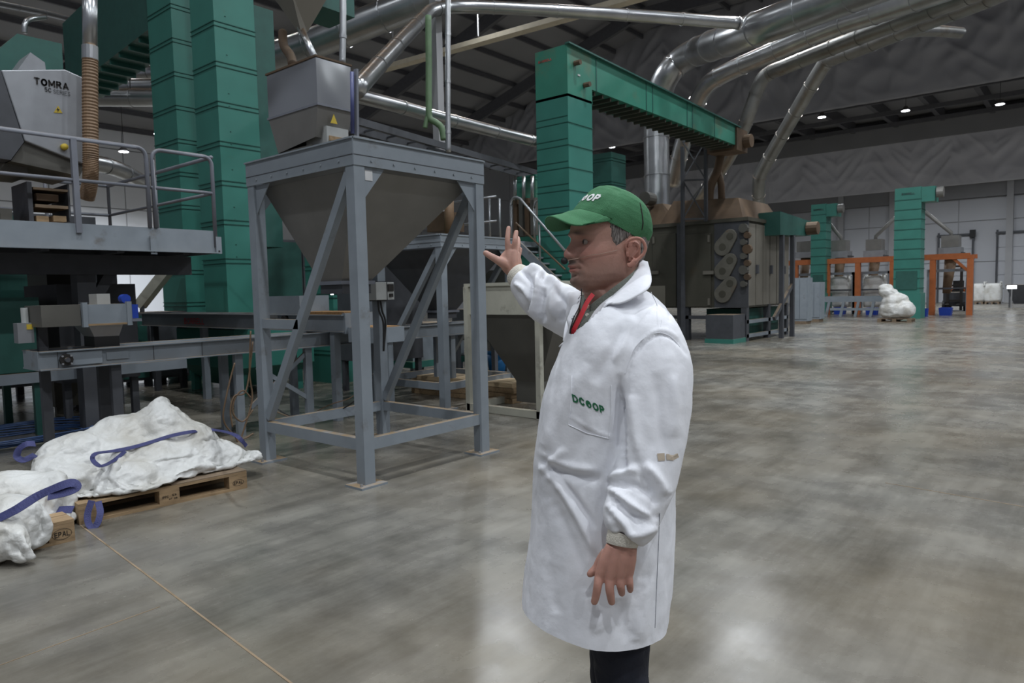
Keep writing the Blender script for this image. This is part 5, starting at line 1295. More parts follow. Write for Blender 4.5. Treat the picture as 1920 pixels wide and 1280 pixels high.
# lid sheet of dark board on the pallet top
bd = MB(); bd.box((0.02, -0.40, 0.1445), (0.60, 0.39, 0.150)); bd.v = [R_ @ v + c_ for v in bd.v]; bd.build('cover_board', 'wood_dark', t)
PC2 = Vector((1.005, 5.475, 0)); ang2 = math.radians(-2)
t2 = thing('pallet', 'wooden pallet cut by the left edge, under the smaller white bag', 'pallet', (PC2.x, PC2.y, 0))
bl2, R2_, c2_ = pallet(t2, PC2, ang2)
stamp(bl2[6], R2_, c2_, 0.5275, [('EPAL', 0, 0, 0.085, 0.036)], t2); oval(bl2[6], R2_, c2_, 0.5275, 0.055, 0.034)

def ball(px, py, d, rx_, ry_, rz_, rot=0.0):
    return (at(px, py, d=d), rx_, ry_, rz_, rot)
def cloth_crumple(me, zfloor, frames=30, grow=-0.26):
    """let slack woven cloth settle over the heap, so that it buckles into real folds"""
    inner = me.copy()
    nv = len(inner.vertices); ci = np.empty(nv * 3); inner.vertices.foreach_get('co', ci); ni = np.empty(nv * 3); inner.vertices.foreach_get('normal', ni)
    inner.vertices.foreach_set('co', ci - ni * 0.030); inner.update()
    ob = bpy.data.objects.new('tmp_core', inner); COL.objects.link(ob); ob.modifiers.new('c', 'COLLISION'); ob.collision.thickness_outer = 0.006
    pm = bpy.data.meshes.new('tmp_plane'); c = ci.reshape(-1, 3).mean(0)
    pm.from_pydata([(c[0]-3, c[1]-3, zfloor), (c[0]+3, c[1]-3, zfloor), (c[0]+3, c[1]+3, zfloor), (c[0]-3, c[1]+3, zfloor)], [], [(0, 1, 2, 3)])
    op = bpy.data.objects.new('tmp_plane', pm); COL.objects.link(op); op.modifiers.new('c', 'COLLISION'); op.collision.thickness_outer = 0.006
    oc = bpy.data.objects.new('tmp_cloth', me); COL.objects.link(oc)
    md = oc.modifiers.new('cloth', 'CLOTH'); st = md.settings
    st.quality = 5; st.mass = 0.25; st.tension_stiffness = 25; st.compression_stiffness = 25; st.shear_stiffness = 6; st.bending_stiffness = 0.12
    st.shrink_min = grow; st.air_damping = 3.0
    md.collision_settings.collision_quality = 2; md.collision_settings.distance_min = 0.006; md.collision_settings.use_self_collision = False
    md.point_cache.frame_start = 1; md.point_cache.frame_end = frames
    ms = oc.modifiers.new('sub', 'SUBSURF'); ms.levels = 1; ms.render_levels = 1
    for f in range(1, frames + 1): scene.frame_set(f)
    dg = bpy.context.evaluated_depsgraph_get()
    out = bpy.data.meshes.new_from_object(oc.evaluated_get(dg))
    for o in (oc, ob, op): bpy.data.objects.remove(o)
    scene.frame_set(1)
    return out
def bagheap(name, label, specs, seed, extra_tubes=(), zfloor=0.0):
    bm = bmesh.new()
    right = (ROT @ Vector((1, 0, 0))); right.z = 0; right.normalize()
    away = Vector((0, 0, 1)).cross(right)      # horizontal, away from the camera
    for (c, rx_, ry_, rz_, rot) in specs:
        B = Matrix((right, away, Vector((0, 0, 1)))).transposed() @ Matrix.Rotation(rot, 3, 'Y')
        mt = Matrix.Translation(c) @ B.to_4x4() @ Matrix.Diagonal((rx_, ry_, rz_, 1))
        bmesh.ops.create_icosphere(bm, subdivisions=3, radius=1.0, matrix=mt)
    me = bpy.data.meshes.new('tmp'); bm.to_mesh(me); bm.free()
    me = remeshed(me, 0.021, 14)
    me = cloth_crumple(me, zfloor)
    crumple(me, 0.030, 4.6, seed, zfloor + 0.004)
    n = len(me.vertices); co = np.empty(n * 3); me.vertices.foreach_get('co', co); co = co.reshape(-1, 3)
    me.polygons.foreach_set('use_smooth', [True] * len(me.polygons))
    me.materials.clear(); me.materials.append(M['bag'])
    t = thing(name, label, 'bag', (co[:, 0].mean(), co[:, 1].mean(), 0))
    me.transform(Matrix.Translation(-Vector(t.location)))
    o = bpy.data.objects.new('bag_fabric', me); COL.objects.link(o); o.parent = t; ORG[o.name] = Vector(t.location)
    me2 = me.copy(); me2.transform(Matrix.Translation(Vector(t.location)))
    bm = bmesh.new(); bm.from_mesh(me2); bv = BVHTree.FromBMesh(bm); bm.free()
    return t, bv
def strap(t, bv, pts, wd, nm='lifting_strap', off=0.030, drape=True, d0=5.2):
    """webbing laid over the bag: photo positions cast on the fabric, or given depth when free"""
    P_ = []
    for (x, y, d) in pts:
        if d is None:
            dr = (at(x, y, d=1.0) - CAM).normalized(); hit = bv.ray_cast(CAM, dr)
            P_.append(hit[0] - dr * off if hit[0] is not None else at(x, y, d=d0))
        else: P_.append(at(x, y, d=d))
    pp = smooth_path(P_, 6); vs = []
    for i, p in enumerate(pp):
        tdir = (pp[min(i+1, len(pp)-1)] - pp[max(i-1, 0)]).normalized()
        view = (CAM - p).normalized()
        nn = (view * 0.7 + Vector((0, 0, 1)) * 0.45).normalized()
        s = tdir.cross(nn).normalized()
        vs += [p - s * wd / 2, p + s * wd / 2]
    fs = [(2*i, 2*i+1, 2*i+3, 2*i+2) for i in range(len(pp) - 1)]
    return MB().add(vs, fs).build(nm, 'strap', t, fix=False, solid=0.004)
B1 = [ball(205, 860, 5.55, 0.34, 0.30, 0.20), ball(150, 845, 5.4, 0.22, 0.22, 0.16), ball(110, 850, 5.3, 0.15, 0.18, 0.13), ball(235, 812, 5.75, 0.26, 0.22, 0.17),
      ball(300, 800, 5.8, 0.16, 0.20, 0.20, 0.35), ball(298, 776, 5.85, 0.085, 0.14, 0.17, 0.1), ball(355, 812, 5.85, 0.20, 0.2, 0.12, 0.28), ball(285, 865, 5.6, 0.33, 0.28, 0.18),
      ball(370, 855, 5.8, 0.26, 0.26, 0.13, 0.05), ball(420, 848, 5.95, 0.17, 0.2, 0.09, 0.15), ball(190, 905, 5.22, 0.30, 0.20, 0.12), ball(255, 895, 5.3, 0.20, 0.20, 0.14), ball(140, 895, 5.1, 0.14, 0.16, 0.12),
      ball(95, 880, 5.1, 0.12, 0.16, 0.10)]
T1, bv1 = bagheap('empty_big_bag', 'large crumpled white woven bag with blue straps heaped on the pallet before the conveyor', B1, 2.0, zfloor=0.15)
B2 = [ball(10, 925, 4.75, 0.22, 0.24, 0.16), ball(60, 930, 4.75, 0.20, 0.2, 0.14), ball(18, 962, 4.35, 0.20, 0.15, 0.13), ball(0, 990, 4.22, 0.15, 0.12, 0.11), ball(-60, 950, 4.7, 0.3, 0.3, 0.22), ball(85, 903, 4.85, 0.14, 0.14, 0.08), ball(30, 1004, 4.15, 0.08, 0.07, 0.07)]
T2, bv2 = bagheap('empty_big_bag', 'crumpled white woven bag with a wide blue strap, cut by the left edge', B2, 7.0, zfloor=0.02)
strap(T1, bv1, [(462, 836, None), (440, 815, None), (400, 806, None), (360, 809, None), (320, 817, None), (285, 828, None), (250, 838, None), (215, 845, None), (180, 850, 5.0), (174, 862, 4.95), (190, 873, 4.95), (215, 862, None), (235, 845, None)], 0.030)
strap(T1, bv1, [(66, 832, 5.05), (50, 832, 5.0), (36, 842, 5.0), (32, 856, 5.0), (45, 862, 5.0), (66, 852, 5.1)], 0.045)
strap(T1, bv1, [(172, 938, 4.85), (164, 965, 4.82), (168, 985, 4.80), (180, 985, 4.80), (188, 962, 4.84), (184, 940, 4.9)], 0.042)
strap(T2, bv2, [(-10, 975, 4.16), (30, 955, 4.18), (70, 930, 4.24), (110, 912, 4.24), (135, 905, 4.26), (143, 913, 4.26), (125, 922, 4.24), (90, 930, 4.22)], 0.055)
strap(T2, bv2, [(96, 957, 4.75), (118, 955, 4.72), (137, 955, 4.72)], 0.055)

# ================================================================== THE MAN
RT = ROT @ Vector((1, 0, 0)); RT.z = 0; RT.normalize()          # picture right on the ground
AW = Vector((0, 0, 1)).cross(RT)                                # away from the camera on the ground
UP = Vector((0, 0, 1))
man_at = at(1150, 640, d=1.72); man_at.z = 0
man = thing('person', 'man in white lab coat and green cap, gray moustache, raising his right hand', 'person', man_at)

# ---- head frame: x forward, y to his left, z up
th = math.radians(18)
HX = (-RT * math.cos(th) - AW * math.sin(th)).normalized()
HY = UP.cross(HX)
HO = at(1153, 475.5, d=1.72)
def hw(x, y, z): return HO + HX * x + HY * y + UP * z
def hl(p): q = Vector(p) - HO; return q.dot(HX), q.dot(HY), q.dot(UP)

def interp(tab, z):
    zs = [r[0] for r in tab]
    return [float(np.interp(z, zs, [r[k] for r in tab])) for k in range(1, len(tab[0]))]
#        z      front   back    half   front-exp
HEAD = [(-.096, .070, .040, .010, 2.0), (-.092, .086, .020, .022, 2.0), (-.086, .098, -.004, .038, 2.0), (-.078, .106, -.018, .0485, 2.05), (-.065, .1125, -.030, .0585, 2.1), (-.050, .1125, -.044, .0650, 2.2),
        (-.033, .1145, -.055, .068, 2.25), (-.010, .1125, -.066, .0725, 2.3), (.010, .1085, -.074, .075, 2.3), (.028, .1055, -.080, .0765, 2.25), (.045, .1110, -.086, .078, 2.2),
        (.065, .1110, -.088, .078, 2.15), (.085, .103, -.086, .074, 2.1), (.105, .085, -.074, .064, 2.0), (.122, .055, -.05, .045, 2.0), (.130, .02, -.02, .018, 2.0)]
def g(d, s): return math.exp(-(d / s) ** 2)
def face_disp(y, z):
    a = abs(y); d = 0.0
    # nose ridge
    if z > -0.02:
        ridge = float(np.interp(z, [-.020, -.013, -.008, .000, .008, .020, .032, .045, .06], [0, .008, .020, .0255, .0235, .0165, .0100, .004, 0]))
        sg = float(np.interp(z, [-.02, -.005, .005, .02, .035, .05], [.016, .0150, .0120, .0088, .0090, .014]))
        d += ridge * g(y, sg)
    d += .0075 * g(a - .0150, .0065) * g(z + .003, .0085)                 # nostril wings
    d -= .0060 * g(a - .0075, .004) * g(z + .0135, .004)                  # nostril undersides
    d -= .0145 * g(a - .0300, .0150) * g(z - .0270, .0095)                # sockets
    d += .0068 * g(a - .0310, .0120) * g(z - .0285, .0058)                # eyeball lids
    d -= .0040 * g(a - .0310, .0120) * g(z - .0258, .0013)                # lid slit
    d -= .0022 * g(a - .0300, .0140) * g(z - .0350, .0016)                # upper lid crease
    d += .0065 * g(a - .0270, .0200) * g(z - .0470, .0065)                # brow ridge
    d += .0030 * g(a - .0290, .0130) * g(z - .0130, .0050) - .0022 * g(a - .031, .013) * g(z - .0065, .002)   # bag under the eye
    d += .0055 * g(a - .0480, .0200) * g(z + .0050, .0160)                # cheekbone
    d -= .0048 * g(z + .009 + 0.9 * (a - .020), .0040) * g(a - .0290, .0110)  # nasolabial fold
    d += .0065 * g(y, .022) * g(z + .0210, .0085)                         # moustache swell
    d += .0085 * g(y, .0190) * g(z + .0300, .0042)                        # upper lip
    d += .0085 * g(y, .0170) * g(z + .0405, .0050)                        # lower lip
    d -= .0055 * g(y, .0260) * g(z + .0350, .0016)                        # lip line
    d -= .0040 * g(a - .0270, .0050) * g(z + .0370, .0060)                # mouth corner
    d -= .0055 * g(y, .0220) * g(z + .0510, .0050)                        # chin groove
    d += .0075 * g(y, .0200) * g(z + .0690, .0110)                        # chin
    d += .0040 * g(a - .0450, .0150) * g(z + .0450, .0180)                # jowl
    d += .0035 * g(y, .014) * g(z + .0125, .006)                          # septum
    return d
def head_point(ph, z, off=0.0):
    xf, xb, w_, e = interp(HEAD, z)
    c, s = math.cos(ph), math.sin(ph)
    tt = min(1.0, max(0.0, (-0.055 - z) / 0.035)); tt = tt * tt * (3 - 2 * tt)
    xc = min(0.012, (xf + xb) / 2 + 0.02) * (1 - tt) + (xf + xb) / 2 * tt
    ex = 2.0 / e
    px_ = xc + ((xf - xc) if c > 0 else (xc - xb)) * math.copysign(abs(c) ** ex, c)
    py_ = w_ * math.copysign(abs(s) ** ex, s)
    if c > 0:
        px_ += face_disp(py_, z) * min(1.0, c * 1.6)
    # side displacements: temple hollow, jaw corner
    sd = abs(s) ** 2
    py_ += math.copysign(1, py_) * sd * (-.0040 * g(px_ - .062, .018) * g(z - .035, .02) + .0035 * g(px_ - .000, .02) * g(z + .055, .016))
    r = math.hypot(px_ - xc, py_) or 1
    return (px_ + off * (px_ - xc) / r, py_ + off * py_ / r, z)
def phis(n):
    # denser sampling on the face
    out = []
    for i in range(n):
        u = i / n * 2 * PI - PI
        out.append(u - 0.42 * math.sin(u))
    return out
bodyv = MB()
NZ, NP = 150, 150
zz = np.linspace(-.0955, .1295, NZ); pv = []
PH = phis(NP)
for z in zz:
    for ph in PH: pv.append(hw(*head_point(ph, float(z))))
fs = [(i*NP+j, i*NP+(j+1) % NP, (i+1)*NP+(j+1) % NP, (i+1)*NP+j) for i in range(NZ-1) for j in range(NP)]
fs += [tuple(range(NP-1, -1, -1)), tuple((NZ-1)*NP+j for j in range(NP))]
bodyv.add(pv, fs)
def etube(mb, pts, radii, n=20, side=None):
    """closed elliptical limb: radii = [(ra, rb)], ra along `side`"""
    pts = [Vector(p) for p in pts]; vs = []; k = len(pts)
    for i, p in enumerate(pts):
        t_ = (pts[min(i+1, k-1)] - pts[max(i-1, 0)]).normalized()
        a = (side - t_ * side.dot(t_)).normalized(); b_ = t_.cross(a)
        ra, rb = radii[i] if isinstance(radii[i], tuple) else (radii[i], radii[i])
        for j in range(n):
            an = 2*PI*j/n; vs.append(p + a * math.cos(an) * ra + b_ * math.sin(an) * rb)
    f = [(i*n+j, i*n+(j+1) % n, (i+1)*n+(j+1) % n, (i+1)*n+j) for i in range(k-1) for j in range(n)]
    f += [tuple(range(n-1, -1, -1)), tuple((k-1)*n+j for j in range(n))]
    mb.add(vs, f)
def rinterp(pts, radii, m=4):
    """smooth a limb path and its radii together"""
    pp = smooth_path(pts, m); out = []
    k = len(pts) - 1
    for i in range(len(pp)):
        u = min(i / m, k); a = int(min(u, k - 1)); f = u - a
        r0 = radii[a] if isinstance(radii[a], tuple) else (radii[a], radii[a]); r1 = radii[a+1] if isinstance(radii[a+1], tuple) else (radii[a+1], radii[a+1])
        out.append((r0[0]*(1-f) + r1[0]*f, r0[1]*(1-f) + r1[1]*f))
    return pp, out
def limb(mb, pts, radii, n=20, side=None, m=4):
    pp, rr_ = rinterp(pts, radii, m); etube(mb, pp, rr_, n, side or AW)
# neck, leaning forward from the shoulders
limb(bodyv, [hw(-.000, 0, .01), hw(.002, 0, -.045), hw(.002, 0, -.085), hw(-.006, 0, -.125), hw(-.022, 0, -.17)],
     [(.050, .050), (.054, .054), (.062, .061), (.068, .069), (.078, .084)], 28, HX)
# fold of flesh under the jaw
limb(bodyv, [hw(.064, .0, -.078), hw(.052, .0, -.098), hw(.038, .0, -.118)], [(.022, .034), (.026, .044), (.026, .048)], 18, HX)
# torso core, arms, legs kept inside the clothes
TC = lambda py, dx=0: at(1135 + dx, py, d=1.72)
limb(bodyv, [at(1160, 565, d=1.72), at(1158, 640, d=1.72), at(1145, 760, d=1.72), at(1130, 880, d=1.72), at(1135, 980, d=1.72)],
     [(.06, .08), (.09, .12), (.10, .13), (.11, .14), (.11, .14)], 24, RT)
NSH = at(1180, 660, d=1.66)
n_arm = [NSH, at(1228, 730, d=1.53), at(1226, 830, d=1.505), at(1205, 920, d=1.475), at(1175, 1000, d=1.455), at(1166, 1022, d=1.452)]
limb(bodyv, n_arm, [.030, .036, .032, .024, (.022, .018), (.029, .021)], 18, RT)
f_arm = [at(1115, 600, d=1.86), at(1050, 585, d=1.93), at(1010, 558, d=1.98), at(978, 524, d=2.02), at(965, 510, d=2.035)]
limb(bodyv, f_arm, [.052, .044, .038, .030, (.026, .021)], 18, UP)
for hx, hd in ((1163, 1.66), (1150, 1.82)):
    p0 = at(hx, 1120, d=hd); p9 = at(hx + 8, 1300, d=hd)
    limb(bodyv, [at(hx - 8, 1000, d=1.72), p0, at(hx + 3, 1260, d=hd), Vector((p9.x, p9.y, .45)), Vector((p0.x, p0.y, .25)), Vector((p0.x, p0.y, .09))], [.07, .055, .045, .04, .04, .038], 16, RT)
# ---- near (left) hand: back of the hand to the camera, fingers down
def finger(mb, pts, r, side=None):
    limb(mb, pts, r, 12, side or RT, 4)
D = 1.452
def nh(x, y, dd=0.0): return at(x, y, d=D + dd)
knuck = [(1124, 1079, .000), (1143, 1083, -.004), (1162, 1083, -.003), (1178, 1077, .003)]
wr = [(1149, 1024, .002), (1160, 1022, -.001), (1171, 1022, -.001), (1181, 1024, .003)]
for (kx, ky, kd), (wx, wy, wd) in zip(knuck, wr):
    limb(bodyv, [nh(wx, wy, wd), nh((wx*.5+kx*.5), (wy+ky)/2, (wd + kd)/2 - .002), nh(kx, ky, kd), ], [(.0150, .0150), (.0152, .0140), (.0108, .0112)], 14, RT)
limb(bodyv, [nh(1166, 1020, .004), nh(1158, 1050, .006), nh(1151, 1074, .006)], [(.026, .012), (.033, .011), (.033, .009)], 16, RT)
finger(bodyv, [nh(1124, 1077, .0), nh(1121, 1096, -.006), nh(1118, 1114, -.002), nh(1114.5, 1128, .004), nh(1114, 1132, .006)], [.0100, .0093, .0086, .0078, .004])
finger(bodyv, [nh(1143, 1080, -.003), nh(1143, 1102, -.010), nh(1145, 1118, -.005), nh(1147, 1129, .002), nh(1147.5, 1132.5, .004)], [.0102, .0095, .0086, .0076, .004])
finger(bodyv, [nh(1162, 1080, -.002), nh(1163.5, 1097, -.008), nh(1165, 1107, .002), nh(1166, 1112, .010), nh(1166.4, 1114, .016)], [.0098, .0088, .0080, .0072, .004])
finger(bodyv, [nh(1178, 1075, .003), nh(1180.5, 1092, -.003), nh(1181.5, 1102, .006), nh(1181.6, 1106, .012), nh(1181.7, 1108, .016)], [.0094, .0080, .0072, .0066, .004])
finger(bodyv, [nh(1140, 1038, .012), nh(1129, 1050, .020), nh(1119, 1065, .022), nh(1107, 1075, .020), nh(1101.5, 1077.5, .018)], [.0160, .0135, .0105, .0082, .0045])
# ---- far (right) hand: raised, back to the camera, thumb out to the left
D2 = 2.04
def fh(x, y, dd=0.0): return at(x, y, d=D2 + dd)
for (kx, ky, kd), (wx, wy, wd) in zip([(954, 469, 0), (963.5, 470.5, -.002), (968, 475, .012), (970, 484, .028)], [(959, 511, 0), (965, 508, -.004), (969, 505, .004), (971, 503, .014)]):
    limb(bodyv, [fh(wx, wy, wd), fh((wx+kx)/2 - 1, (wy+ky)/2, (wd+kd)/2 - .002), fh(kx, ky, kd)], [(.0135, .0135), (.0150, .0130), (.0112, .0110)], 14, RT)
limb(bodyv, [fh(964, 509, .004), fh(956, 497, .004), fh(953, 486, .003), fh(957, 474, .002)], [(.022, .014), (.027, .013), (.026, .012), (.018, .010)], 16, RT)
finger(bodyv, [fh(953.3, 470, 0), fh(951.6, 451, -.008), fh(952.6, 436, -.004), fh(953.6, 427, 0), fh(953.9, 424.8, .002)], [.0098, .0080, .0074, .0066, .004])
finger(bodyv, [fh(964.3, 471, 0), fh(965.6, 453, -.008), fh(967, 441, -.003), fh(968, 434, .001), fh(968.2, 431.6, .002)], [.0098, .0080, .0074, .0066, .004])
finger(bodyv, [fh(967.5, 475, .012), fh(970.5, 462, .020), fh(971, 450, .034), fh(970.5, 444, .044)], [.0100, .0088, .0080, .0050])
finger(bodyv, [fh(969.5, 486, .026), fh(973, 474, .034), fh(975, 466.5, .040), fh(975.2, 464, .042)], [.0092, .0082, .0070, .004])
finger(bodyv, [fh(954, 500, 0), fh(942, 492, -.006), fh(932, 487, -.010), fh(919, 479.5, -.010), fh(910, 473.8, -.006), fh(907.8, 472.5, -.004)], [.0150, .0150, .0115, .0098, .0085, .0042])
# palm web between thumb and index
limb(bodyv, [fh(941, 491, -.002), fh(946, 482, -.001), fh(951, 474, 0)], [(.013, .009), (.013, .008), (.010, .008)], 12, RT)
# feet
for hx, hd in ((1163, 1.66), (1150, 1.82)):
    p0 = at(hx, 1120, d=hd)
    limb(bodyv, [Vector((p0.x, p0.y, .07)) + RT * .03, Vector((p0.x, p0.y, .05)) - RT * .08, Vector((p0.x, p0.y, .035)) - RT * .16], [.04, .036, .026], 12, UP)
me = bpy.data.meshes.new('tmp'); me.from_pydata([tuple(v) for v in bodyv.v], [], bodyv.f)
me = remeshed(me, 0.0024, 3)
# skin, lip, stubble and hair tints, plus eye-socket shade, as point colours
n = len(me.vertices); co = np.empty(n * 3); me.vertices.foreach_get('co', co); co = co.reshape(-1, 3)
rel = co - np.array(HO); X = rel @ np.array(HX); Yh = rel @ np.array(HY); Z = rel @ np.array(UP); A = np.abs(Yh)
base = np.tile(np.array([0.50, 0.285, 0.225]), (n, 1))
def blend(mask, c):
    global base
    m_ = np.clip(mask, 0, 1)[:, None]; base = base * (1 - m_) + np.array(c) * m_
G = lambda d, s: np.exp(-(d / s) ** 2)
front = (X > 0.0) & (Z > -.13) & (Z < .14)
blend(0.55 * G(A - .045, .022) * G(Z - .000, .024) * front, (0.50, 0.205, 0.165))                # ruddy cheeks
blend(0.60 * G(Yh, .016) * G(Z - .002, .014) * (X > .10), (0.50, 0.20, 0.165))                   # nose
stub = G(Yh, .026) * G(Z + .020, .0075) * (X > .07)
blend(0.88 * np.clip(stub * 1.7, 0, 1), (0.080, 0.066, 0.060))
chin = G(Yh, .024) * G(Z + .066, .017) * (X > .06)
blend(0.72 * np.clip(chin * 1.3, 0, 1), (0.17, 0.135, 0.115))
blend(0.40 * G(A - .030, .009) * G(Z + .045, .018) * (X > .05), (0.16, 0.12, 0.10))              # beard beside the mouth
SS = lambda v, a, b: np.clip((v - a) / (b - a), 0, 1) ** 2 * (3 - 2 * np.clip((v - a) / (b - a), 0, 1))
blend(0.30 * SS(Z, -.015, -.05) * SS(Z, -.115, -.085) * SS(X, .0, .04), (0.25, 0.165, 0.135))
blend(0.95 * G(Yh, .021) * G(Z + .0315, .0033) * (X > .09), (0.36, 0.105, 0.095))
blend(0.95 * G(Yh, .020) * G(Z + .0395, .0042) * (X > .09), (0.42, 0.135, 0.115))
blend(0.85 * G(Yh, .024) * G(Z + .0352, .0013) * (X > .09), (0.10, 0.03, 0.03))
blend(0.95 * G(A - .030, .019) * G(Z - .0462 + (A - .03) * .15, .0050) * (X > .075), (0.075, 0.052, 0.042))    # eyebrows
blend(0.90 * G(A - .0310, .0125) * G(Z - .0270, .0016) * (X > .075), (0.02, 0.014, 0.012))       # lash line
blend(0.35 * G(A - .0300, .0180) * G(Z - .0300, .0110) * (X > .07), (0.24, 0.11, 0.085))  # shade of the eye sockets and lids, painted into the skin colour
blend(0.40 * SS(Z, -.070, -.105) * SS(Z, -.25, -.2) * (X > -.1), (0.42, 0.20, 0.155))                     # redder neck
hands = (Z < -.12) & ((rel @ np.array(AW)) < -.1)
blend(0.45 * hands, (0.42, 0.195, 0.150))
for (x, y, dd, fn, s) in [(1114.5, 1128, -.004, nh, .0065), (1147.2, 1128.5, -.006, nh, .006), (1165.8, 1110, .0, nh, .005), (1181.4, 1104, 0, nh, .005), (954.5, 430, -.01, fh, .006), (966, 436, -.01, fh, .0055), (912, 474.5, -.016, fh, .006)]:
    q = np.array(fn(x, y, dd)); blend(0.6 * G(np.linalg.norm(co - q, axis=1), s), (0.50, 0.29, 0.23))
mott = np.array([noise.noise(Vector(c) * 34) * .5 + noise.noise(Vector(c) * 90) * .35 for c in co])
base *= (1 + 0.16 * mott)[:, None]
ca = me.color_attributes.new('tint', 'FLOAT_COLOR', 'POINT')
ca.data.foreach_set('color', np.c_[base, np.ones(n)].astype(np.float32).reshape(-1))
def skin_mat():
    m, nt, b = _new('skin')
    a = nt.nodes.new('ShaderNodeAttribute'); a.attribute_name = 'tint'
    nt.links.new(a.outputs['Color'], b.inputs['Base Color'])
    b.inputs['Roughness'].default_value = 0.50; b.inputs['Specular IOR Level'].default_value = 0.4
    b.inputs['Subsurface Weight'].default_value = 0.12; b.inputs['Subsurface Radius'].default_value = (1.0, 0.3, 0.15); b.inputs['Subsurface Scale'].default_value = 0.006
    tc = nt.nodes.new('ShaderNodeTexCoord')
    nz = nt.nodes.new('ShaderNodeTexNoise'); nz.inputs['Scale'].default_value = 160; nz.inputs['Detail'].default_value = 5
    nt.links.new(tc.outputs['Object'], nz.inputs['Vector'])
    bp = nt.nodes.new('ShaderNodeBump'); bp.inputs['Strength'].default_value = 0.28; bp.inputs['Distance'].default_value = 0.002
    nt.links.new(nz.outputs['Fac'], bp.inputs['Height']); nt.links.new(bp.outputs[0], b.inputs['Normal'])
    return m
M['skin'] = skin_mat()
def child_mesh(name, me, m, parent, smooth=True):
    o0 = ORG[parent.name]
    me.transform(Matrix.Translation(-o0)); me.materials.clear(); me.materials.append(M[m])
    if smooth: me.polygons.foreach_set('use_smooth', [True] * len(me.polygons))
    o = bpy.data.objects.new(name, me); COL.objects.link(o); o.parent = parent; ORG[o.name] = o0
    return o
body = child_mesh('body', me, 'skin', man)
# eyes
M['eye_white'] = mat('eye_white', (0.30, 0.25, 0.22), 0.15, var=0.02); M['iris'] = mat('dark_iris', (0.03, 0.02, 0.015), 0.1, var=0.05)
for sy in (1, -1):
    c = Vector((.0888, .0300 * sy, .0264)); r = .0096
    m = MB(); n_ = 12
    vs = []; 
    for i in range(9):
        for j in range(n_):
            a_ = PI * i / 8; b2 = 2 * PI * j / n_
            q = c + Vector((math.cos(a_), math.sin(a_) * math.cos(b2), math.sin(a_) * math.sin(b2))) * r; vs.append(hw(*q))
    m.add(vs, [(i*n_+j, i*n_+(j+1) % n_, (i+1)*n_+(j+1) % n_, (i+1)*n_+j) for i in range(8) for j in range(n_)])
    e = m.build('eye', 'eye_white', man, smooth=True)
    m = MB(); vs = [hw(*(c + Vector((math.cos(a_), math.sin(a_) * math.cos(b2), math.sin(a_) * math.sin(b2))) * (r + .0004))) for a_ in (0, .25, .5) for b2 in [2*PI*j/12 for j in range(12)]]
    m.add(vs, [(i*12+j, i*12+(j+1) % 12, (i+1)*12+(j+1) % 12, (i+1)*12+j) for i in range(2) for j in range(12)]); m.build('iris', 'iris', e, smooth=True)
# ears: C-shaped rim, bowl and lobe
for sy in (1, -1):
    def ep(x, y, z): return hw(x, sy * y, z)
    m = MB()
    rim = [(-.002, .078, -.006), (.010, .080, .006), (.013, .083, .017), (.006, .088, .027), (-.008, .093, .031), (-.022, .096, .026), (-.030, .097, .012), (-.029, .095, -.002), (-.020, .090, -.014), (-.010, .086, -.023)]
    limb(m, [ep(*p) for p in rim], [.0030, .0034, .0036, .0040, .0042, .0042, .0040, .0040, .0044, .0048], 10, HX)
    limb(m, [ep(-.012, .085, -.018), ep(-.006, .083, -.027), ep(.002, .080, -.033), ep(.003, .079, -.026)], [(.0065, .004), (.0085, .0048), (.0065, .0042), (.005, .004)], 12, HX)
    limb(m, [ep(-.004, .080, -.014), ep(-.010, .083, -.006), ep(-.018, .086, .004), ep(-.016, .087, .016), ep(-.006, .084, .021)], [.0040, .0036, .0036, .0036, .0032], 8, HX)
    limb(m, [ep(-.006, .074, -.024), ep(-.012, .078, -.006), ep(-.010, .079, .012), ep(-.006, .077, .024)], [(.011, .004), (.016, .0045), (.017, .0045), (.012, .004)], 14, HX)
    limb(m, [ep(.006, .079, -.012), ep(.007, .080, -.004), ep(.006, .079, .004)], [.0040, .0048, .0036], 8, HX)
    me = bpy.data.meshes.new('tmp'); me.from_pydata([tuple(v) for v in m.v], [], m.f); me = remeshed(me, 0.0016, 3)
    nn = len(me.vertices); ca = me.color_attributes.new('tint', 'FLOAT_COLOR', 'POINT')
    ec = np.tile(np.array([0.46, 0.225, 0.175, 1.0]), (nn, 1)); ca.data.foreach_set('color', ec.astype(np.float32).reshape(-1))
    child_mesh('ear', me, 'skin', man)
# hair: short grey hair round the sides and back, modelled as a clipped shell with strand ridges
def hair_mat():
    m, nt, b = _new('grey_hair')
    N, L = nt.nodes, nt.links
    tc = N.new('ShaderNodeTexCoord'); mp = N.new('ShaderNodeMapping'); mp.inputs['Scale'].default_value = (420, 420, 60); mp.inputs['Rotation'].default_value = (0.3, 0.5, 0)
    L.new(tc.outputs['Object'], mp.inputs[0]); nz = N.new('ShaderNodeTexNoise'); nz.inputs['Scale'].default_value = 1.0; nz.inputs['Detail'].default_value = 4
    L.new(mp.outputs[0], nz.inputs['Vector']); cr = N.new('ShaderNodeValToRGB')
    cr.color_ramp.elements[0].position = 0.38; cr.color_ramp.elements[0].color = (0.055, 0.045, 0.04, 1)
    cr.color_ramp.elements[1].position = 0.66; cr.color_ramp.elements[1].color = (0.30, 0.27, 0.25, 1)
    L.new(nz.outputs['Fac'], cr.inputs[0]); L.new(cr.outputs[0], b.inputs['Base Color']); b.inputs['Roughness'].default_value = 0.65
    bp = N.new('ShaderNodeBump'); bp.inputs['Strength'].default_value = 0.8; bp.inputs['Distance'].default_value = 0.002
    L.new(nz.outputs['Fac'], bp.inputs['Height']); L.new(bp.outputs[0], b.inputs['Normal']); return m
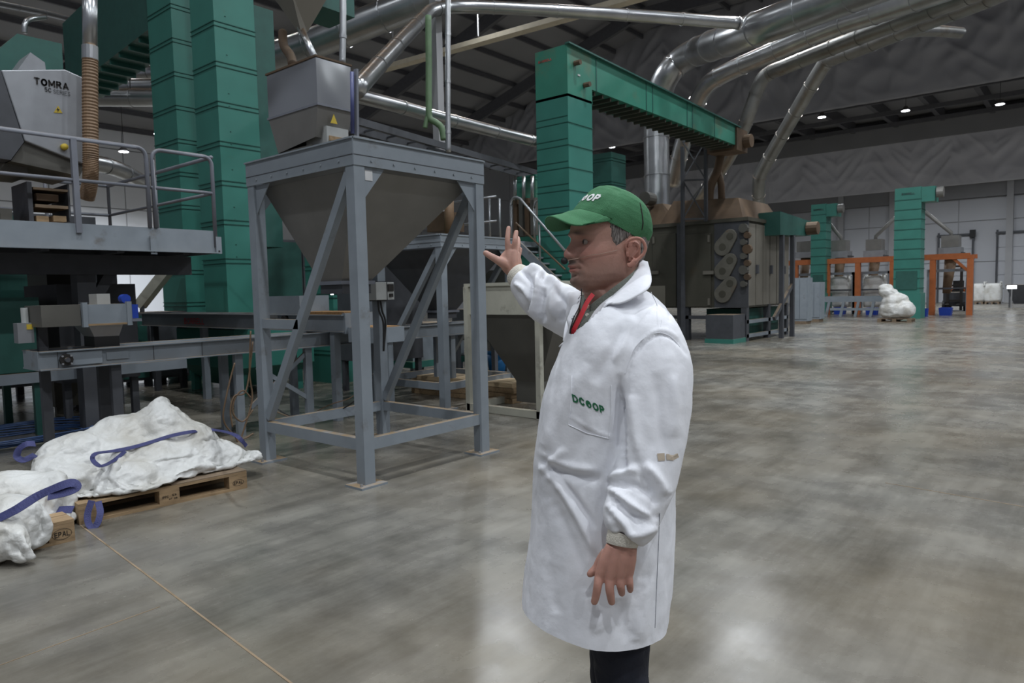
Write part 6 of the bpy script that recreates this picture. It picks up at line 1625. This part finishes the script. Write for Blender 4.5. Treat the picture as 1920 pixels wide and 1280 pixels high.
M['hair'] = hair_mat()
m = MB(); NH = 220; zs_ = np.linspace(-.060, .095, 90); vs = []; idx = {}
for i, z in enumerate(zs_):
    for j in range(NH):
        ph = 2 * PI * j / NH - PI
        p = head_point(ph, float(z), 0.0)
        x, y = p[0], abs(p[1])
        # hairline: keep where the depth from the edge is positive
        edge = .048 + .12 * (z - .037) if z > .037 else .048 - (.037 - z) * .38          # temple front
        e1 = edge - x
        zlow = (.030 - max(0.0, x - .002) * .62) if x > .002 else (-.050 if x < -.034 else .034)           # above/behind the ear
        e2 = z - zlow + .0025 * noise.noise(Vector((x * 160, y * 160, 0)))
        e = min(e1 + .003 * noise.noise(Vector((x * 120, z * 220, y * 50))), e2)
        off = .0045 * min(1.0, max(e / .008, 0)) - .002 if e > -.004 else -.006
        off += .0011 * noise.noise(Vector((x * 330, y * 330, z * 70)))
        vs.append(hw(*head_point(ph, float(z), off)))
        idx[(i, j)] = e
fs = [(i*NH+j, i*NH+(j+1) % NH, (i+1)*NH+(j+1) % NH, (i+1)*NH+j) for i in range(len(zs_)-1) for j in range(NH) if max(idx[(i, j)], idx[(i, (j+1) % NH)], idx[(i+1, j)]) > -.004]
m.add(vs, fs); me = bpy.data.meshes.new('hair'); me.from_pydata([tuple(v) for v in m.v], [], m.f); child_mesh('hair', me, 'hair', man)

# ---- cap
M['cap'] = mat('green_cotton_cap', (0.048, 0.178, 0.078), 0.85, var=0.10, scale=30, bump=0.25, bscale=420)
M['cap_dark'] = mat('dark_green_seam', (0.016, 0.08, 0.03), 0.9)
CT = Vector((.898, 0, .44)); CN = Vector((-.44, 0, .898)); C0 = Vector((.010, 0, .054))
CAPR = [(-.006, .1045, -.0885, .0815), (.000, .1055, -.0895, .0825), (.015, .1035, -.0935, .0845), (.030, .099, -.0945, .0850), (.045, .0935, -.0885, .0835), (.060, .088, -.0770, .0790), (.072, .083, -.0650, .0725),
        (.083, .0755, -.0480, .0620), (.090, .0640, -.0310, .0500), (.0945, .046, -.018, .036), (.0970, .020, -.006, .016)]
def cap_pt(ph, h, off=0.0):
    sf, sb, w_ = interp(CAPR, h)
    c, s = math.cos(ph), math.sin(ph); ex = 2 / 2.25
    sc = .005
    u = sc + ((sf - sc) if c > 0 else (sc - sb)) * math.copysign(abs(c) ** ex, c)
    v = w_ * math.copysign(abs(s) ** ex, s)
    # panel seams, soft dents and the stitched pinch at the top
    seam = 0
    for a_ in (0.0, 1.05, -1.05, 2.05, -2.05, PI):
        dphi = (ph - a_ + PI) % (2 * PI) - PI; seam += math.exp(-(dphi / .022) ** 2)
    k = -.0016 * seam + .0042 * noise.noise(Vector((u * 17, v * 17, h * 17 + 4))) + .0024 * noise.noise(Vector((u * 40, v * 40, h * 30)))
    k -= .0065 * math.exp(-((ph - .95) / .16) ** 2 - ((h - .078) / .009) ** 2)       # dent near the crown top
    k += off
    r = math.hypot(u - sc, v) or 1
    q = C0 + CT * (u + k * (u - sc) / r) + Vector((0, 1, 0)) * (v + k * v / r) + CN * (h + off * max(0, (h - .08) / .017))
    return hw(*q)
m = MB(); NC = 160; hs = list(np.linspace(-.006, .088, 60)) + list(np.linspace(.0895, .097, 12)); vs = []
for h in hs:
    for j in range(NC): vs.append(cap_pt(2*PI*j/NC - PI, float(h)))
k0 = len(hs)
fs = [(i*NC+j, i*NC+(j+1) % NC, (i+1)*NC+(j+1) % NC, (i+1)*NC+j) for i in range(k0-1) for j in range(NC)] + [tuple((k0-1)*NC+j for j in range(NC))]
m.add(vs, fs); cap = m.build('cap_crown', 'cap', man, smooth=True, solid=0.0018)
cap['label'] = 'green cotton cap with white lettering'
# brim
m = MB(); vs = []; NA, NB = 48, 16
for i in range(NA + 1):
    a_ = (i / NA * 2 - 1) * 1.20
    b0 = cap_pt(a_ , 0.002, 0.001); b0l = Vector(hl(b0))
    for j in range(NB + 1):
        t_ = j / NB
        y = b0l.y + (math.sin(a_ * 1.309) * .0770 - b0l.y) * t_ * .9
        xo = .105 + .068 * max(0.0, math.cos(a_ * 1.309)) ** .62
        x = b0l.x + (max(xo, b0l.x + .0005) - b0l.x) * t_ if abs(a_) < 1.19 else b0l.x
        zb_ = .1000 - .19 * (x - .105) - 6.2 * y * y
        z = b0l.z + (zb_ - b0l.z) * min(1, t_ * 2.2)
        vs.append(hw(x, y, z))
m.add(vs, [(i*(NB+1)+j, (i+1)*(NB+1)+j, (i+1)*(NB+1)+j+1, i*(NB+1)+j+1) for i in range(NA) for j in range(NB)])
brim = m.build('cap_brim', 'cap', man, smooth=True, fix=False, solid=0.0035)
# band seam between brim and crown, back opening gap and side seam
m = MB(); m.tube([cap_pt(-1.25 + 2.5 * i / 40, .0035, .0012) for i in range(41)], .0012, 6); m.build('brim_seam', 'cap_dark', brim)
m = MB(); m.tube([cap_pt(1.72 + .25 * (i / 12), .072 - .058 * i / 12, .0008) for i in range(13)], [.0008] + [.0019] * 11 + [.0008], 6); m.build('seam_opening', 'ink', cap)
m = MB(); m.tube([cap_pt(1.05, .004 + .080 * i / 20, -.0006) for i in range(21)], .0008, 5); m.build('panel_seam', 'cap_dark', cap)
m = MB(); m.tube([cap_pt(2.05, .004 + .080 * i / 20, -.0006) for i in range(21)], .0008, 5); m.build('panel_seam', 'cap_dark', cap)
def wrap_text(txt, fn, m, parent, name, bold):
    vs, fs, _ = text_mesh(txt, bold)
    # cut long faces so that the print follows the curve
    bm = bmesh.new(); bvs = [bm.verts.new((x, y, 0)) for x, y in vs]
    for f in fs:
        try: bm.faces.new([bvs[i] for i in f])
        except ValueError: pass
    bmesh.ops.triangulate(bm, faces=bm.faces)
    bmesh.ops.subdivide_edges(bm, edges=[e for e in bm.edges if e.calc_length() > 0.05], cuts=2, use_grid_fill=True)
    bm.verts.index_update()
    V = [fn(v.co.x, v.co.y) for v in bm.verts]; Fc = [tuple(v.index for v in f.verts) for f in bm.faces]; bm.free()
    return MB().add(V, Fc).build(name, m, parent, fix=False)
# print: letters run from his right to his left
wrap_text('DC@OP', lambda x, y: cap_pt(.06 + x * 1.18, .040 + y * .023 , .0024), 'white_print', cap, 'cap_lettering', 0.30)

# ---- coat
cv = MB()
def ring(py, xl, xr, hd, dc=1.72, e=2.3, n=48, tilt=0.0):
    c = at((xl + xr) / 2, py, d=dc); s = dc / F_PX; hwid = (xr - xl) / 2 * s; z = c.z; vs = []
    for j in range(n):
        a_ = 2*PI*j/n; ca_, sa_ = math.cos(a_), math.sin(a_)
        x = hwid * math.copysign(abs(ca_) ** (2/e), ca_); y = hd * math.copysign(abs(sa_) ** (2/e), sa_)
        v = c + RT * x + AW * y; v.z = z + tilt * y
        # turn the torso a little so the chest faces the camera slightly
        vs.append(v + RT * (y * 0.10))
    return vs
rows = [(543, 1118, 1208, .085, 1.72), (556, 1098, 1226, .120, 1.72), (575, 1084, 1246, .165, 1.72), (600, 1070, 1264, .195, 1.72), (640, 1056, 1280, .215, 1.715), (690, 1036, 1284, .215, 1.715), (740, 1018, 1276, .205, 1.715), (800, 1008, 1266, .200, 1.715),
        (860, 1001, 1262, .200, 1.72), (930, 998, 1264, .200, 1.72), (1000, 993, 1266, .203, 1.72), (1060, 984, 1265, .206, 1.72), (1110, 978, 1262, .206, 1.72), (1150, 975, 1256, .206, 1.72), (1200, 972, 1252, .206, 1.72)]
vs = []
for r in rows: vs += ring(*r, e=2.3 if r[0] < 900 else (2.1 if r[0] < 1050 else 1.95))
n = 48; k = len(rows)
fs = [(i*n+j, i*n+(j+1) % n, (i+1)*n+(j+1) % n, (i+1)*n+j) for i in range(k-1) for j in range(n)] + [tuple(range(n-1, -1, -1)), tuple((k-1)*n+j for j in range(n))]
cv.add(vs, fs)
limb(cv, [at(1190, 600, d=1.63), at(1216, 634, d=1.575), at(1231, 690, d=1.54), at(1229, 760, d=1.52), at(1222, 840, d=1.505), at(1207, 905, d=1.49), at(1190, 950, d=1.475), at(1180, 985, d=1.465), at(1170, 1007, d=1.46)],
     [(.060, .060), (.072, .070), (.078, .072), (.077, .070), (.069, .064), (.067, .060), (.061, .054), (.056, .052), (.041, .038)], 28, RT)
limb(cv, [at(1130, 600, d=1.82), at(1085, 592, d=1.88), at(1050, 577, d=1.93), at(1020, 560, d=1.965), at(996, 538, d=2.0), at(980, 524, d=2.02), at(972, 517, d=2.025)],
     [(.070, .070), (.072, .070), (.068, .066), (.062, .062), (.058, .058), (.048, .048), (.034, .034)], 24, UP)
me = bpy.data.meshes.new('tmp'); me.from_pydata([tuple(v) for v in cv.v], [], cv.f)
me = remeshed(me, 0.0052, 10)
n = len(me.vertices); co = np.empty(n * 3); me.vertices.foreach_get('co', co); co = co.reshape(-1, 3)
no = np.empty(n * 3); me.vertices.foreach_get('normal', no); no = no.reshape(-1, 3)
nearside = (no @ np.array(AW)) < 0.35
disp = np.zeros(n)
for i in range(n):
    p = Vector(co[i])
    u, v_, z = p.dot(RT), p.dot(AW), p.z
    disp[i] = .0045 * noise.noise(Vector((u * 9, v_ * 9, z * 2.6))) + .0030 * noise.noise(Vector((u * 22 + z * 6, v_ * 22, z * 7))) + .0012 * noise.noise(Vector((u * 60, v_ * 60, z * 30)))
# folds: (list of photo points, distance, width m, height m)
FOLDS = [
    # near sleeve
    ([(1163, 700), (1160, 760), (1162, 830), (1165, 890)], 1.52, .010, -.012), ([(1172, 690), (1200, 650), (1235, 628), (1268, 640), (1290, 668)], 1.50, .0045, -.0045), ([(1170, 700), (1192, 655), (1235, 620), (1275, 634)], 1.50, .006, .003),
    ([(1185, 740), (1190, 800), (1200, 860)], 1.47, .014, .007), ([(1230, 700), (1236, 780), (1245, 850)], 1.45, .016, -.006), ([(1262, 700), (1266, 760), (1262, 820)], 1.46, .014, .006),
    ([(1140, 905), (1165, 885), (1200, 880)], 1.44, .010, .009), ([(1137, 912), (1170, 935), (1210, 965), (1236, 978)], 1.42, .009, .011), ([(1150, 908), (1190, 910), (1225, 930)], 1.43, .010, -.010),
    ([(1145, 925), (1170, 955), (1205, 985)], 1.42, .007, -.010), ([(1140, 945), (1165, 975), (1190, 1003)], 1.42, .009, .010), ([(1180, 960), (1210, 970), (1238, 970)], 1.42, .008, -.008), ([(1170, 1000), (1200, 1000), (1232, 985)], 1.42, .010, .011),
    ([(1210, 870), (1235, 900), (1250, 930)], 1.43, .012, .010), ([(1200, 890), (1220, 920), (1230, 950)], 1.43, .008, -.008), ([(1150, 985), (1165, 1002), (1185, 1010)], 1.43, .007, -.006), ([(1145, 970), (1150, 990), (1160, 1002)], 1.43, .008, .007),
    # torso
    ([(1180, 600), (1160, 640), (1130, 690), (1115, 720)], 1.52, .016, -.007), ([(1190, 590), (1170, 640), (1150, 680)], 1.52, .010, .006),
    ([(1163, 720), (1168, 800), (1166, 860), (1172, 880)], 1.53, .008, -.014), ([(1100, 680), (1060, 760), (1020, 850)], 1.55, .020, .005), ([(1110, 800), (1080, 840), (1050, 900)], 1.53, .020, -.006),
    ([(1068, 780), (1110, 805), (1150, 820)], 1.52, .004, .003), ([(1072, 700), (1070, 780)], 1.52, .003, .0015),
    ([(1010, 860), (1060, 890), (1130, 898)], 1.53, .012, -.009), ([(1015, 850), (1060, 873), (1120, 880)], 1.53, .010, .006), ([(1010, 870), (1060, 930), (1100, 1000), (1120, 1040)], 1.53, .011, .009), ([(1020, 868), (1075, 930), (1115, 990)], 1.53, .009, -.009), ([(1020, 920), (1060, 990), (1100, 1080)], 1.53, .016, -.005),
    ([(1212, 1080), (1205, 1150), (1190, 1200)], 1.55, .020, .006), ([(1160, 1120), (1170, 1160), (1180, 1200)], 1.53, .022, -.005), ([(1100, 1100), (1110, 1150), (1120, 1180)], 1.53, .020, .006), ([(1040, 1060), (1035, 1110), (1045, 1150)], 1.55, .02, -.004),
    ([(1240, 545), (1256, 590), (1240, 626)], 1.56, .003, -.002), ([(1060, 840), (1030, 870), (1010, 880)], 1.54, .010, .006),
    # far sleeve
    ([(975, 505), (995, 525), (1000, 555), (990, 585)], 1.97, .009, -.010), ([(1005, 512), (1008, 540), (1003, 575), (1010, 600)], 1.94, .010, .010), ([(1020, 540), (1015, 575), (1020, 605)], 1.92, .009, -.011), ([(1045, 530), (1035, 560), (1040, 600)], 1.90, .012, .006),
    ([(965, 530), (985, 545), (998, 570)], 1.97, .007, .007), ([(1045, 545), (1060, 575), (1050, 605)], 1.87, .008, -.007), ([(1075, 545), (1065, 580), (1075, 615)], 1.84, .010, .006), ([(990, 500), (1010, 510), (1018, 525)], 1.96, .010, .008), ([(1022, 522), (1040, 530), (1050, 545)], 1.93, .010, .007),
]
for pts, d, wd, amp in FOLDS:
    P_ = np.array([tuple(v) for v in smooth_path([at(x, y, d=d) for x, y in pts], 4)])
    best = np.full(n, 9.0); par = np.zeros(n); nseg = len(P_) - 1; wd *= .80; amp *= 1.08 if d < 1.83 else 1.9
    # distance measured across the line of sight, so that the fold lands on the cloth under it
    cd = np.array(CAM)
    rays = co - cd; L_ = np.linalg.norm(rays, axis=1, keepdims=True); dirs = rays / L_
    for si, (a_, b_) in enumerate(zip(P_[:-1], P_[1:])):
        mid = (a_ + b_) / 2; near = np.linalg.norm(co - mid, axis=1) < np.linalg.norm(b_ - a_) + wd * 4 + .14
        if not near.any(): continue
        q = co[near]; ab = b_ - a_; t_ = np.clip(((q - a_) @ ab) / (ab @ ab), 0, 1); w3 = q - (a_ + t_[:, None] * ab)
        dn = dirs[near]; lat = w3 - (np.sum(w3 * dn, axis=1))[:, None] * dn
        dl = np.linalg.norm(lat, axis=1); better = dl < best[near]; bn = best[near]; bn[better] = dl[better]; best[near] = bn
        pn = par[near]; pn[better] = ((si + t_) / nseg)[better]; par[near] = pn
    taper = np.clip(np.minimum(par, 1 - par) * 4.5, 0, 1) ** .8
    disp += amp * np.exp(-(best / wd) ** 2) * nearside * taper
co += no * disp[:, None]
me.vertices.foreach_set('co', co.reshape(-1)); me.update()
# open the neck: drop the cloth where the shirt shows
V_OPEN = [(1203, 484), (1206, 500), (1180, 530), (1150, 558), (1128, 580), (1100, 605), (1072, 628), (1066, 622), (1076, 590), (1085, 560), (1095, 535), (1130, 500)]
def inside(x, y, poly):
    c = False; j = len(poly) - 1
    for i in range(len(poly)):
        if (poly[i][1] > y) != (poly[j][1] > y) and x < (poly[j][0] - poly[i][0]) * (y - poly[i][1]) / (poly[j][1] - poly[i][1]) + poly[i][0]: c = not c
        j = i
    return c
HP = at(1115, 1150, d=1.72); HP.z = .772; HN = (UP + RT * .15).normalized()
bm = bmesh.new(); bm.from_mesh(me); kill = []
bmesh.ops.bisect_plane(bm, geom=bm.verts[:] + bm.edges[:] + bm.faces[:], plane_co=HP, plane_no=HN)
for f in bm.faces:
    c = f.calc_center_median(); q = pix(c)
    if 480 < q[1] < 640 and 1050 < q[0] < 1215 and inside(q[0], q[1], V_OPEN): kill.append(f)
    elif (c - HP).dot(HN) < 0: kill.append(f)
    elif c.z > at(1150, 556, d=1.72).z and 1100 < q[0] < 1215 and f.normal.z > 0.8 and q[0] < 1190: kill.append(f)
bmesh.ops.delete(bm, geom=kill, context='FACES')
bm.to_mesh(me); bv_coat = BVHTree.FromBMesh(bm); bm.free()
def coat_mat():
    m, nt, b = _new('white_lab_coat_cotton')
    N, L = nt.nodes, nt.links
    tc = N.new('ShaderNodeTexCoord')
    nz = N.new('ShaderNodeTexNoise'); nz.inputs['Scale'].default_value = 7; nz.inputs['Detail'].default_value = 6; L.new(tc.outputs['Object'], nz.inputs['Vector'])
    cr = N.new('ShaderNodeValToRGB'); cr.color_ramp.elements[0].position = 0.30; cr.color_ramp.elements[0].color = (0.735, 0.745, 0.785, 1); cr.color_ramp.elements[1].position = 0.60; cr.color_ramp.elements[1].color = (0.80, 0.805, 0.845, 1)
    L.new(nz.outputs['Fac'], cr.inputs[0]); L.new(cr.outputs[0], b.inputs['Base Color']); b.inputs['Roughness'].default_value = 0.85; b.inputs['Specular IOR Level'].default_value = 0.2
    n2 = N.new('ShaderNodeTexNoise'); n2.inputs['Scale'].default_value = 24; n2.inputs['Detail'].default_value = 5; L.new(tc.outputs['Object'], n2.inputs['Vector'])
    bp = N.new('ShaderNodeBump'); bp.inputs['Strength'].default_value = 0.22; bp.inputs['Distance'].default_value = 0.012; L.new(n2.outputs['Fac'], bp.inputs['Height']); L.new(bp.outputs[0], b.inputs['Normal'])
    return m
M['coat'] = coat_mat()
M['cuff'] = mat('cream_ribbed_cuff', (0.66, 0.62, 0.54), 0.9, var=0.05, scale=80, bump=0.5, bscale=300)
M['stain'] = mat('tan_stain_tape', (0.50, 0.42, 0.33), 0.85, var=0.18, scale=60)
M['shirt'] = mat('grey_green_shirt', (0.125, 0.135, 0.115), 0.9, var=0.10, scale=30, bump=0.3, bscale=200)
M['lanyard'] = mat('red_lanyard', (0.50, 0.012, 0.022), 0.6, var=0.06)
M['trousers'] = mat('dark_navy_trousers', (0.010, 0.012, 0.022), 0.85, var=0.15, scale=20, bump=0.3, bscale=60)
coat = child_mesh('lab_coat', me, 'coat', man); coat['label'] = 'white lab coat with green lettering on the chest pocket'
def patch(inner, outer, nm, m, parent, nv=10, puff=0.0, solid=0.002, sub=8, off=(0, 0, 0)):
    a = smooth_path([at(x, y, d=d) for x, y, d in inner], sub); b_ = smooth_path([at(x, y, d=d) for x, y, d in outer], sub)
    def res(p, n_): 
        L_ = [0]; 
        for i in range(1, len(p)): L_.append(L_[-1] + (p[i] - p[i-1]).length)
        out = []
        for k_ in range(n_):
            s = L_[-1] * k_ / (n_ - 1); j = max(i for i in range(len(L_)) if L_[i] <= s + 1e-9); j = min(j, len(p) - 2)
            f = (s - L_[j]) / ((L_[j+1] - L_[j]) or 1); out.append(p[j].lerp(p[j+1], f))
        return out
    NN = 40; a, b_ = res(a, NN), res(b_, NN); vs = []
    for i in range(NN):
        for j in range(nv + 1):
            t_ = j / nv; p = a[i].lerp(b_[i], t_); vw = (CAM - p).normalized()
            vs.append(p + vw * puff * math.sin(PI * t_) + Vector(off))
    return MB().add(vs, [(i*(nv+1)+j, (i+1)*(nv+1)+j, (i+1)*(nv+1)+j+1, i*(nv+1)+j+1) for i in range(NN-1) for j in range(nv)]).build(nm, m, parent, smooth=True, fix=False, solid=solid)
# collar leaf and lapel on the near side
patch([(1199, 487, 1.70), (1196, 503, 1.655), (1180, 523, 1.625), (1158, 546, 1.61), (1135, 568, 1.605)],
      [(1214, 491, 1.70), (1221, 519, 1.615), (1219, 536, 1.575), (1205, 549, 1.555), (1172, 566, 1.55), (1150, 570, 1.56), (1134, 568, 1.58)], 'coat_collar', 'coat', man, puff=0.010, solid=0.003)
patch([(1150, 552, 1.615), (1128, 570, 1.62), (1108, 592, 1.635), (1085, 615, 1.655), (1069, 630, 1.675)],
      [(1163, 566, 1.56), (1138, 571, 1.565), (1126, 591, 1.575), (1100, 613, 1.59), (1072, 634, 1.63), (1048, 650, 1.68)], 'coat_lapel', 'coat', man, puff=0.006, solid=0.003)
patch([(1092, 556, 1.82), (1085, 580, 1.79), (1074, 606, 1.74), (1067, 627, 1.70)],
      [(1080, 556, 1.84), (1070, 582, 1.80), (1060, 610, 1.745), (1056, 640, 1.69)], 'coat_lapel', 'coat', man, puff=0.004, solid=0.003)
patch([(1203, 487, 1.72), (1180, 500, 1.86), (1130, 530, 1.87), (1100, 550, 1.84)], [(1212, 493, 1.72), (1190, 512, 1.89), (1120, 545, 1.90), (1088, 556, 1.86)], 'coat_collar', 'coat', man, puff=0.0, solid=0.003)
# shirt inside the coat opening
sv = MB(); vs = []
srows = [(578, 1102, 1222, .125, 1.72), (600, 1082, 1248, .168, 1.72), (640, 1068, 1262, .185, 1.715), (700, 1056, 1262, .185, 1.715)]
for r in srows: vs += ring(*r)
k = len(srows); n = 48
sv.add(vs, [(i*n+j, i*n+(j+1) % n, (i+1)*n+(j+1) % n, (i+1)*n+j) for i in range(k-1) for j in range(n)])
sh = sv.build('shirt', 'shirt', man, smooth=True, solid=0.002)
patch([(1198, 497, 1.69), (1186, 511, 1.640), (1162, 530, 1.615), (1132, 553, 1.625), (1113, 567, 1.645), (1106, 574, 1.66)],
      [(1203, 503, 1.69), (1194, 519, 1.635), (1170, 543, 1.612), (1142, 568, 1.612), (1122, 586, 1.625), (1108, 598, 1.645)], 'shirt_collar', 'shirt', man, puff=0.003, solid=0.003)
patch([(1103, 548, 1.77), (1099, 560, 1.75), (1096, 575, 1.73)], [(1092, 556, 1.78), (1089, 572, 1.755), (1090, 588, 1.73)], 'shirt_collar', 'shirt', man, puff=0.002, solid=0.003)
for (x, y) in ((1101, 590), (1090, 608)):
    c = at(x, y, d=1.642); vw = (CAM - c).normalized(); MB().tube([c, c + vw * .004], .0045, 12).build('shirt_button', 'cuff', sh)
# lanyard and microphone cable
def ribbon(pts, wd, nm, m, parent, face=None):
    pp = smooth_path(pts, 6); vs = []
    for i, p in enumerate(pp):
        t_ = (pp[min(i+1, len(pp)-1)] - pp[max(i-1, 0)]).normalized(); nn = (CAM - p).normalized(); s = t_.cross(nn).normalized(); vs += [p - s * wd/2, p + s * wd/2]
    return MB().add(vs, [(2*i, 2*i+1, 2*i+3, 2*i+2) for i in range(len(pp)-1)]).build(nm, m, parent, fix=False, solid=0.0012)
ribbon([at(1112, 551, d=1.655), at(1100, 568, d=1.645), at(1090, 590, d=1.637), at(1076, 618, d=1.633), at(1069, 632, d=1.65)], .0105, 'lanyard', 'lanyard', man)
mic = MB(); c = hw(.128, .020, -.012)
mp_ = at(1058, 489, d=pix(hw(.12, .02, -.01))[2] - 0.01)
for i in range(9):
    pass
vs = []; 
for i in range(9):
    for j in range(14):
        a_ = PI*i/8; b2 = 2*PI*j/14; vs.append(mp_ + (HX * math.cos(a_) + HY * math.sin(a_)*math.cos(b2) + UP * math.sin(a_)*math.sin(b2)) * .0085)
mic.add(vs, [(i*14+j, i*14+(j+1) % 14, (i+1)*14+(j+1) % 14, (i+1)*14+j) for i in range(8) for j in range(14)])
mo = mic.build('microphone', 'black', man, smooth=True)
M['boom'] = mat('skin_tone_microphone_boom', (0.40, 0.26, 0.20), 0.4)
bp_ = [mp_] + [hw(*head_point(ph, z, .0035)) for ph, z in ((.42, -.012), (.62, -.010), (.85, -.006), (1.05, -.004), (1.25, .000), (1.42, .004))]
MB().tube(smooth_path(bp_, 6), .0009, 6).build('microphone_boom', 'boom', mo, smooth=True)
MB().tube(smooth_path([at(1090, 541, d=1.64), at(1090, 555, d=1.638), at(1086, 575, d=1.634), at(1076, 595, d=1.63), at(1071, 612, d=1.63), at(1069, 630, d=1.64)], 6), .0014, 6).build('microphone_cable', 'cable', man, smooth=True)
# cuffs
c0, c1, c2 = at(1171, 1002, d=1.458), at(1167.5, 1012, d=1.456), at(1166, 1021, d=1.455)
m = MB(); limb(m, [c0, c1, c2], [(.036, .031), (.0345, .029), (.0325, .027)], 28, RT); m.build('cuff', 'cuff', man, smooth=True)
m = MB(); limb(m, [at(978, 523, d=2.02), at(971, 516, d=2.027), at(966.5, 511.5, d=2.032)], [(.037, .037), (.036, .035), (.032, .031)], 24, UP); m.build('cuff', 'cuff', man, smooth=True)
# lettering and pocket on the chest, laid on the cloth
def on_coat(px, py, off=.0016):
    dr = (at(px, py, d=1.0) - CAM).normalized(); h = bv_coat.ray_cast(CAM, dr)
    return (h[0] - dr * off) if h[0] is not None else at(px, py, d=1.5)
wrap_text('DC@OP', lambda x, y: on_coat(1103.5 + x * 61 - y * 3, 757.5 - y * 16 + x * 24), 'green_print', coat, 'coat_lettering', 0.30)
pk = [(1072, 704), (1070, 760), (1066, 796), (1100, 812), (1142, 822), (1146, 770), (1146, 722)]
for a_, b_ in zip(pk[:-1], pk[1:]):
    MB().tube([on_coat(a_[0] + (b_[0]-a_[0])*i/10, a_[1] + (b_[1]-a_[1])*i/10, .0008) for i in range(11)], .0012, 5).build('pocket_seam', 'coat', coat)
M['thread'] = mat('grey_thread', (0.16, 0.17, 0.20), 0.9)
MB().tube([on_coat(1237 - 9 * i / 30, 962 + 215 * i / 30, .0006) for i in range(31)], .0007, 5).build('back_seam', 'thread', coat)
MB().tube(smooth_path([on_coat(x, y, .0006) for x, y in ((1172, 700), (1186, 660), (1205, 636), (1232, 624), (1256, 630), (1275, 650))], 6), .0009, 5).build('armhole_seam', 'coat', coat)
MB().tube([on_coat(a_, b_, .0005) for a_, b_ in ((1221, 548), (1232, 572), (1240, 600), (1238, 622))], .0008, 5).build('shoulder_seam', 'coat', coat)
# stains on the sleeve and shoulder
def decal(poly, nm, m):
    cx_ = sum(p[0] for p in poly) / len(poly); cy_ = sum(p[1] for p in poly) / len(poly)
    V = [on_coat(cx_, cy_)] + [on_coat(*p) for p in poly]; k_ = len(poly)
    return MB().add(V, [(0, 1 + i, 1 + (i+1) % k_) for i in range(k_)]).build(nm, m, coat, fix=False)
decal([(1232, 850), (1246, 849), (1247, 863), (1234, 864)], 'stain', 'stain'); decal([(1249, 851), (1271, 850), (1273, 857), (1262, 863), (1250, 862)], 'stain', 'stain')
# hem band
# trousers and shoes
for hx, hd, nm in ((1163, 1.66, 'trouser_leg'), (1150, 1.82, 'trouser_leg')):
    p0 = at(hx, 1120, d=hd); m = MB()
    limb(m, [at(hx, 1165, d=hd), at(hx, 1200, d=hd), at(hx + 3, 1260, d=hd), Vector((at(hx + 8, 1300, d=hd).x, at(hx + 8, 1300, d=hd).y, .45)), Vector((p0.x, p0.y, .25)), Vector((p0.x, p0.y, .05))], [(.068, .070), (.068, .070), (.064, .068), (.060, .066), (.058, .064), (.056, .062)], 28, RT)
    me = bpy.data.meshes.new('tmp'); me.from_pydata([tuple(v) for v in m.v], [], m.f); me = remeshed(me, .008, 3)
    for v in me.vertices: v.co += v.normal * (.006 * noise.noise(Vector((v.co.x * 8, v.co.y * 8, v.co.z * 14))) + .003 * noise.noise(v.co * 40))
    child_mesh(nm, me, 'trousers', man)
    q = Vector((p0.x, p0.y, 0)); m = MB()
    limb(m, [q + RT * .06 + UP * .05, q + UP * .055, q - RT * .10 + UP * .045, q - RT * .19 + UP * .035, q - RT * .215 + UP * .03], [(.045, .038), (.05, .045), (.042, .045), (.032, .042), (.018, .022)], 18, UP)
    m.v = [Vector((v.x, v.y, max(v.z, .002))) for v in m.v]; m.build('shoe', 'black', man, smooth=True)
